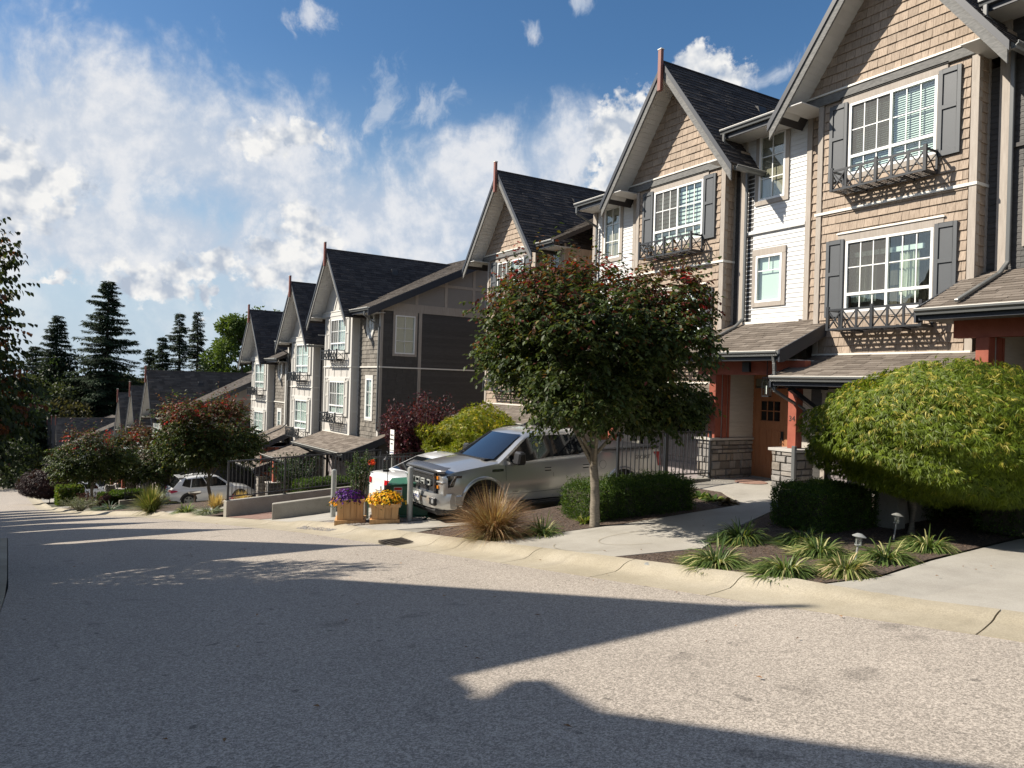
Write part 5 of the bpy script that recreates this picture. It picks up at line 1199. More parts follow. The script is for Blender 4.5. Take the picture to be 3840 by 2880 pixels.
for s in (-1, 1):
    panel_on(TR, 'side_window', 'carglass', [(1.60, 1.245), (2.0, 1.235), (2.66, 1.30), (2.66, 1.76), (2.30, 1.755), (2.12, 1.725), (1.52, 1.29)], cabw, .006, .01, s)
    panel_on(TR, 'side_window', 'carglass', [(2.735, 1.30), (3.42, 1.32), (3.60, 1.37), (3.58, 1.50), (3.46, 1.73), (3.38, 1.755), (2.735, 1.76)], cabw, .006, .01, s)
    panel_on(TR, 'window_pillar', 'plastic', [(2.662, 1.30), (2.733, 1.30), (2.733, 1.76), (2.662, 1.76)], cabw, .008, .01, s)
    q = MB(); seam(q, [(1.52, .52), (1.50, .9), (1.50, 1.18), (1.54, 1.26)], flank, s); seam(q, [(2.70, .46), (2.70, .9), (2.70, 1.27)], flank, s); seam(q, [(3.70, .80), (3.73, 1.0), (3.72, 1.27)], flank, s); seam(q, [(3.70, .80), (3.60, .60), (3.58, .46)], flank, s)
    seam(q, [(1.52, .575), (2.2, .58), (3.58, .60)], flank, s); seam(q, [(1.45, .60), (1.5, .60)], flank, s)
    q.obj('door_seam', 'plastic', TR)
    for xx in (2.46, 3.48):
        q = MB(); q.box(xx, xx+.20, s*(flank(xx, 1.05)-.0)-.012, s*(flank(xx, 1.05))+.012+s*.018, 1.03, 1.065); q.obj('door_handle', 'silver', TR, bev=.008)
        q = MB(); q.box(xx+.02, xx+.18, s*flank(xx, 1.04)-.004, s*flank(xx, 1.04)+.003, 1.005, 1.085); q.obj('handle_recess', 'plastic', TR)
    # mirror
    q = MB(); q.box(1.66, 1.80, s*.93, s*1.04, 1.23, 1.29); mo = q.obj('mirror_arm', 'plastic', TR, bev=.01)
    q = MB(); q.add([(1.62, s*1.02, 1.20), (1.62, s*1.26, 1.20), (1.66, s*1.28, 1.46), (1.66, s*1.03, 1.48), (1.84, s*1.02, 1.20), (1.84, s*1.25, 1.20), (1.82, s*1.27, 1.46), (1.82, s*1.03, 1.48)], [(0,1,2,3),(7,6,5,4),(0,4,5,1),(1,5,6,2),(2,6,7,3),(3,7,4,0)]); q.obj('mirror', 'plastic', TR, bev=.035)
    q = MB(); q.box(1.645, 1.66, s*1.04, s*1.22, 1.245, 1.262); q.obj('mirror_lamp', 'lens_amber', TR)
    q = MB(); q.box(1.6, 3.5, s*.83, s*1.0, .36, .40); q.obj('running_board', 'plastic', TR, bev=.01)
    # fender badge, fuel door, bed letters
    q = MB(); yy = s*(flank(1.3, 1.09)+.006); q.box(1.17, 1.44, yy-.006, yy+.004, 1.065, 1.115); bo = q.obj('fender_badge', 'plastic', TR)
    if s < 0: text_part(bo, 'F-150  XLT', .05, (1.305, yy-.008, 1.09), 'chrome', 'side', 'badge_lettering'); text_part(TR, 'ECOBOOST', .034, (1.75, -flank(1.75, .62)-.004, .625), 'plastic', 'side', 'door_lettering')
    if s < 0:
        text_part(TR, 'SPORT', .13, (5.25, -flank(5.25, 1.13)-.004, 1.16), 'grey_plastic', 'side', 'bed_decal', 1.25, .25)
        q = MB(); n = 28
        for i in range(n):
            a0, a1 = 2*math.pi*i/n, 2*math.pi*(i+1)/n; seam(q, [(4.06+.095*math.cos(a0), 1.06+.095*math.sin(a0)), (4.06+.095*math.cos(a1), 1.06+.095*math.sin(a1))], flank, s, .005)
        q.obj('fuel_door', 'plastic', TR)
    # headlights
    lamp = MB(); F = lambda y, z: (.085+(abs(y)-.62)*.30*(abs(y) > .62), s*y, z)
    pts = [(.66, 1.03), (.90, 1.045), (.955, 1.03), (.93, .80), (.90, .765), (.68, .765)]
    lamp.add([(.07+max(0, y-.62)*.35-.012, s*y, z) for y, z in pts]+[(.20+max(0, y-.62)*.8, s*min(y+.02, .972), z) for y, z in pts], [tuple(range(6))]+[(i, i+6, (i+1) % 6+6, (i+1) % 6) for i in range(6)])
    ho = lamp.obj('headlight', 'windscreen', TR)
    q = MB(); q.add([(.30, s*.976, 1.05), (.36, s*.986, 1.045), (.28, s*.978, .82), (.17, s*.95, .80), (.16, s*.945, 1.04)], [(0, 1, 2, 3, 4)]); q.obj('headlight_side', 'windscreen', ho)
    for zz in (.985, .80):
        q = MB(); q.box(.05, .10, s*.66, s*.72, zz-.035, zz+.03); q.obj('turn_lamp', 'lens_amber', ho, bev=.004)
    q = MB(); q.box(.045, .16, s*.64, s*.93, .885, .925); q.obj('headlight_bar', 'silver', ho, bev=.01)
    for yy, zz in ((.80, .985), (.80, .82)):
        q = MB(); q.lathe([(.001, -.014), (.04, -.012), (.052, .0), (.052, .03)], 20, (.07+(yy-.66)*.3, s*yy, zz), 'x'); q.obj('projector_lens', 'lens', ho, angle=40)
    q = MB(); q.beam((.30, s*.985, 1.035), (.20, s*.968, .86), .02, .012); q.beam((.10, s*.80, .765), (.22, s*.955, .775), .014, .014); q.obj('lamp_trim', 'chrome', ho)
    # tail light
    q = MB(); q.add([(5.60, s*(flank(5.6, 1.2)+.006), 1.27), (5.815, s*.965, 1.27), (5.825, s*.965, .93), (5.74, s*(flank(5.7, .95)+.006), .93), (5.72, s*(flank(5.7, 1.1)+.006), 1.12), (5.83, s*.80, 1.27), (5.83, s*.82, .93)], [(0, 1, 2, 3, 4), (1, 5, 6, 2)]); q.obj('tail_light', 'lens_red', TR)
# windscreen
q = MB(); zz = lambda z: None
WSH = [(1.30, 1.28, .80), (1.45, 1.54-.02, .765), (1.62, 1.78, .72), (1.78, 2.04, .665)]
V = []; 
for z, xa, w in WSH:
    for k, ox in ((-1, .03), (-.84, -.015), (-.5, -.058), (0, -.072), (.5, -.058), (.84, -.015), (1, .03)): V.append((xa+ox-.016, k*w, z+.008))
q.add(V, [(i*7+j, i*7+j+1, (i+1)*7+j+1, (i+1)*7+j) for i in range(3) for j in range(6)]); q.obj('windscreen', 'windscreen', TR, smooth=True)
q = MB()
for a in (-.55, .15): q.beam((1.24, a, 1.30), (1.33, a+.48, 1.37), .02, .012); 
q.box(1.12, 1.26, -.72, .72, 1.295, 1.31); q.obj('wiper', 'plastic', TR)
# nose: grille, letters, bumper
q = MB(); q.box(.03, .10, -.62, .62, .66, 1.06); go = q.obj('grille', 'plastic', TR, bev=.02)
q = MB()
for z0 in (.665, 1.025): q.box(.0, .05, -.63, .63, z0, z0+.04)
for y in (-.63, .59): q.box(.0, .05, y, y+.04, .705, 1.025)
q.obj('grille_surround', 'grey_plastic', go, bev=.008)
q = MB(); rr = .019
for j in range(17):
    for i in range(34):
        y = -.57+i*.0345+(j % 2)*.017; z = .715+j*.0185
        if y > .58 or (.80 < z < .925): continue
        q.beam((.012, y-.012, z), (.012, y, z+.009), .012, .004, (1, 0, 0)); q.beam((.012, y, z+.009), (.012, y+.012, z), .012, .004, (1, 0, 0))
q.obj('grille_mesh', 'grey_plastic', go, kind='stuff')
for i, ch in enumerate('FORD'):
    y = .40-.265*i; q = MB(); h, w, t = .115, .205, .03; z0 = .805; B = lambda u0, u1, v0, v1: q.box(-.018, .02, y-(u0-.5)*w, y-(u1-.5)*w, z0+v0*h, z0+v1*h)
    if ch == 'F': [B(*b) for b in ((0, .15, 0, 1), (.15, 1, .75, 1), (.15, .85, .38, .60))]
    if ch == 'O': [B(*b) for b in ((0, .15, 0, 1), (.85, 1, 0, 1), (.15, .85, .77, 1), (.15, .85, 0, .23))]
    if ch == 'R': [B(*b) for b in ((0, .15, 0, 1), (.15, .95, .77, 1), (.82, .97, .5, .77), (.15, .95, .36, .56), (.72, .95, 0, .36))]
    if ch == 'D': [B(*b) for b in ((0, .15, 0, 1), (.15, .85, .77, 1), (.15, .85, 0, .23), (.84, .98, .1, .9))]
    q.obj('grille_letter', 'galv', go, bev=.004)
q = MB(); V = []; prof = [(.64, .04), (.675, .0), (.68, -.07), (.55, -.11), (.40, -.10), (.36, -.03), (.38, .05)]
YS = [-.99, -.96, -.84, -.6, 0, .6, .84, .96, .99]
for y in YS:
    bx = .30*max(0, (abs(y)-.74)/.25)**1.6
    for z, x in prof: V.append((x+bx, y, z))
n = len(prof); q.add(V, [(i*n+j, i*n+(j+1) % n, (i+1)*n+(j+1) % n, (i+1)*n+j) for i in range(len(YS)-1) for j in range(n)]+[tuple(range(n)), tuple(range((len(YS)-1)*n, len(YS)*n))]); q.obj('front_bumper', 'silver', TR, angle=40)
for y0_, y1_ in ((-.995, -.93), (.93, .995)): q = MB(); q.box(.28, .50, y0_, y1_, .42, .65); q.obj('bumper_end', 'silver', TR, bev=.03)
for y in (-.72, .72):
    q = MB(); q.box(-.10, -.03, y-.13, y+.13, .45, .60); fo = q.obj('fog_lamp_recess', 'plastic', TR, bev=.015); q = MB(); q.lathe([(.001, -.108), (.045, -.106), (.05, -.09)], 18, (0, y-.06*(1 if y < 0 else -1), .535), 'x'); q.obj('fog_lamp', 'lens', fo)
for y in (-.38, .38):
    q = MB(); q.box(-.105, -.03, y-.13, y+.13, .47, .61); q.obj('tow_hook_cover', 'plastic', TR, bev=.01)
q = MB(); q.box(-.118, -.106, -.155, .155, .47, .64); po = q.obj('licence_plate', 'sign', TR); text_part(po, 'HG-7753', .085, (-.121, 0, .55), 'ink_blue', 'front', 'plate_number')
q = MB(); V = []; prof = [(-.03, .42), (-.06, .34), (.0, .26), (.12, .24)]
for y in (-.92, -.8, 0, .8, .92):
    bx = .22 if abs(y) > .9 else .0
    for x, z in prof: V.append((x+bx, y, z))
q.add(V, [(i*4+j, i*4+j+1, (i+1)*4+j+1, (i+1)*4+j) for i in range(4) for j in range(3)]); q.box(.1, .5, -.9, .9, .26, .45); q.obj('air_dam', 'plastic', TR, angle=40)
q = MB(); V = []
for y in (-.90, -.78, -.5, 0, .5, .78, .90):
    b = .10*(abs(y) > .85)
    for x, z in ((.03+b, 1.075), (-.0+b, 1.10), (.06+b, 1.15), (.20+b*.6, 1.195)): V.append((x, y, z+.02*(1-abs(y))))
q.add(V, [(i*4+j, i*4+j+1, (i+1)*4+j+1, (i+1)*4+j) for i in range(6) for j in range(3)]); q.obj('bug_deflector', 'grey_plastic', TR, smooth=True)
q = MB(); q.box(3.92, 5.72, -.86, .86, 1.385, 1.405); q.obj('bed_cover', 'plastic', TR, bev=.006)
for y in (-.93, .93): q = MB(); q.box(3.9, 5.78, y-.045, y+.045, 1.375, 1.398); q.obj('bed_rail_cap', 'plastic', TR, bev=.006)
q = MB(); q.box(5.78, 5.95, -.93, .93, .50, .68); q.obj('rear_bumper', 'grey_plastic', TR, bev=.02)
q = MB(); q.box(2.3, 3.5, -.50, -.48, 1.885, 1.90); q.box(2.3, 3.5, .48, .50, 1.885, 1.90); q.obj('roof_channel', 'plastic', TR)

# ---- smaller cars
def car(name, loc, rz, pitch, label, L_, Wd, H, body, cabin, wheels, paint, wr=.34, arch=.39, lamps='suv', dark=None):
    """x runs from the tail (0) to the nose (L)"""
    root = empty(name, loc, rz, label, 'car'); root.rotation_euler = (0, pitch, rz)
    w = Wd/2; ZT_ = body
    def hw(x): return w*float(np.interp(x, [0, .12, .5, L_*.4, L_-.7, L_-.15, L_], [.80, .91, .975, 1, .975, .86, .70]))
    def hs(x):
        ww, zt = hw(x), interp(ZT_, x); zb = .24 if .3 < x < L_-.4 else .34
        a = zt-zb
        return [(0, zb), (ww-.14, zb), (ww-.05, zb+.07*a), (ww-.02, zb+.3*a), (ww, zb+.5*a), (ww-.01, zb+.7*a), (ww-.035, zt-.1*a), (ww-.08, zt-.015*a), (ww-.16, zt), (0, zt+.03)]
    def fl(x, z): ww = hw(x); zt = interp(ZT_, x); return float(np.interp(z, [.24, .46, .62, zt-.22, zt-.08, zt], [ww-.1, ww-.02, ww, ww-.01, ww-.035, ww-.09]))
    xs = sorted(set([0, .05, .15, .3, .5, .8, 1.2, 1.7, 2.2, 2.8, 3.3, L_-.7, L_-.4, L_-.15, L_-.04, L_]))
    me = cut(loft([(x, hs(x)) for x in xs]).mesh('body', paint), [(a, wr+.02, arch) for a in wheels], 2); finish(me, 35); link('body', me, root)
    q = MB(); q.box(.35, L_-.4, -w+.25, w-.25, .2, .6)
    for a in wheels:
        for s in (-1, 1): q.box(a-arch-.02, a+arch+.02, s*(w-.08), s*(w-.4), .3, .72)
    q.obj('chassis', 'plastic', root)
    for a in wheels:
        for s in (-1, 1):
            wheel(root, a, s*(w-.12), wr, wr, s, 5, 'galv', .2)
            if lamps == 'suv':
                q = MB(); n = 20; V = []
                for i in range(n+1):
                    t = math.radians(-10+200*i/n); c_, s_ = math.cos(t), math.sin(t)
                    for r_, o in ((arch-.01, .008), (arch+.05, .01)): x, z = a+r_*c_, max(wr+.02+r_*s_, .27); V.append((x, s*(fl(x, z)+o), z))
                q.add(V, [(2*i, 2*i+1, 2*i+3, 2*i+2) for i in range(n)]); q.obj('arch_trim', 'plastic', root)
    (bx0, bz0), (tx0, tz0), (tx1, tz1), (bx1, bz1) = cabin     # tail foot, tail roof, front roof, front foot
    def cw(x, z): t = (z-bz0)/(H-bz0); return w-.07-.17*max(0, t)
    q = MB(); rings = []
    for t in (0, .3, .6, .86, .95, 1.0):
        z0 = bz0+(tz0-bz0)*t; z1 = bz1+(tz1-bz1)*t; e = 0 if t < .9 else (.05 if t < .97 else .16)
        xa, xb = bx0+(tx0-bx0)*t+e*1.2, bx1+(tx1-bx1)*t-e*2.0; n = 8; ring = []
        for s in (1, -1):
            R_ = []
            for i in range(n+1):
                u = i/n; x = xa+(xb-xa)*u; z = z0+(z1-z0)*u+(.035*math.sin(math.pi*u) if t > .8 else 0); ww = (cw(x, min(z, H))-e)*(1-.10*(abs(2*u-1)**6)); R_.append((x, s*ww, z))
            ring += R_ if s > 0 else list(reversed(R_))
        rings.append(ring)
    n = len(rings[0]); q.add([p for r_ in rings for p in r_], [(i*n+j, i*n+(j+1) % n, (i+1)*n+(j+1) % n, (i+1)*n+j) for i in range(len(rings)-1) for j in range(n)]+[tuple(range((len(rings)-1)*n, len(rings)*n))])
    q.obj('cabin', paint, root, angle=40)
    def side_pts(u0, u1, t0=.10, t1=.86): # quadrilateral on the flank
        o = []
        for u, t in ((u0, t0), (u1, t0), (u1, t1), (u0, t1)):
            xa, xb = bx0+(tx0-bx0)*t, bx1+(tx1-bx1)*t; z = (bz0+(tz0-bz0)*t)*(1-u)+(bz1+(tz1-bz1)*t)*u; o.append((xa+(xb-xa)*u, z))
        return o
    for s in (-1, 1):
        for a, b in ((.07, .27), (.29, .57), (.59, .93)):
            pts = side_pts(a, b)
            if a < .1: pts = [(pts[0][0]+.22, pts[0][1]+.12), pts[1], pts[2], (pts[3][0]+.06, pts[3][1])]
            panel_on(root, 'side_window', 'carglass', pts, lambda x, z: cw(x, z)*(1-.004), .008, .01, s)
        q = MB(); seam(q, [(side_pts(.28, .3)[0][0], .42), (side_pts(.28, .3)[0][0]-.02, bz0-.02)], fl, s); xm = side_pts(.58, .6)[0][0]; seam(q, [(xm, .36), (xm, bz0)], fl, s); xm = side_pts(.95, .96)[0][0]; seam(q, [(xm, .36), (xm, bz0-.06)], fl, s); q.obj('door_seam', 'plastic', root)
        for u in (.35, .64): xh = side_pts(u, u+.1)[0][0]; q = MB(); q.box(xh-.1, xh+.08, s*fl(xh, bz0-.15)-.015, s*fl(xh, bz0-.15)+.02, bz0-.16, bz0-.13); q.obj('door_handle', paint, root, bev=.006)
        q = MB(); xm = side_pts(.9, .95)[0][0]; q.box(xm-.08, xm+.08, s*(w-.05), s*(w+.16), bz0+.02, bz0+.16); q.obj('mirror', paint, root, bev=.03)
    # rear glass, front glass
    def end_glass(nm, u, t0, t1, sx, ins):
        V = []
        for t in (t0, t1):
            xa = (bx0+(tx0-bx0)*t) if u == 0 else (bx1+(tx1-bx1)*t); z = (bz0+(tz0-bz0)*t) if u == 0 else (bz1+(tz1-bz1)*t); ww = cw(xa, z)*.90-ins
            for k in (-1, -.5, 0, .5, 1): V.append((xa+sx*(.012+.03*0), k*ww, z))
        q = MB(); q.add(V, [(j, j+1, j+6, j+5) for j in range(4)]); q.obj(nm, 'carglass', root)
    end_glass('rear_window', 0, .12, .84, -1, .04); end_glass('windscreen', 1, .06, .90, 1, .02)
    return root, hw, fl, cw
# white hatchback suv, tail to the street
sx, sy = 5.35, 43.9
RT, hw_, fl_, cw_ = car('parked_car', (sx, sy, -5.52), R(3), -.02, 'white hatchback suv parked tail out behind a street tree, red wraparound tail lamps', 4.45, 1.84, 1.64,
    [(0, .88), (.12, .96), (.4, 1.0), (1.2, 1.0), (3.0, .98), (3.3, .99), (4.1, .86), (4.4, .66), (4.45, .6)], [(.10, .98), (.62, 1.56), (2.35, 1.62), (3.30, .98)], (.90, 3.56), 'whitepaint')
def suv_tail(root, hw, fl, kind):
    for s in (-1, 1):
        q = MB()
        if kind == 'suv': q.add([(-.02, s*.42, .93), (.0, s*.76, .98), (.30, s*.895, .93), (.38, s*.90, .87), (.05, s*.84, .80), (-.035, s*.45, .86)], [(0, 1, 5), (1, 2, 3, 4), (1, 4, 5)])
        else: q.add([(.03, s*.70, 1.28), (.16, s*.80, 1.30), (.20, s*.865, .98), (.06, s*.86, .80), (-.015, s*.72, .82), (-.01, s*.66, 1.0)], [(0, 1, 2, 3, 4, 5)])
        q.obj('tail_light', 'lens_red', root)
        q = MB(); q.box(-.035, .03, s*.50, s*.76, .40, .45); q.obj('bumper_reflector', 'lens_red', root)
    q = MB(); q.box(-.03, .5, -.80, .80, .24, .38); q.obj('bumper_skirt', 'plastic', root, bev=.02)
    q = MB(); q.box(-.035, -.0, -.17, .17, .58, .70); q.obj('licence_plate', 'sign', root)
    q = MB(); q.box(-.03, .01, -.12, .12, .5+.3, .84); q.obj('tailgate_garnish', 'chrome', root)
suv_tail(RT, hw_, fl_, 'suv')
q = MB(); q.box(.42, .72, -.66, .66, 1.575, 1.60); q.obj('spoiler', 'whitepaint', RT, bev=.01); q = MB()
for s in (-1, 1): q.tube([(.75, s*.62, 1.64), (.9, s*.62, 1.69), (2.2, s*.60, 1.70), (2.4, s*.60, 1.66)], .016, 6)
q.obj('roof_rail', 'plastic', RT)
q = MB(); q.beam((.22, -.1, 1.17), (.30, .45, 1.20), .015, .012); q.obj('rear_wiper', 'plastic', RT)
# white boxy car farther down
KI, hw_, fl_, cw_ = car('parked_car', (.75, 76.6, -9.85), R(2), -.01, 'white boxy car with upright red tail lamps, farthest down the street', 4.14, 1.80, 1.61,
    [(0, .95), (.1, 1.0), (.5, 1.02), (3.0, 1.0), (3.3, 1.02), (3.95, .92), (4.14, .7)], [(.03, 1.0), (.22, 1.55), (2.6, 1.56), (3.2, 1.0)], (.80, 3.37), 'whitepaint')
suv_tail(KI, hw_, fl_, 'box')
# white sedan in the visitor bay, tail to the street
SE, hw_, fl_, cw_ = car('parked_car', (6.85, 17.3, -1.74), R(4), -.02, 'white sedan parked between the pickup and the railings, behind the green cabinet', 4.7, 1.82, 1.46,
    [(0, .92), (.1, 1.02), (.7, 1.05), (1.2, .98), (3.3, .94), (3.6, .94), (4.4, .80), (4.7, .62)], [(.62, 1.03), (1.55, 1.42), (2.45, 1.43), (3.55, .96)], (1.02, 3.72), 'whitepaint', lamps='sedan')
for s in (-1, 1):
    q = MB(); q.add([(-.01, s*.36, .93), (.0, s*.72, .95), (.22, s*.885, .90), (.20, s*.89, .80), (.0, s*.78, .76), (-.02, s*.36, .80)], [(0, 1, 4, 5), (1, 2, 3, 4)]); q.obj('tail_light', 'lens_red', SE)
q = MB(); q.box(-.035, .0, -.17, .17, .66, .78); q.obj('licence_plate', 'sign', SE)
# ------------------------------------------------------------------ plants
def np_mesh(name, V, F, col, mat):
    """V (n,3), F (m,k) same-size faces, col (n,3) point colours"""
    V = np.asarray(V, np.float32); F = np.asarray(F, np.int32); me = bpy.data.meshes.new(name); m, k = F.shape
    me.vertices.add(len(V)); me.vertices.foreach_set('co', V.ravel()); me.loops.add(m*k); me.loops.foreach_set('vertex_index', F.ravel()); me.polygons.add(m)
    me.polygons.foreach_set('loop_start', np.arange(0, m*k, k, dtype=np.int32)); me.polygons.foreach_set('loop_total', np.full(m, k, np.int32))
    me.update(calc_edges=True); a = me.color_attributes.new('Col', 'FLOAT_COLOR', 'POINT'); c = np.ones((len(V), 4), np.float32); c[:, :3] = col; a.data.foreach_set('color', c.ravel())
    me.materials.append(M[mat]); return me
def unitv(a): return a/np.maximum(np.linalg.norm(a, axis=1, keepdims=True), 1e-9)
def leaves(P, D, N, L, Wd, col, curl=.15, shape='leaf'):
    """one folded leaf per point: P base, D direction, N rough normal"""
    n = len(P); D = unitv(D); S = unitv(np.cross(D, N)); Nn = np.cross(S, D); L = np.broadcast_to(np.asarray(L, float), (n,))[:, None]; w = np.broadcast_to(np.asarray(Wd, float), (n,))[:, None]
    base = P; q1 = P+D*L*.38+S*w*.5+Nn*L*curl*.3; q2 = P+D*L*.38-S*w*.5+Nn*L*curl*.3; t1 = P+D*L*.72+S*w*.34-Nn*L*curl*.1; t2 = P+D*L*.72-S*w*.34-Nn*L*curl*.1; tip = P+D*L-Nn*L*curl*.5; mid = P+D*L*.45-Nn*w*.12
    if shape == 'leaf':
        V = np.stack([base, q1, t1, tip, t2, q2, mid], 1).reshape(-1, 3); i = np.arange(n)[:, None]*7; F = np.concatenate([i+np.array([[0, 1, 2, 6]]), i+np.array([[6, 2, 3, 4]]), i+np.array([[0, 6, 4, 5]])], 0); k = 7
    elif shape == 'quad':
        V = np.stack([base, q1, tip, q2], 1).reshape(-1, 3); i = np.arange(n)[:, None]*4; F = i+np.array([[0, 1, 2, 3]]); k = 4
    return V, F, np.repeat(col, k, 0)
def rdir(rng, n): a = rng.normal(size=(n, 3)); return unitv(a)
def limb_mesh(mb, p0, p1, r0, r1, rg, n=7, seg=4, wob=.06):
    p0, p1 = Vector(p0), Vector(p1); d = p1-p0; pts = []; rad = []
    for i in range(seg+1):
        t = i/seg; pts.append(p0+d*t+Vector((rg.uniform(-1, 1), rg.uniform(-1, 1), rg.uniform(-.5, .5)))*wob*d.length*math.sin(math.pi*t)); rad.append(r0+(r1-r0)*t)
    mb.tube(pts, rad, n); return pts
def shape_crown(rng, n, c, rad, flat=.0, lump=.28, seed=0, shell=.72):
    """points in a lumpy ellipsoid; returns points and outward direction"""
    d = rdir(rng, n); lob = rdir(np.random.default_rng(seed), 26); w = rng.random(n)**.45*(1-shell)+shell
    w = np.where(rng.random(n) < .30, rng.random(n)**.5, w)
    dot = np.clip(d@lob.T, 0, 1)**14; amp = np.random.default_rng(seed+1).uniform(-1, 1, 26); k = 1+lump*(dot@amp)
    z = d[:, 2].copy(); dd = d*np.array(rad)*(w*k)[:, None]
    if flat: dd[:, 2] = np.where(dd[:, 2] < -rad[2]*flat, -rad[2]*flat+.12*(dd[:, 2]+rad[2]*flat), dd[:, 2])
    return np.array(c)+dd, d, w
def street_tree(loc, h0, c, rad, n, label, seed, red=.4, lsz=.085, trunk_r=.075, lean=(0, 0), group=None):
    root = empty('street_tree', loc, 0, label, 'tree', group); rg = random.Random(seed); rng = np.random.default_rng(seed); c = np.array(c, float)
    # trunk with limbs
    mb = MB(); top = Vector((c[0]*.6, c[1]*.6, h0)); pts = [Vector((0, 0, -.08)), Vector((lean[0]*.25+.015, lean[1]*.25, h0*.25)), Vector((lean[0]*.5-.01, lean[1]*.5, h0*.55)), top]
    fi = []; 
    for i in range(13):
        t = i/12; f = t*3; a = min(int(f), 2); u = f-a; p = pts[a].lerp(pts[a+1], u); fi.append(p+Vector((rg.uniform(-1, 1), rg.uniform(-1, 1), 0))*.006)
    mb.tube(fi, [trunk_r*(1.35 if i == 0 else 1.05-.35*i/12) for i in range(13)], 12); mb.obj('trunk', 'bark', root, smooth=True)
    lb = MB(); tips = []
    for i in range(11):
        a = 2*math.pi*i/11*1.0+rg.uniform(-.3, .3); e = rg.uniform(.1, .95); d = Vector((math.cos(a)*rad[0]*math.cos(e), math.sin(a)*rad[1]*math.cos(e), rad[2]*(.1+.9*math.sin(e)))); s0 = fi[rg.randint(8, 12)]
        P_ = limb_mesh(lb, s0, Vector(c)+d*.8, .032, .008, rg)
        for k in range(4):
            q0 = P_[rg.randint(1, 3)]; d2 = Vector((rg.uniform(-1, 1)*rad[0], rg.uniform(-1, 1)*rad[1], rg.uniform(-.2, 1)*rad[2]))*.45; limb_mesh(lb, q0, q0+d2, .013, .004, rg, 5, 3)
    lb.obj('limb', 'bark', root, smooth=True)
    # twigs with leaves set along them
    nt = n//9; nl = 15; la = np.arange(nl)*2.4+seed; lz = rng.uniform(-.75, .80, nl); lr = rng.uniform(.50, .80, nl)*np.sqrt(np.clip(1-lz**2*.85, .1, 1)); lc = np.stack([np.cos(la)*lr, np.sin(la)*lr, lz], 1)*np.array(rad); ls = rng.uniform(.30, .50, nl); lc[0] = (0, 0, -.50*rad[2]); ls[0] = .52; lc[1] = (-.35*rad[0], -.35*rad[1], -.45*rad[2]); ls[1] = .45
    parts = []
    for i in range(nl+1):
        if i == nl: q_, o_, _w = shape_crown(rng, nt//5, c, [r*.72 for r in rad], .62, .3, seed+5)
        else: q_, o_, _w = shape_crown(rng, int(nt*.8/nl), c+lc[i], [rad[0]*ls[i], rad[1]*ls[i], rad[2]*ls[i]*.72], 0, .35, seed+i, .55)
        parts.append((q_, o_))
    P = np.concatenate([q[0] for q in parts]); nt = len(P); O = unitv((P-c)/np.array(rad)**1.0); P[:, 2] = np.maximum(P[:, 2], c[2]-rad[2]*.90+rng.random(nt)*.3)
    keep = rng.random(nt) < .97; P, O = P[keep], O[keep]; nt = len(P)
    td = unitv(O*np.array([1, 1, .55])+rdir(rng, nt)*.75+np.array([0, 0, .25])); tlen = rng.uniform(.14, .42, nt)*(lsz/.085)
    up = (P[:, 2]-c[2])/rad[2]; shoot = (up > .45) & (rng.random(nt) < .13); td[shoot] = unitv(td[shoot]*.5+np.array([0, 0, 1.])); tlen[shoot] *= 2.3
    k = 9; t = (np.arange(k)+.5)/k; sag = np.array([0, 0, -1.])
    LP = P[:, None, :]+td[:, None, :]*(tlen[:, None]*t[None])[:, :, None]+sag*(.25*tlen[:, None]*t[None]**2)[:, :, None]
    sd = unitv(np.cross(td, np.array([0, 0, 1.])+rng.normal(0, .05, (nt, 3))))[:, None, :]*np.where(np.arange(k) % 2, 1, -1)[None, :, None]
    LD = sd*.75+td[:, None, :]*.45+np.array([0, 0, -.55])+rng.normal(0, .25, (nt, k, 3))
    LP = LP.reshape(-1, 3); LD = LD.reshape(-1, 3); m = len(LP); NN = unitv(np.array([0, 0, 1.])+rng.normal(0, .35, (m, 3)))
    hi = np.repeat(np.clip(up, -1, 1.4)+rng.normal(0, .16, nt)+.25*np.clip(np.linalg.norm(O[:, :2], axis=1)-.4, 0, 1), k); pr = 1/(1+np.exp(-(hi-(1.06-red))*6.5))
    tw = np.repeat(rng.random(nt), k); isr = rng.random(m) < pr*.85
    green = np.array([.030, .050, .017])+np.array([.034, .040, .006])*tw[:, None]; red1 = np.array([.11, .028, .022]); red2 = np.array([.11, .055, .025]); yel = np.array([.13, .12, .025])
    col = np.where(isr[:, None], np.where((tw < .5)[:, None], red1, red2), green); y_ = (rng.random(m) < .045); col[y_] = yel
    rt = np.repeat((rng.random(nt) < .05) & (up > .35), k); col[rt] = np.array([.34, .02, .02])
    V, F, C = leaves(LP, LD, NN, rng.uniform(.8, 1.25, m)*lsz, rng.uniform(.5, .62, m)*lsz, col, .22)
    me = np_mesh('crown', V, F, C, 'leaf'); link('crown', me, root)
    tm = MB()
    for i in range(0, nt, 3 if nt > 900 else 2):
        a = Vector(P[i]); b = a+Vector(td[i])*float(tlen[i]); s_ = Vector((.003, 0, 0)); s2 = Vector((0, .003, 0)); tm.add([a-s_, a+s_, b, a-s2, a+s2], [(0, 1, 2), (3, 4, 2)])
    tm.obj('twigs', 'bark', root, kind='stuff')
    return root
ST = 'autumn tinged street trees along the right kerb'
street_tree((7.81, 9.95, g(7.81, 9.95)-.02), 1.8, (-.12, .05, 3.08), (1.95, 1.95, 1.66), 66000, 'round green street tree with red tips in front of the silver pickup', 3, red=.47, lean=(-.05, .05), trunk_r=.085, group=ST)
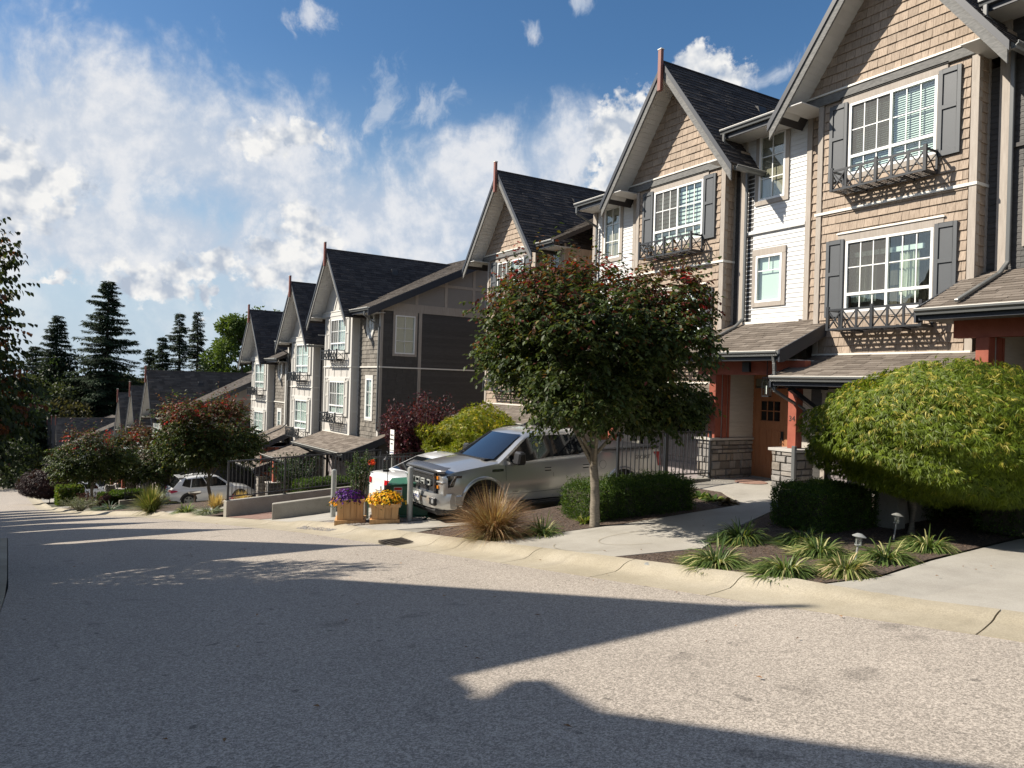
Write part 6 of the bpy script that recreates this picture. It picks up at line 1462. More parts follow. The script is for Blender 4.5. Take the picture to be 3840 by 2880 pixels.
street_tree((5.79, 33.6, g(5.79, 33.6)), 1.6, (-.1, .1, 3.05), (2.15, 2.15, 1.62), 30000, 'wide green street tree with orange red top by the white hatchback suv', 8, red=.50, lsz=.12, lean=(-.25, 0), group=ST)
street_tree((5.5, 48.7, g(5.5, 48.7)), 1.5, (-.6, 0, 2.9), (2.1, 2.1, 1.6), 18000, 'street tree with a coppery crown, partly behind the wide orange topped one', 12, red=.62, lsz=.14, group=ST)
street_tree((1.88, 46.2, g(1.88, 46.2)), 1.6, (0, 0, 2.75), (1.95, 1.95, 1.40), 18000, 'green street tree with few red leaves standing before the white boxy car', 17, red=.22, lsz=.13, trunk_r=.09, group=ST)
# broad leaved tree overhanging from the left, trunk outside the frame
def edge_tree():
    rng = np.random.default_rng(5); rg = random.Random(5)
    root = empty('overhanging_tree', (-2.95, 12.6, -1.25), 0, 'dark leafy tree reaching in from the left edge, backlit drooping leaves', 'tree')
    mb = MB(); mb.tube([(0, 0, -.1), (.03, 0, 1), (.0, .05, 2.2), (.1, .1, 3.4)], [.12, .10, .09, .06], 10); mb.obj('trunk', 'bark', root, smooth=True)
    V, F, C = [], [], []
    lb = MB(); off = 0; Ps = []; Ts = []
    for i in range(26):
        a = rg.uniform(0, 2*math.pi); b = Vector((0, 0, rg.uniform(1.3, 3.4))); ln = rg.uniform(1.3, 2.1); e = Vector((math.cos(a)*ln, math.sin(a)*ln, rg.uniform(-.1, 1.1))); limb_mesh(lb, b, b+e, .03, .006, rg)
    lb.obj('limb', 'bark', root, smooth=True)
    P, O, w = shape_crown(rng, 5200, (0, 0, 2.9), (2.0, 2.0, 1.85), .8, .5, 9)
    nt = len(P); td = unitv(O+rdir(rng, nt)*.6+np.array([0, 0, .1])); tlen = rng.uniform(.2, .5, nt); k = 10; t = (np.arange(k)+.5)/k
    # a few long shoots that stick out to the right
    LP = P[:, None]+td[:, None]*(tlen[:, None]*t)[:, :, None]+np.array([0, 0, -1.])*(.2*tlen[:, None]*t**2)[:, :, None]
    sd = unitv(np.cross(td, np.array([0, 0, 1.])))[:, None]*np.where(np.arange(k) % 2, 1, -1)[None, :, None]
    LD = (sd*.6+td[:, None]*.4+np.array([0, 0, -.8])+rng.normal(0, .2, (nt, k, 3))).reshape(-1, 3); LP = LP.reshape(-1, 3); m = len(LP)
    tw = np.repeat(rng.random(nt), k); col = np.array([.018, .030, .010])+np.array([.02, .022, .004])*tw[:, None]; r_ = np.repeat(rng.random(nt) < .16, k); col[r_] = np.array([.12, .045, .02]); yl_ = np.repeat(rng.random(nt) < .05, k); col[yl_] = np.array([.20, .16, .02])  # leaf greens darkened in the colour itself to look backlit
    V, F, C = leaves(LP, LD, unitv(np.array([0, 0, 1.])+rng.normal(0, .4, (m, 3))), rng.uniform(.07, .11, m), rng.uniform(.04, .055, m), col, .25)
    link('crown', np_mesh('crown', V, F, C, 'leaf'), root)
    return root
edge_tree()
def shoots():      # long drooping shoots of the same tree against the sky
    pass
# Japanese maple: a mound of fine hanging leaves
def mound_maple(loc, c, rad, n, label, seed, cols, blade=.075, lump=.12, name='japanese_maple', trunk_h=1.0, tw=.045, flat=.62, drop=.9, cat='tree'):
    root = empty(name, loc, 0, label, cat); rng = np.random.default_rng(seed); rg = random.Random(seed)
    mb = MB(); mb.tube([(0, 0, -.06), (.02, .01, trunk_h*.35), (-.03, .02, trunk_h*.7), (.0, .0, trunk_h)], [tw*1.3, tw, tw*.9, tw*.8], 10)
    mb.obj('trunk', 'bark', root, smooth=True); lb = MB()
    for i in range(14):
        a = 2*math.pi*i/14+rg.uniform(-.2, .2); e = rg.uniform(.2, 1.2); p1 = Vector(c)+Vector((math.cos(a)*rad[0]*math.cos(e), math.sin(a)*rad[1]*math.cos(e), rad[2]*math.sin(e)))*.85
        p0 = Vector((0, 0, trunk_h*rg.uniform(.6, 1))); m = p0.lerp(p1, .5)+Vector((0, 0, .25)); lb.tube([p0, m, p1], [.028, .016, .006], 6)
    lb.obj('limb', 'bark', root, smooth=True)
    d = rdir(rng, n); d[:, 2] = np.where(d[:, 2] < 0, d[:, 2]*flat, d[:, 2]); w = 1-.5*rng.random(n)**2.2
    lob = rdir(np.random.default_rng(seed), 34); amp = np.random.default_rng(seed+1).uniform(-1, 1, 34); k = 1+lump*((np.clip(unitv(d)@lob.T, 0, 1)**22)@amp)
    lay = .05*np.sin(np.arctan2(d[:, 1], d[:, 0])*5+d[:, 2]*14)
    P = np.array(c)+d*np.array(rad)*(w*(k+lay))[:, None]
    nb = 5; out = unitv(d*np.array([1, 1, .3])); base = unitv(out*.55+np.array([0, 0, -drop])+rng.normal(0, .35, (n, 3))); side = unitv(np.cross(base, out)+1e-6)
    sp = np.linspace(-1, 1, nb)
    LD = base[:, None]+side[:, None]*(sp*.85)[None, :, None]+rng.normal(0, .12, (n, nb, 3)); LP = np.repeat(P[:, None], nb, 1)
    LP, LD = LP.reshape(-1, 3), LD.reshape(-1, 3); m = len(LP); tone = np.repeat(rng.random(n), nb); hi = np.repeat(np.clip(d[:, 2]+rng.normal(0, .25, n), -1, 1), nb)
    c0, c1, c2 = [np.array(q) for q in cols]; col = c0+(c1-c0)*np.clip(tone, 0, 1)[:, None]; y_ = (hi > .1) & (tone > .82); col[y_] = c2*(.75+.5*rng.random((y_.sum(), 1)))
    V, F, C = leaves(LP, LD, np.repeat(out, nb, 0)+rng.normal(0, .3, (m, 3)), rng.uniform(.7, 1.3, m)*blade, rng.uniform(.10, .16, m)*blade*1.25, col, .25, 'quad')
    link('crown', np_mesh('crown', V, F, C, 'fine'), root); return root
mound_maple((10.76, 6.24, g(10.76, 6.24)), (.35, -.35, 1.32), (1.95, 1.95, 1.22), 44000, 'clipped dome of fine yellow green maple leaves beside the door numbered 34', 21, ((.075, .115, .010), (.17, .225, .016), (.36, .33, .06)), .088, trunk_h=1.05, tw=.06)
mound_maple((11.5, 21.1, g(11.5, 21.1)), (0, 0, 1.5), (1.6, 1.6, 1.0), 12000, 'bright yellow green maple rising behind the bonnet of the silver pickup', 22, ((.13, .17, .01), (.26, .28, .02), (.40, .34, .04)), .13, lump=.42, trunk_h=.9, drop=.25)
mound_maple((-.1, 71.0, g(-.1, 71)), (0, 0, 1.35), (2.3, 2.0, 1.35), 6000, 'dark purple dome of weeping maple by the bend', 23, ((.014, .006, .008), (.03, .012, .014), (.05, .02, .02)), .2, trunk_h=1, drop=.9)
mound_maple((5.6, 72, g(5.6, 72)), (0, 0, 1.6), (1.3, 1.3, 1.3), 2500, 'small yellow green maple beyond the railings near the white boxy car', 24, ((.12, .13, .01), (.2, .2, .015), (.3, .24, .03)), .2, trunk_h=1, drop=.5)
# purple smoke bush
def upright_bush(name, loc, c, rad, n, lsz, cols, label, seed, mat='leaf', cat='shrub', up=.9, shoots=60, wr=.5):
    root = empty(name, loc, 0, label, cat); rng = np.random.default_rng(seed); rg = random.Random(seed); mb = MB(); LPs = []; LDs = []; tn = []
    per = max(6, n//shoots)
    for i in range(shoots):
        a = rg.uniform(0, 2*math.pi); r_ = math.sqrt(rg.random()); q = Vector((c[0]+math.cos(a)*rad[0]*r_, c[1]+math.sin(a)*rad[1]*r_, c[2]+rad[2]*(rg.uniform(-.1, 1)*math.sqrt(max(.05, 1-r_*r_*.7))))); p0 = Vector((math.cos(a)*.1, math.sin(a)*.1, 0)); m_ = p0.lerp(q, .45)+Vector((0, 0, .15*up)); mb.tube([p0, m_, q], [.012, .008, .003], 5)
        t = rng.random(per)**.7*.85+.15; B = np.array([(1-x)**2*np.array(p0)+2*x*(1-x)*np.array(m_)+x*x*np.array(q) for x in t]); LPs.append(B+rng.normal(0, .05*rad[0], (per, 3))); ax = np.array((q-m_).normalized()); LDs.append(ax*.5+rdir(rng, per)); tn.append(np.full(per, rg.random()))
    mb.obj('stems', 'bark', root)
    LP, LD, tn = np.concatenate(LPs), np.concatenate(LDs), np.concatenate(tn); m = len(LP); c0, c1, c2 = [np.array(q) for q in cols]; col = c0+(c1-c0)*tn[:, None]; y_ = rng.random(m) < .1; col[y_] = c2
    V, F, C = leaves(LP, LD, unitv(rng.normal(0, .5, (m, 3))+np.array([0, 0, 1.])), rng.uniform(.7, 1.25, m)*lsz, lsz*wr, col, .15)
    link('crown', np_mesh('crown', V, F, C, mat), root); return root
upright_bush('smoke_bush', (10.6, 22.9, g(10.6, 22.9)), (0, 0, 1.8), (1.55, 1.55, 1.6), 15000, .10, ((.040, .012, .018), (.075, .022, .03), (.13, .03, .05)), 'purple leaved bush behind the parking sign', 31, shoots=150, wr=.62)
# boxwood hedges
def hedge(name, pts, h, w, n, label, seed, lsz=.028, cols=((.030, .062, .012), (.075, .135, .022), (.12, .17, .03)), zf=None, cat='hedge', lump=.02):
    """clipped hedge following a line"""
    root = empty(name, (pts[0][0], pts[0][1], g(*pts[0])), 0, label, cat); rng = np.random.default_rng(seed); o = Vector(root.location)
    mb = MB(); P = [Vector((x, y, g(x, y)))-o for x, y in pts]; L = [0]
    for a, b in zip(P[:-1], P[1:]): L.append(L[-1]+(b-a).length)
    def at(s):
        s = min(max(s, 0), L[-1]); i = max(0, min(len(P)-2, int(np.searchsorted(L, s))-1)); t = (s-L[i])/(L[i+1]-L[i]); d = (P[i+1]-P[i]).normalized(); return P[i].lerp(P[i+1], t), d
    i0 = at(.05); K = .8
    for s in np.arange(0, L[-1], .4):
        a, d = at(s); b, _ = at(min(s+.4, L[-1])); mb.beam(a+Vector((0, 0, h*.47)), b+Vector((0, 0, h*.47)), w*K, h*.88)
    mb.obj('core', 'soil', root)
    per = np.array([2*h*L[-1], w*L[-1], 2*w*h]); per /= per.sum(); kind = rng.choice(3, n, p=per); S = rng.random(n)*L[-1]; q = []
    for k_, s in zip(kind, S):
        e = .03*math.sin(s*9)+.02*math.sin(s*23+k_)
        if k_ == 0: sd = rng.choice([-1, 1]); a, d = at(s); nn = Vector((d.y, -d.x, 0)).normalized()*sd; p = a+nn*(w/2+e+rng.normal(0, lump))+Vector((0, 0, rng.uniform(.02, h))); no = nn
        elif k_ == 1: a, d = at(s); nn = Vector((d.y, -d.x, 0)).normalized(); p = a+nn*rng.uniform(-w/2, w/2)+Vector((0, 0, h+e+rng.normal(0, lump))); no = Vector((0, 0, 1))
        else: end = rng.choice([0, 1]); a, d = at(L[-1]*end); nn = Vector((d.y, -d.x, 0)).normalized(); no = d*(1 if end else -1); p = a+nn*rng.uniform(-w/2, w/2)+Vector((0, 0, rng.uniform(.02, h)))+no*(.02+rng.normal(0, lump))
        q.append((*p, *no))
    q = np.array(q); k = 4; LP = np.repeat(q[:, :3], k, 0)+rng.normal(0, .018, (n*k, 3)); LD = np.repeat(q[:, 3:], k, 0)*.7+rdir(rng, n*k)*.8+np.array([0, 0, .35]); m = n*k
    tn = np.repeat(rng.random(n), k); c0, c1, c2 = [np.array(x) for x in cols]; col = c0+(c1-c0)*tn[:, None]; y_ = np.repeat(rng.random(n) < .12, k); col[y_] = c2
    V, F, C = leaves(LP, LD, rdir(rng, m), rng.uniform(.8, 1.3, m)*lsz, lsz*.55, col, .1, 'quad'); link('foliage', np_mesh('foliage', V, F, C, 'leaf'), root); return root
hedge('boxwood_hedge', [(9.75, 7.45), (10.95, 7.35)], .60, .95, 9000, 'clipped boxwood block between the front walk and the concrete pier', 41)
hedge('boxwood_hedge', [(8.05, 10.75), (8.7, 10.7), (10.15, 10.4)], .55, .95, 12000, 'loose boxwood hedge behind the street tree trunk, beside the front walk', 42, lump=.05)
hedge('boxwood_hedge', [(12.1, 7.2), (13.2, 6.9)], .75, .8, 5000, 'shaded small leaved hedge at the wall under the maple dome', 43, lump=.04)
hedge('boxwood_hedge', [(11.6, 5.35), (13.4, 5.4)], 1.05, .8, 6000, 'tall dark hedge at the right edge by the driveway', 44, lsz=.035, lump=.05)
hedge('boxwood_hedge', [(7.0, 24.6), (8.6, 25.2)], .6, .8, 2500, 'low hedge behind the black railings, green in the sun', 45, lsz=.05)
hedge('boxwood_hedge', [(2.5, 50.3), (3.6, 50.6)], .75, 1.0, 1500, 'square clipped hedge at the foot of the tree before the white boxy car', 46, lsz=.08)
hedge('boxwood_hedge', [(3.4, 53.5), (5.0, 54.0)], .8, 1.0, 1200, 'clipped hedge just beyond the square one by the low fence', 47, lsz=.08)
hedge('leafy_hedge', [(.4, 62.0), (1.9, 62.2)], 1.3, 1.2, 1500, 'broad leaved light green hedge under the purple dome', 48, lsz=.13, cols=((.06, .11, .02), (.13, .19, .03), (.2, .2, .05)))
# strappy clumps
def clump(name, loc, n, ln, wd, cols, label, seed, up=.75, spread=1., droop=1.2, seg=5, group=None, cat='ornamental grass', mat='blade', stripe=True):
    root_loc = Vector(loc); rng = np.random.default_rng(seed); a = rng.random(n)*2*np.pi; el = np.clip(rng.normal(up, .24, n), .12, 1.42); L = rng.uniform(.65, 1.1, n)*ln
    h = np.stack([np.cos(a), np.sin(a)], 1)*np.cos(el)[:, None]*spread; v = np.sin(el); base = np.stack([np.cos(a), np.sin(a)], 1)*(rng.random(n)**.5*.09)[:, None]
    side = np.stack([-np.sin(a), np.cos(a), np.zeros(n)], 1)+rng.normal(0, .25, (n, 3)); side = unitv(side); V = []; C = []
    tn = rng.random(n); c0, c1, c2 = [np.array(x) for x in cols]; col = c0+(c1-c0)*tn[:, None]; y_ = rng.random(n) < .2; col[y_] = c2
    for i in range(seg+1):
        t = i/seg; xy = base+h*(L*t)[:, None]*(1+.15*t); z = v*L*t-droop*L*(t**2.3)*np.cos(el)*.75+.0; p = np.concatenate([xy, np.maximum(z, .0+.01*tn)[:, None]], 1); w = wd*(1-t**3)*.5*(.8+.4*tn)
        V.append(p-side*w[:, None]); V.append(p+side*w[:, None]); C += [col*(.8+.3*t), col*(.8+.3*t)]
    V = np.stack(V, 1).reshape(-1, 3); C = np.stack(C, 1).reshape(-1, 3); k = 2*(seg+1); i = np.arange(n)[:, None]*k
    F = np.concatenate([i+np.array([[2*j, 2*j+1, 2*j+3, 2*j+2]]) for j in range(seg)], 0); o = link(name, np_mesh(name, V, F, C, mat), None, root_loc); tag(o, label, cat, group); return o
LG = 'strappy lilyturf clumps in the bed beside the walk'
var = ((.055, .095, .025), (.13, .19, .05), (.45, .43, .20))
for i, (x, y, s, lb, cl) in enumerate([
    (6.75, 6.25, 1.0, 'large striped lilyturf clump nearest the corner of walk and kerb', var), (6.85, 5.35, .95, 'upright striped lilyturf clump in the front middle of the bed', var),
    (8.3, 7.25, 1.1, 'tall dark green lilyturf clump at the back against the walk', ((.03, .06, .015), (.07, .12, .025), (.2, .22, .06))), (8.8, 6.6, 1.0, 'dark lilyturf clump just in front of the boxwood block', ((.03, .06, .015), (.07, .12, .025), (.2, .22, .06))),
    (8.25, 5.95, .9, 'pale striped lilyturf clump behind the straw topped one', var), (7.35, 4.98, .85, 'lilyturf clump with a straw coloured dry top beside the path light', ((.08, .12, .03), (.20, .23, .07), (.55, .45, .26))),
    (8.45, 5.2, .95, 'striped lilyturf clump between the two path lights at the driveway edge', var), (9.6, 5.35, .9, 'lilyturf clump farthest along the driveway edge near the maple trunk', var)]):
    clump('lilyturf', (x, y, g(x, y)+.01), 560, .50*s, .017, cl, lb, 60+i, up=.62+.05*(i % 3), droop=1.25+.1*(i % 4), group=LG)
clump('lilyturf', (6.75, 9.95, g(6.75, 9.95)), 220, .5, .018, var, 'small striped lilyturf clump between the brown sedge and the walk', 70, up=.8, droop=1.3, group=LG)
clump('brown_sedge', (6.15, 10.5, g(6.15, 10.5)), 2200, 1.05, .0065, ((.16, .095, .05), (.30, .17, .09), (.40, .33, .20)), 'wispy russet brown sedge clump at the kerb in front of the pickup', 71, up=.92, droop=.80, seg=4)
clump('sedge_skirt', (6.15, 10.4, g(6.15, 10.4)), 500, .55, .009, ((.22, .19, .08), (.36, .32, .14), (.45, .40, .22)), 'straw skirt of drooping blades round the russet sedge', 72, up=.35, droop=.6, seg=4)
clump('ornamental_grass', (3.0, 29.0, g(3.0, 29)), 900, 1.15, .02, ((.09, .12, .03), (.16, .19, .05), (.30, .26, .12)), 'big arching green grass clump near the kerb before the dark wall', 73, up=1.15, droop=1.0, seg=4)
clump('feather_grass', (4.5, 25.2, g(4.5, 25.2)), 420, .62, .012, ((.42, .30, .13), (.55, .42, .20), (.62, .52, .30)), 'straw yellow feather grass tuft left of the tree by the white suv', 74, up=1.3, droop=.8, group='straw feather grass tufts')
clump('feather_grass', (5.15, 24.6, g(5.15, 24.6)), 420, .62, .012, ((.42, .30, .13), (.55, .42, .20), (.62, .52, .30)), 'straw yellow feather grass tuft right beside the concrete wall end', 75, up=1.3, droop=.8, group='straw feather grass tufts')
clump('lilyturf', (3.75, 26.1, g(3.75, 26.1)), 260, .55, .03, ((.06, .10, .03), (.14, .2, .06), (.3, .32, .15)), 'pale striped clump behind the feather grass near the suv', 76, up=.8, droop=1.2)
for x, y, lb, s in ((11.05, 11.25, 'yellow green hosta at the walk edge below the railing', 80), (11.2, 10.85, 'green hosta beside the yellow one', 81), (11.1, 10.4, 'smaller green hosta nearest the walk', 82), (11.0, 9.95, 'withered brown perennial on the mulch by the walk', 83)):
    cc = ((.12, .15, .03), (.24, .26, .06), (.35, .3, .1)) if s == 80 else (((.05, .1, .02), (.1, .16, .04), (.2, .22, .06)) if s < 83 else ((.10, .07, .04), (.16, .12, .07), (.2, .15, .1)))
    clump('hosta' if s < 83 else 'dry_perennial', (x, y, g(x, y)), 46, .26, .085, cc, lb, s, up=.7, droop=1.1, seg=3, cat='plant')
for x, y, lb, s in ((7.9, 10.35, 'small light green seedling at the foot of the street tree', 84), (10.1, 10.2, 'little dark groundcover tuft on the mulch', 85)): clump('groundcover', (x, y, g(x, y)), 60, .2, .05, ((.1, .14, .02), (.2, .25, .05), (.3, .3, .1)), lb, s, up=.9, droop=.9, seg=3, cat='plant')
upright_bush('flowering_shrub', (1.9, 44.0, g(1.9, 44)), (0, 0, .55), (.8, .8, .5), 1500, .09, ((.03, .02, .02), (.10, .03, .04), (.25, .12, .13)), 'reddish pink shrub at the tail of the white boxy car', 51, shoots=40)
upright_bush('lavender_bush', (1.25, 42.6, g(1.25, 42.6)), (0, 0, .4), (.95, .95, .35), 2600, .07, ((.10, .13, .08), (.18, .21, .14), (.25, .25, .22)), 'silvery green lavender mound at the kerb below the red shrub', 52, shoots=60, wr=.25)
upright_bush('laurel_bush', (7.3, 26.3, g(7.3, 26.3)), (0, 0, 1.0), (.9, .9, .9), 2600, .09, ((.012, .03, .012), (.03, .06, .02), (.05, .09, .03)), 'dark glossy bush behind the left end of the black railings', 53, shoots=60)
upright_bush('purple_perennial', (5.3, 25.6, g(5.3, 25.6)), (0, 0, .2), (.4, .4, .2), 500, .05, ((.2, .02, .04), (.5, .03, .08), (.6, .3, .35)), 'low pink flowering plant between the feather grass tufts', 54, shoots=24)
clump('groundcover', (4.1, 23.9, g(4.1, 23.9)), 400, .5, .03, ((.12, .15, .08), (.25, .28, .17), (.4, .4, .3)), 'grey green carpet plant spilling over the kerb by the feather grass', 86, up=.3, droop=.7, seg=3, cat='plant')
clump('groundcover', (2.3, 38.5, g(2.3, 38.5)), 400, .9, .04, ((.05, .09, .05), (.1, .15, .08), (.2, .2, .15)), 'low trailing plant along the far bed edge', 87, up=.25, droop=.7, seg=3, cat='plant')
# conifers and far trees
def conifer(loc, h, w, label, seed, n=15000, col=((.018, .034, .018), (.036, .060, .028)), dens=1., bare=.0, ragged=.3, group=None, name='conifer_tree', tipw=.75):
    root = empty(name, loc, 0, label, 'tree', group); rng = np.random.default_rng(seed); rg = random.Random(seed)
    mb = MB(); mb.tube([(0, 0, -1), (rg.uniform(-.2, .2), 0, h*.5), (0, 0, h*.985)], [h*.018, h*.011, .03], 8); mb.obj('trunk', 'barkdark', root, smooth=True)
    nb = int(330*dens); zs = h*(.10+.88*rng.random(nb)**.85); a = rng.random(nb)*2*np.pi; lob = .75+.35*np.sin(a*2+seed)+.18*np.sin(a*5+zs)
    prof = np.clip((1-zs/h), .004, 1)**tipw*(1-.25*np.clip(.28-zs/h, 0, 1)/.28); Lb = w/2*prof*np.clip(rng.normal(1, ragged, nb), .25, 1.5)*lob+.25; lb = MB(); LPs = []; LDs = []; tn = []
    wgt = Lb/Lb.sum(); cnt = np.maximum(8, (2.2*n*wgt).astype(int))
    for z, aa, L, c_ in zip(zs, a, Lb, cnt):
        d = np.array([math.cos(aa), math.sin(aa), 0]); rise = .30 if z > h*.6 else .05; p0 = np.array([0, 0, z]); 
        f = lambda t: p0+d*(L*t)[:, None]+np.array([0, 0, 1.])*(L*(rise*t-.42*t**2+.22*t**4))[:, None]
        q = f(np.array([0, .5, 1.])); lb.tube([tuple(x) for x in q], [.05+.012*L, .04, .01], 4, False)
        t = rng.random(c_)**.65*.93+.07; P = f(t); sp = .15*L*(1.15-t)+.12; sd = np.array([-d[1], d[0], 0]); k = rng.normal(0, 1, c_); P = P+sd*(k*sp)[:, None]+np.array([0, 0, -1.])*(np.abs(rng.normal(0, .10, c_))*(.4+L*.16))[:, None]
        LPs.append(P); LDs.append(d*.7+sd*(np.sign(k)*.5)[:, None]+np.array([0, 0, -.35])+rng.normal(0, .3, (c_, 3))); tn.append(rng.random()*.6+rng.random(c_)*.4)
    lb.obj('branch', 'barkdark', root)
    LP, LD, tn = np.concatenate(LPs), np.concatenate(LDs), np.concatenate(tn); m = len(LP); c0, c1 = [np.array(x) for x in col]; C_ = c0+(c1-c0)*tn[:, None]
    V, F, C = leaves(LP, LD, unitv(rng.normal(0, .3, (m, 3))+np.array([0, 0, 1.])), rng.uniform(.4, .95, m)*.62, rng.uniform(.12, .26, m)*.62, C_, .2, 'quad'); link('crown', np_mesh('crown', V, F, C, 'needle'), root); return root
def bigtree(loc, h, w, label, seed, n=9000, cols=((.02, .035, .012), (.05, .075, .02)), group=None, lsz=.35, name='broadleaf_tree', low=.15, bark='barkdark', mat='leaf'):
    root = empty(name, loc, 0, label, 'tree', group); rng = np.random.default_rng(seed); rg = random.Random(seed); mb = MB(); mb.tube([(0, 0, -1), (.1, 0, h*.4), (0, 0, h*.8)], [h*.02, h*.014, h*.004], 8); mb.obj('trunk', bark, root, smooth=True)
    lb = MB(); cl = []
    for i in range(26):
        z = h*rg.uniform(low+.1, .92); a = rg.uniform(0, 6.28); e = math.sin(math.pi*min(1, (z/h-low)/(1.02-low))**.8)**.6; r_ = w/2*e*rg.uniform(.3, .95); q = Vector((math.cos(a)*r_, math.sin(a)*r_, z)); lb.tube([(0, 0, max(h*.12, z-r_*.9)), tuple(q)], [h*.006, .03], 5); cl.append((q, w*rg.uniform(.13, .24)*(.5+.5*e)))
    lb.obj('limb', bark, root)
    k = n//len(cl); LPs = []; tn = []; Os = []
    for q, r_ in cl:
        d = rdir(rng, k); ww = .55+.45*rng.random(k); LPs.append(np.array(q)+d*(r_*ww)[:, None]*np.array([1, 1, .95])); Os.append(d); tn.append(np.full(k, rng.random())*.6+rng.random(k)*.4)
    LP, O, tn = np.concatenate(LPs), np.concatenate(Os), np.concatenate(tn); m = len(LP); c0, c1 = [np.array(x) for x in cols]; C_ = c0+(c1-c0)*tn[:, None]
    V, F, C = leaves(LP, O+rdir(rng, m)+np.array([0, 0, -.3]), rdir(rng, m), rng.uniform(.7, 1.3, m)*lsz, lsz*.6, C_, .15, 'quad'); link('crown', np_mesh('crown', V, F, C, mat), root); return root
def far(px, d):      # ground spot in a compass direction of the photo at distance d
    v = pdir(px, 1440); k = d/math.hypot(v.x, v.y); return (v.x*k, v.y*k)
def farz(px, py, d): v = pdir(px, py); return 1.6+d*v.z/math.hypot(v.x, v.y)
FT = 'tall trees beyond the bottom of the street'
def ft(fn, px, pytop, d, w, label, seed, **kw):
    x, y = far(px, d); z = -11.5; top = farz(px, pytop, d); return fn((x, y, z), top-z, w, label, seed, group=FT, **kw)
ft(conifer, 396, 1040, 118, 13.5, 'tallest dark conifer standing alone above the lowest roofs', 101, n=26000, dens=1.5, tipw=.85, ragged=.34)
ft(conifer, 210, 1172, 122, 8.5, 'narrow dark conifer left of the tallest one', 102, n=12000, dens=1.2, tipw=.8)
ft(conifer, 130, 1290, 128, 9, 'lower conifer between the street edge tree and the narrow one', 103, n=9000)
ft(conifer, 667, 1162, 135, 7.5, 'slender sparse conifer right of the tallest, left one of two close spires', 104, n=8000, dens=.9, ragged=.35)
ft(conifer, 735, 1158, 138, 8.5, 'slender ragged conifer, right one of two close spires', 105, n=8000, dens=.9, ragged=.4)
ft(conifer, 605, 1255, 130, 7, 'short conifer left of the two close spires', 106, n=8000)
ft(conifer, 560, 1300, 132, 6, 'shortest brownish conifer beside the tallest conifer', 107, n=6000)
ft(bigtree, 905, 1165, 108, 9.5, 'bright green poplar directly left of the pale house gable', 108, n=12000, cols=((.05, .09, .02), (.12, .17, .035)), lsz=.42)
ft(bigtree, 835, 1230, 112, 7.5, 'bright green poplar next to the conifer spires', 109, n=8000, cols=((.05, .09, .02), (.11, .16, .035)), lsz=.42)
ft(bigtree, 1010, 1140, 128, 10, 'green treetop just showing over the pale house ridge', 110, n=6000, cols=((.05, .09, .02), (.11, .16, .035)), lsz=.45)
WL = ['dark bushy tree in the wood at the left edge of the picture', 'olive bushy tree just right of the left edge, under the low conifer', 'dark bushy tree under the narrow conifer', 'olive bushy tree left of the tallest conifer trunk', 'dark bushy tree right of the tallest conifer trunk',
    'brownish bushy tree under the short conifers', 'dark bushy tree above the left maroon finial of the white gabled block', 'olive bushy tree behind the two close conifer spires', 'dark bushy tree half outside the left edge', 'brownish bushy tree in front of the narrow conifer', 'low olive bushy tree above the road bend', 'dark bushy tree at the foot of the bright poplars']
for i, (px, py, d, w, cc) in enumerate([(20, 1440, 112, 13, 0), (150, 1400, 118, 12, 1), (250, 1330, 122, 11, 0), (330, 1420, 125, 12, 1), (470, 1400, 124, 12, 0), (560, 1420, 126, 10, 2), (640, 1400, 124, 11, 0), (740, 1410, 126, 11, 1), (-40, 1400, 105, 12, 0), (230, 1500, 112, 10, 2), (90, 1560, 110, 9, 1), (820, 1360, 122, 11, 0)]):
    cols = [((.016, .030, .014), (.035, .055, .022)), ((.03, .045, .018), (.06, .075, .03)), ((.045, .045, .022), (.075, .07, .035))][cc]
    ft(bigtree, px, py, d, w, WL[i], 120+i, n=7000, cols=cols, lsz=.45, low=.02)
ft(bigtree, 440, 1555, 100, 5, 'pale yellow green bush peeking over the lowest roof', 140, n=2500, cols=((.12, .15, .03), (.2, .22, .05)), low=.0)
x, y = far(130, 106); bigtree((x, y, -11.2), 2.9, 7.5, 'sunlit olive shrub mass behind the rail fence', 141, n=3500, cols=((.09, .10, .03), (.16, .15, .05)), lsz=.25, name='roadside_shrub', low=0)
x, y = far(45, 100); bigtree((x, y, -11.1), 2.2, 3, 'small round shrub left of the rail fence', 142, n=1500, cols=((.05, .07, .02), (.1, .12, .03)), lsz=.2, name='roadside_shrub', low=0)
for i, (px, d, w, h) in enumerate([(10, 96, 8, 6), (250, 108, 9, 7), (330, 112, 9, 8)]):
    x, y = far(px, d); bigtree((x, y, -11.5), h, w, ['shady undergrowth bush at the left edge beyond the bend', 'shady undergrowth bush above the lowest roof', 'shady undergrowth bush right of the lowest roof ridge end'][i], 150+i, n=4000, cols=((.015, .028, .012), (.04, .055, .02)), lsz=.3, name='undergrowth_bush', low=0)
# wooded rise behind everything
mb = MB(); rg = random.Random(9); V = []; n = 120
for i in range(n+1):
    a = R(-60+180*i/n); 
    for r_, h in ((190, -12), (215, -4), (260, -1), (300, -14)): V.append((math.sin(a)*r_, math.cos(a)*r_, h+(rg.uniform(-1.5, 1.5) if h > -10 else 0)))
mb.add(V, [(i*4+j, i*4+j+1, (i+1)*4+j+1, (i+1)*4+j) for i in range(n) for j in range(3)]); mb.obj('wooded_hill', 'soil', smooth=True, kind='structure')
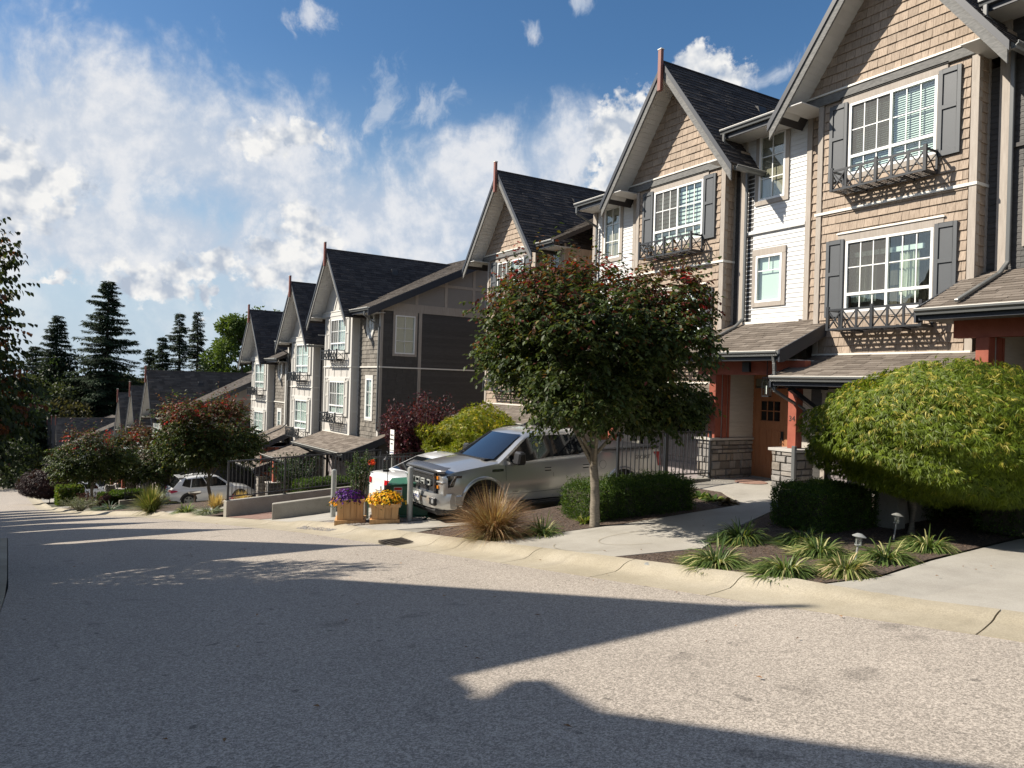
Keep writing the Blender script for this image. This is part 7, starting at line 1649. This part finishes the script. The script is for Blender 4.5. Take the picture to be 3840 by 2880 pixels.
# bark chips and river pebbles
def scatter(name, poly, n, size, mat, label, seed, off=.012, flat=.35):
    rg = random.Random(seed); xs = [p[0] for p in poly]; ys = [p[1] for p in poly]; V = []; F = []; cnt = 0
    def inside(x, y):
        c = False; j = len(poly)-1
        for i in range(len(poly)):
            if (poly[i][1] > y) != (poly[j][1] > y) and x < (poly[j][0]-poly[i][0])*(y-poly[i][1])/(poly[j][1]-poly[i][1])+poly[i][0]: c = not c
            j = i
        return c
    while cnt < n:
        x, y = rg.uniform(min(xs), max(xs)), rg.uniform(min(ys), max(ys))
        if not inside(x, y): continue
        s = size*rg.uniform(.5, 1.3); a = rg.uniform(0, 3.14); z = g(x, y)+off; ca, sa = math.cos(a), math.sin(a); t = rg.uniform(-.4, .4); k = rg.uniform(.5, 1) if flat > .3 else rg.uniform(.15, .35)
        pts = [(1, 0, t), (0, k, .25), (-1, 0, -t), (0, -k, -.1), (0, 0, flat*(1 if flat > .3 else .5))]; b = len(V)
        V += [(x+s*(p[0]*ca-p[1]*sa), y+s*(p[0]*sa+p[1]*ca), z+s*p[2]*.6+(.2*s if i == 4 else 0)) for i, p in enumerate(pts)]; F += [(b, b+1, b+4), (b+1, b+2, b+4), (b+2, b+3, b+4), (b+3, b, b+4)]; cnt += 1
    mb = MB(); mb.v, mb.f = V, F; return mb.obj(name, mat, kind='stuff', smooth=(flat > .3))
M['chips'] = wood('bark chips', [(.05, .03, .02), (.11, .07, .045), (.24, .18, .13)], piece=.6, bmp=.1)
scatter('bark_chips', [(6.4, 4.9), (6.2, 6.2), (6.05, 7.5), (7.5, 7.2), (9, 7.9), (12, 8.7), (13.5, 5.4), (9, 5.05), (7.5, 4.85)], 5200, .022, 'chips', '', 1, .012, .2)
scatter('bark_chips', [(5.7, 10.3), (5.5, 12), (7.3, 12.3), (11.8, 12.2), (11.4, 10.5), (10.8, 9.9), (7.5, 10)], 3000, .022, 'chips', '', 2, .008, .2)
scatter('river_pebbles', [(4.75, 14.6), (4.45, 15.9), (4.75, 16.0), (5.9, 15.5), (6.6, 16.2), (8.0, 15.9), (7.3, 15.4), (6.6, 14.1), (5.9, 14.2)], 3800, .035, 'pebble', '', 3, .012, .45)
# ------------------------------------------------------------------ street things
def bars_fence(name, p0, p1, z0, z1, label, gap=.115, posts=2, group=None, cat='railing', split=True):
    """black picket railing between two ground points"""
    root = empty(name, (p0[0], p0[1], z0), 0, label, cat, group); a = Vector((0, 0, 0)); b = Vector((p1[0]-p0[0], p1[1]-p0[1], z1-z0)); L = math.hypot(b.x, b.y); u = b/L; H = 1.06
    q = MB(); q.beam(a+Vector((0, 0, H)), b+Vector((0, 0, H)), .045, .04); q.obj('top_rail', 'rail', root); q = MB(); q.beam(a+Vector((0, 0, .1)), b+Vector((0, 0, .1)), .035, .03); q.obj('bottom_rail', 'rail', root)
    for i in range(posts): t = i/(posts-1); p = a.lerp(b, t); q = MB(); q.box(p.x-.025, p.x+.025, p.y-.025, p.y+.025, p.z-.05, p.z+H+.02); q.box(p.x-.05, p.x+.05, p.y-.05, p.y+.05, p.z, p.z+.01); q.obj('post', 'rail', root)
    n = int(L/gap); mesh = None
    for i in range(1, n):
        p = a.lerp(b, i/n)
        if mesh is None: mesh = MB().box(-.008, .008, -.008, .008, .1, H-.02).mesh('picket', 'rail')
        link('picket', mesh, root, p)
    return root
RG = 'black picket railings'
bars_fence('railing', (10.32, 12.42), (13.08, 12.42), -.44, -.44, 'black picket railing on the ledge beside the front porch, pickup bed behind it', posts=3, group=RG)
BX(None, 'retaining_wall', 'cast', (9.9, 13.2, 12.34, 12.52, -1.2, -.46), bev=.01, label='low concrete ledge under the railing next to the front porch', cat='wall')
# concrete pier and wall by the maple
BX(None, 'concrete_pier', 'cast', (10.93, 11.13, 6.55, 6.95, -.6, .32), bev=.015, label='stained concrete pier end beside the boxwood block under the maple', cat='wall')
BX(None, 'garden_wall', 'cast', (11.14, 13.9, 6.80, 6.95, -.7, .20), bev=.01, label='low concrete wall in the shade beneath the maple dome', cat='wall')
# low walls and long railing across the walk to the next block
wa = [(4.02, 21.2), (6.2, 22.4), (9.4, 24.2)]
mb = MB()
def wallseg(name, p0, p1, t, h0, h1, label, base=.3):
    a = Vector((p0[0], p0[1], 0)); b = Vector((p1[0], p1[1], 0)); d = (b-a).normalized(); n = Vector((-d.y, d.x, 0))*t; mb = MB()
    za, zb = g(*p0), g(*p1); vs = [a-n+Vector((0,0,za-base)), b-n+Vector((0,0,zb-base)), b+n+Vector((0,0,zb-base)), a+n+Vector((0,0,za-base)), a-n+Vector((0,0,h0)), b-n+Vector((0,0,h1)), b+n+Vector((0,0,h1)), a+n+Vector((0,0,h0))]
    mb.add(vs, [(0,3,2,1),(4,5,6,7),(0,1,5,4),(1,2,6,5),(2,3,7,6),(3,0,4,7)]); return mb.obj(name, 'cast', bev=.012, label=label, cat='wall')
wallseg('retaining_wall', (4.62, 18.6), (7.6, 17.75), .09, g(4.62, 18.6)+.40, g(7.6, 17.75)+.42, 'short plain concrete wall beside the cedar planters, no railing on it')
wallseg('retaining_wall', (4.05, 21.4), (9.2, 22.9), .09, g(4.05, 21.4)+.46, g(9.2, 22.9)+.40, 'longer concrete wall carrying the black railings')
bars_fence('railing', (4.12, 21.42), (9.1, 22.87), g(4.05, 21.4)+.46, g(9.2, 22.9)+.40, 'long black picket railing on the concrete wall left of the planters', posts=4, group=RG)
bars_fence('railing', (7.3, 20.3), (9.0, 20.3), -1.68, -1.68, 'black picket railing behind the white sedan, nearest the pickup', posts=3, group=RG)
bars_fence('railing', (8.3, 20.9), (10.0, 21.5), -1.7, -1.7, 'upper black picket railing in front of the purple bush', posts=3, group=RG)
sheet('paver_path', [bk(20.6, .86), bk(21.3, .84), (4.3, 21.3), (9.0, 22.7), (9.2, 20.7), (6.6, 19.9), (4.7, 19.0), bk(19.0, .86)], .012, 'pavers', .5, kind='structure')
# bollards
BG = 'grey steel bollards round the green cabinet'
for i, (x, y, lb) in enumerate(((6.31, 14.19, 'grey steel bollard at the corner of the pickup bumper, nearest the road'), (7.15, 15.95, 'grey steel bollard behind the green cabinet, before the sedan lamp'), (5.78, 15.3, 'grey steel bollard right behind the cedar planters, front one of a close pair'), (5.95, 15.95, 'grey steel bollard, rear taller looking one of the close pair by the rose'), (5.62, 17.0, 'grey steel bollard half hidden by the rose bush'))):
    q = MB(); z = g(x, y); q.lathe([(.06, -.1), (.06, 1.08), (.055, 1.105), (.03, 1.12), (.001, 1.125)], 20, (0, 0, 0)); o = q.obj('bollard', 'galv', angle=40, label=lb, cat='bollard', group=BG); o.location = (x, y, z)
# transformer cabinet
tz = g(6.6, 15.2)
TB = empty('transformer_cabinet', (6.72, 15.12, tz), R(-28), 'green steel utility cabinet with warning stickers behind the yellow flowers', 'utility box')
q = MB(); q.add([(-.42, -.5, .10), (.42, -.5, .10), (.42, .5, .10), (-.42, .5, .10), (-.42, -.5, .72), (.42, -.5, .78), (.42, .5, .78), (-.42, .5, .72)], [(0,3,2,1),(4,5,6,7),(0,1,5,4),(1,2,6,5),(2,3,7,6),(3,0,4,7)]); q.obj('cabinet', 'green', TB, bev=.015)
q = MB(); q.box(-.46, .46, -.54, .54, -.1, .1); q.obj('base', 'green', TB, bev=.01)
q = MB(); q.add([(-.46, -.54, .715), (.46, -.54, .785), (.46, .54, .785), (-.46, .54, .715), (-.46, -.54, .755), (.46, -.54, .83), (.46, .54, .83), (-.46, .54, .755)], [(0,3,2,1),(4,5,6,7),(0,1,5,4),(1,2,6,5),(2,3,7,6),(3,0,4,7)]); q.obj('lid', 'green', TB, bev=.01)
def sticker(face, u, z, w, h, rows):
    m = MB()
    if face == 'side': m.box(u-w/2, u+w/2, -.504, -.5005, z, z+h)
    else: m.box(-.424, -.4205, u-w/2, u+w/2, z, z+h)
    s = m.obj('warning_sticker', 'sign', TB)
    for (a, b, c, d, mt) in rows:
        m = MB()
        if face == 'side': m.box(u-w/2+a*w, u-w/2+b*w, -.506, -.5045, z+c*h, z+d*h)
        else: m.box(-.4262, -.4245, u+w/2-a*w, u+w/2-b*w, z+c*h, z+d*h)
        m.obj('sticker_print', mt, s)
RW_ = [(.05, .95, .84, .97, 'ink_red'), (.1, .9, .74, .77, 'ink'), (.1, .8, .67, .70, 'ink'), (.05, .95, .40, .52, 'ink_blue'), (.3, .9, .30, .33, 'ink'), (.3, .9, .22, .25, 'ink'), (.3, .7, .12, .15, 'ink')]
sticker('side', -.22, .30, .18, .40, RW_); sticker('front', -.20, .36, .16, .26, [(.05, .95, .80, .97, 'ink_red'), (.1, .9, .6, .64, 'ink'), (.1, .9, .5, .54, 'ink'), (.1, .7, .4, .44, 'ink')])
sticker('front', .02, .36, .15, .26, [(.35, .65, .2, .75, 'ink_red'), (.1, .9, .85, .9, 'ink_red')])
# planters with flowers
def flowers(root, n, c, rad, cols, size, seed, green=((.03, .06, .015), (.06, .10, .02)), name='flowers', h=.12):
    rng = np.random.default_rng(seed); d = rdir(rng, n); d[:, 2] = np.abs(d[:, 2]); P = np.array(c)+d*np.array(rad)*(.55+.45*rng.random((n, 1))); P[:, 2] -= .18*np.clip(np.linalg.norm((P[:, :2]-np.array(c[:2]))/np.array(rad[:2]), axis=1)-.7, 0, 1)
    m = n*2; GP = np.repeat(P, 2, 0)+rng.normal(0, .03, (m, 3))-np.array([0, 0, .03]); g0, g1 = np.array(green[0]), np.array(green[1]); V, F, C = leaves(GP, rdir(rng, m)+np.array([0, 0, .3]), rdir(rng, m), rng.uniform(.03, .07, m), .02, g0+(g1-g0)*rng.random((m, 1)), .1, 'quad'); link('foliage', np_mesh('foliage', V, F, C, 'leaf'), root)
    k = 5; out = unitv(d+rng.normal(0, .35, (n, 3))+np.array([0, 0, .2])); t1 = unitv(np.cross(out, np.array([0., 0, 1]))+1e-5); t2 = np.cross(out, t1); ang = 2*np.pi*np.arange(k)/k
    LD = (t1[:, None]*np.cos(ang)[None, :, None]+t2[:, None]*np.sin(ang)[None, :, None]+out[:, None]*.25).reshape(-1, 3); LP = np.repeat(P+out*.02, k, 0); cc = np.array(cols)[rng.integers(0, len(cols), n)]; cc = np.repeat(cc, k, 0)
    V, F, C = leaves(LP, LD, np.repeat(out, k, 0), size, size*.9, cc, -.1, 'quad'); link(name, np_mesh(name, V, F, C, 'fine'), root)
def planter(loc, rz, w, h, label, n, flare=.0):
    root = empty('planter_box', loc, rz, label, 'planter'); hw = w/2
    for k in range(4):
        ca = Matrix.Rotation(math.pi/2*k, 3, 'Z')
        for i in range(n):
            u0, u1 = -hw+w*i/n+.003, -hw+w*(i+1)/n-.003; f = lambda u, z, o: ca @ Vector((u*(1+flare*z/h), -(hw*(1+flare*z/h))+o, z)); vs = [f(u0, .09, 0), f(u1, .09, 0), f(u1, h, 0), f(u0, h, 0), f(u0, .09, .022), f(u1, .09, .022), f(u1, h, .022), f(u0, h, .022)]
            MB().add(vs, [(0,1,2,3),(7,6,5,4),(0,4,5,1),(1,5,6,2),(2,6,7,3),(3,7,4,0)]).obj('board', 'cedar', root)
        f = lambda u, z, o: ca @ Vector((u, -hw+o, z))
        for nm, z0, z1, e in (('base_board', 0, .10, .05), ('rim_board', h-.03, h+.03, .03+flare*hw)):
            vs = [f(-hw-e, z0, -e), f(hw+e, z0, -e), f(hw+e, z1, -e), f(-hw-e, z1, -e), f(-hw, z0, -.001), f(hw, z0, -.001), f(hw, z1, -.001), f(-hw, z1, -.001)]
            MB().add(vs, [(0,1,2,3),(7,6,5,4),(0,4,5,1),(1,5,6,2),(2,6,7,3),(3,7,4,0)]).obj(nm, 'cedar', root)
    MB().box(-hw+.03, hw-.03, -hw+.03, hw-.03, .3*h, h-.04).obj('potting_soil', 'mulch', root); return root
z = g(5.35, 15.0)
planter((5.33, 14.98, z+.01), R(-22), .52, .50, 'square cedar planter holding purple petunias and a rose', 4)
pf = empty('petunia', (5.33, 14.98, z+.5), 0, 'purple petunias spilling over the front of the square cedar planter', 'flowers')
flowers(pf, 330, (-.05, -.02, .02), (.36, .36, .20), [(.09, .015, .22), (.05, .008, .12), (.14, .03, .30)], .035, 201, name='blossom'); 
pf = empty('pansy', (5.05, 15.12, z+.40), 0, 'yellow pansies at the left corner of the square cedar planter', 'flowers'); flowers(pf, 45, (0, 0, 0), (.13, .13, .12), [(.75, .42, .03), (.7, .3, .02)], .03, 202, name='blossom')
rb = upright_bush('rose_bush', (5.5, 15.05, z+.42), (.0, .05, .62), (.34, .34, .62), 1500, .055, ((.02, .045, .015), (.05, .09, .025), (.07, .1, .03)), 'tall leafy rose growing in the square cedar planter, one coral bloom', 203, shoots=26)
flowers(rb, 14, (.22, -.18, .82), (.06, .06, .06), [(.65, .09, .05)], .045, 204, name='rose_bloom')
z = g(5.85, 14.45)
planter((5.86, 14.42, z+.01), R(-22), .50, .38, 'lower flared cedar planter of yellow flowers', 4, .12)
pf = empty('marigold', (5.86, 14.42, z+.40), 0, 'yellow marigold like flowers filling the lower cedar planter', 'flowers'); flowers(pf, 420, (0, 0, .04), (.42, .38, .22), [(.80, .52, .02), (.85, .62, .04), (.75, .36, .02)], .032, 205, name='blossom')
# lantern on a hook standing in the yellow planter
q = MB(); q.tube([(0, 0, -.1), (0, 0, .95), (.01, .04, 1.05), (.02, .12, 1.08), (.03, .17, 1.0)], .008, 6); hk = q.obj('lantern_hook', 'black', label='thin black shepherd hook standing behind the yellow flowers', cat='hook'); hk.location = (5.98, 14.62, z+.35)
LN = empty('hanging_lantern', (6.01, 14.79, z+1.0), 0, 'small black lantern hanging from the hook over the yellow flowers', 'lantern')
q = MB(); q.lathe([(.001, .34), (.02, .30), (.06, .26), (.065, .25)], 12); q.lathe([(.065, .03), (.07, .0), (.001, 0)], 12); 
for i in range(6): a = i*math.pi/3; q.beam((.06*math.cos(a), .06*math.sin(a), .02), (.06*math.cos(a), .06*math.sin(a), .26), .006, .006)
q.obj('lantern_frame', 'black', LN); q = MB(); q.lathe([(.052, .03), (.052, .25)], 12); q.obj('lantern_glass', 'glass', LN)
q = MB(); q.box(-.05, .05, -.05, .05, 0, .22); l2 = q.obj('candle_box', 'barkdark', label='dark square candle box among the yellow flowers', cat='lantern'); l2.location = (5.95, 14.55, z+.52)
# parking sign
sg = empty('parking_sign', (8.85, 21.3, g(8.85, 21.3)), R(0), 'white visitor parking sign on a post before the purple bush', 'sign')
MB().box(-.025, .025, -.025, .025, 0, 2.1).obj('post', 'galv', sg)
pl = MB().box(-.03, -.026, -.15, .15, 1.50, 2.12).obj('plate', 'sign', sg); 
for i, t in enumerate(('VISITOR', 'PARKING', 'ONLY')): text_part(pl, t, .068, (-.033, 0, 1.95-.13*i), 'ink', 'front', 'lettering')
p2 = MB().box(-.03, -.026, -.15, .15, 1.36, 1.48).obj('plate', 'sign', sg); text_part(p2, 'TOW AWAY', .05, (-.033, 0, 1.42), 'ink_blue', 'front', 'lettering')
# path lights
for x, y, lb, h in ((7.94, 5.26, 'leaning metal path light among the lilyturf at the driveway', .36), (10.0, 6.05, 'metal path light near the foot of the maple', .38)):
    r_ = empty('path_light', (x, y, g(x, y)), 0, lb, 'garden light', 'solar path lights'); r_.rotation_euler = (R(4), R(6), 0)
    MB().tube([(0, 0, -.05), (0, 0, h-.12)], .011, 8).obj('stake', 'galv', r_); MB().lathe([(.035, h-.13), (.04, h-.12), (.04, h-.115), (.001, h-.115)], 16).obj('collar', 'galv', r_)
    MB().lathe([(.034, h-.115), (.034, h-.02)], 16).obj('lens', 'glass', r_, smooth=True); MB().lathe([(.075, h-.025), (.078, h-.018), (.03, h+.012), (.001, h+.016)], 20).obj('cap', 'galv', r_, angle=40)
    q = MB()
    for i in range(4): a = i*math.pi/2; q.beam((.036*math.cos(a), .036*math.sin(a), h-.115), (.036*math.cos(a), .036*math.sin(a), h-.02), .005, .005)
    q.obj('cage', 'galv', r_)
# storm drain grate with curved slots
dx, dy = 4.93, 11.55; dr = empty('drain_grate', (dx+.12, dy, zr(dy)+.004), R(8), 'rusty slotted drain grate in the gutter by the kerb', 'drain'); 
q = MB(); q.box(-.2, .22, -.42, .42, -.06, -.045); q.obj('pit', 'black', dr); q = MB(); q.box(-.23, -.2, -.45, .45, -.03, .012); q.box(.2, .23, -.45, .45, -.03, .012); q.box(-.2, .2, -.45, -.42, -.03, .012); q.box(-.2, .2, .42, .45, -.03, .012); q.obj('grate_frame', 'barkdark', dr)
for i in range(8):
    y = -.36+i*.103; pts = [(-.2, y), (-.1, y+.025), (0, y+.035), (.1, y+.025), (.2, y)]; q = MB()
    for a, b in zip(pts[:-1], pts[1:]): q.beam((a[0], a[1], 0), (b[0], b[1], 0), .045, .02)
    q.obj('grate_bar', 'barkdark', dr)
q = MB(); q.lathe([(.001, .02), (.06, .02), (.075, .012), (.08, -.01)], 20); o = q.obj('valve_cover', 'galv', angle=40, label='small round white access cap in the mulch by the kerb', cat='access cover'); o.location = (6.25, 6.85, g(6.25, 6.85)+.012)
q = MB(); q.lathe([(.001, .014), (.34, .014), (.36, .008), (.36, 0)], 28); o = q.obj('door_mat', 'pavers', label='round woven doormat before the orange brown door', cat='doormat'); o.location = (13.55, 11.6, -.475)
q = MB(); q.box(13.0, 14.6, 9.9, 12.4, -.6, -.482); q.obj('porch_slab', 'conc', kind='structure')
# chalk arcs on the front walk
q = MB(); 
def arc(cx, cy, rx, ry, a0, a1, w=.012):
    n = 26; P = [(cx+rx*math.cos(R(a0+(a1-a0)*i/n)), cy+ry*math.sin(R(a0+(a1-a0)*i/n))) for i in range(n+1)]
    for a, b in zip(P[:-1], P[1:]):
        d = Vector((b[0]-a[0], b[1]-a[1], 0)).normalized(); s = Vector((-d.y, d.x, 0))*w/2; z0, z1 = g(*a)+.0105, g(*b)+.0105
        q.add([(a[0]-s.x, a[1]-s.y, z0), (a[0]+s.x, a[1]+s.y, z0), (b[0]+s.x, b[1]+s.y, z1), (b[0]-s.x, b[1]-s.y, z1)], [(0, 1, 2, 3)])
arc(7.6, 8.5, .75, .5, 60, 250); arc(6.6, 8.6, .45, .5, 120, 260); q.obj('chalk_marking', 'kerb', kind='structure')
# fallen leaves on the road
rg = random.Random(77); M['deadleaf'] = wood('fallen leaves', [(.10, .05, .02), (.20, .10, .04), (.30, .2, .08)], piece=.5, bmp=0)
q = MB()
for i in range(110):
    if i < 70: x, y = rg.uniform(-.2, 5.2), rg.uniform(2.5, 24)
    else: x, y = rg.uniform(5.2, 9.5), rg.uniform(4, 13)
    z0 = g(x, y)+.016; a = rg.uniform(0, 6.28); s = rg.uniform(.012, .03); c_, s_ = math.cos(a)*s, math.sin(a)*s; q.add([(x-c_, y-s_, z0), (x-s_*.5, y+c_*.5, z0+.008), (x+c_, y+s_, z0+.003), (x+s_*.5, y-c_*.5, z0+.007)], [(0, 1, 2, 3)])
q.obj('fallen_leaves', 'deadleaf', kind='stuff')
# bird bath
q = MB(); q.lathe([(.14, 0), (.12, .03), (.04, .08), (.035, .55), (.07, .62), (.26, .68), (.28, .74), (.26, .745), (.22, .70), (.001, .68)], 20); o = q.obj('bird_bath', 'cast', angle=40, label='pale pedestal bird bath before the dark lap wall', cat='bird bath'); o.location = (5.6, 36.6, g(5.6, 36.6))
# low railings with stone piers farther down
bars_fence('railing', (3.6, 47.8), (7.2, 48.3), g(3.6, 47.8)+.35, g(7.2, 48.3)+.3, 'far black picket railing beside the stone piers past the suv', posts=3, group=RG, gap=.16)
wallseg('retaining_wall', (3.3, 47.7), (7.0, 48.2), .1, g(3.3, 47.7)+.3, g(7, 48.2)+.25, 'far low concrete wall end with a lit face by the clipped hedge')
sn = empty('yard_sign', (1.7, 63.2, g(1.7, 63.2)), 0, 'small yellow yard sign beside the tail of the white boxy car', 'sign'); MB().box(-.02, 0, -.3, .3, .35, .8).obj('plate', 'yellow', sn); MB().box(0, .02, -.02, .02, 0, .6).obj('stake', 'black', sn)
# split rail fence at the bend
fx = [far(p, d) for p, d in ((60, 107), (85, 105), (110, 103.5), (146, 102.5))]
sf = empty('rail_fence', (fx[0][0], fx[0][1], -11.0), 0, 'two rail timber fence on the outside of the bend', 'fence'); o = Vector((fx[0][0], fx[0][1], 0)); P = [Vector((x, y, 0))-o for x, y in fx]
for a, b in zip(P[:-1], P[1:]):
    for z in (.55, 1.05): MB().beam(a+Vector((0, 0, z)), b+Vector((0, 0, z)), .06, .2).obj('rail_board', 'cap', sf)
for a in P: MB().box(a.x-.09, a.x+.09, a.y-.09, a.y+.09, 0, 1.25).obj('post', 'cast', sf)
q = MB(); rg = random.Random(4)
for i in range(40): a = rg.choice(P)+Vector((rg.uniform(-2, 2), rg.uniform(-1.6, -.6), 0))+o; q.lathe([(.001, .25), (.18, .18), (.25, 0)], 6, (a.x, a.y, -11.05))
q.obj('boulders', 'pebble', kind='stuff')
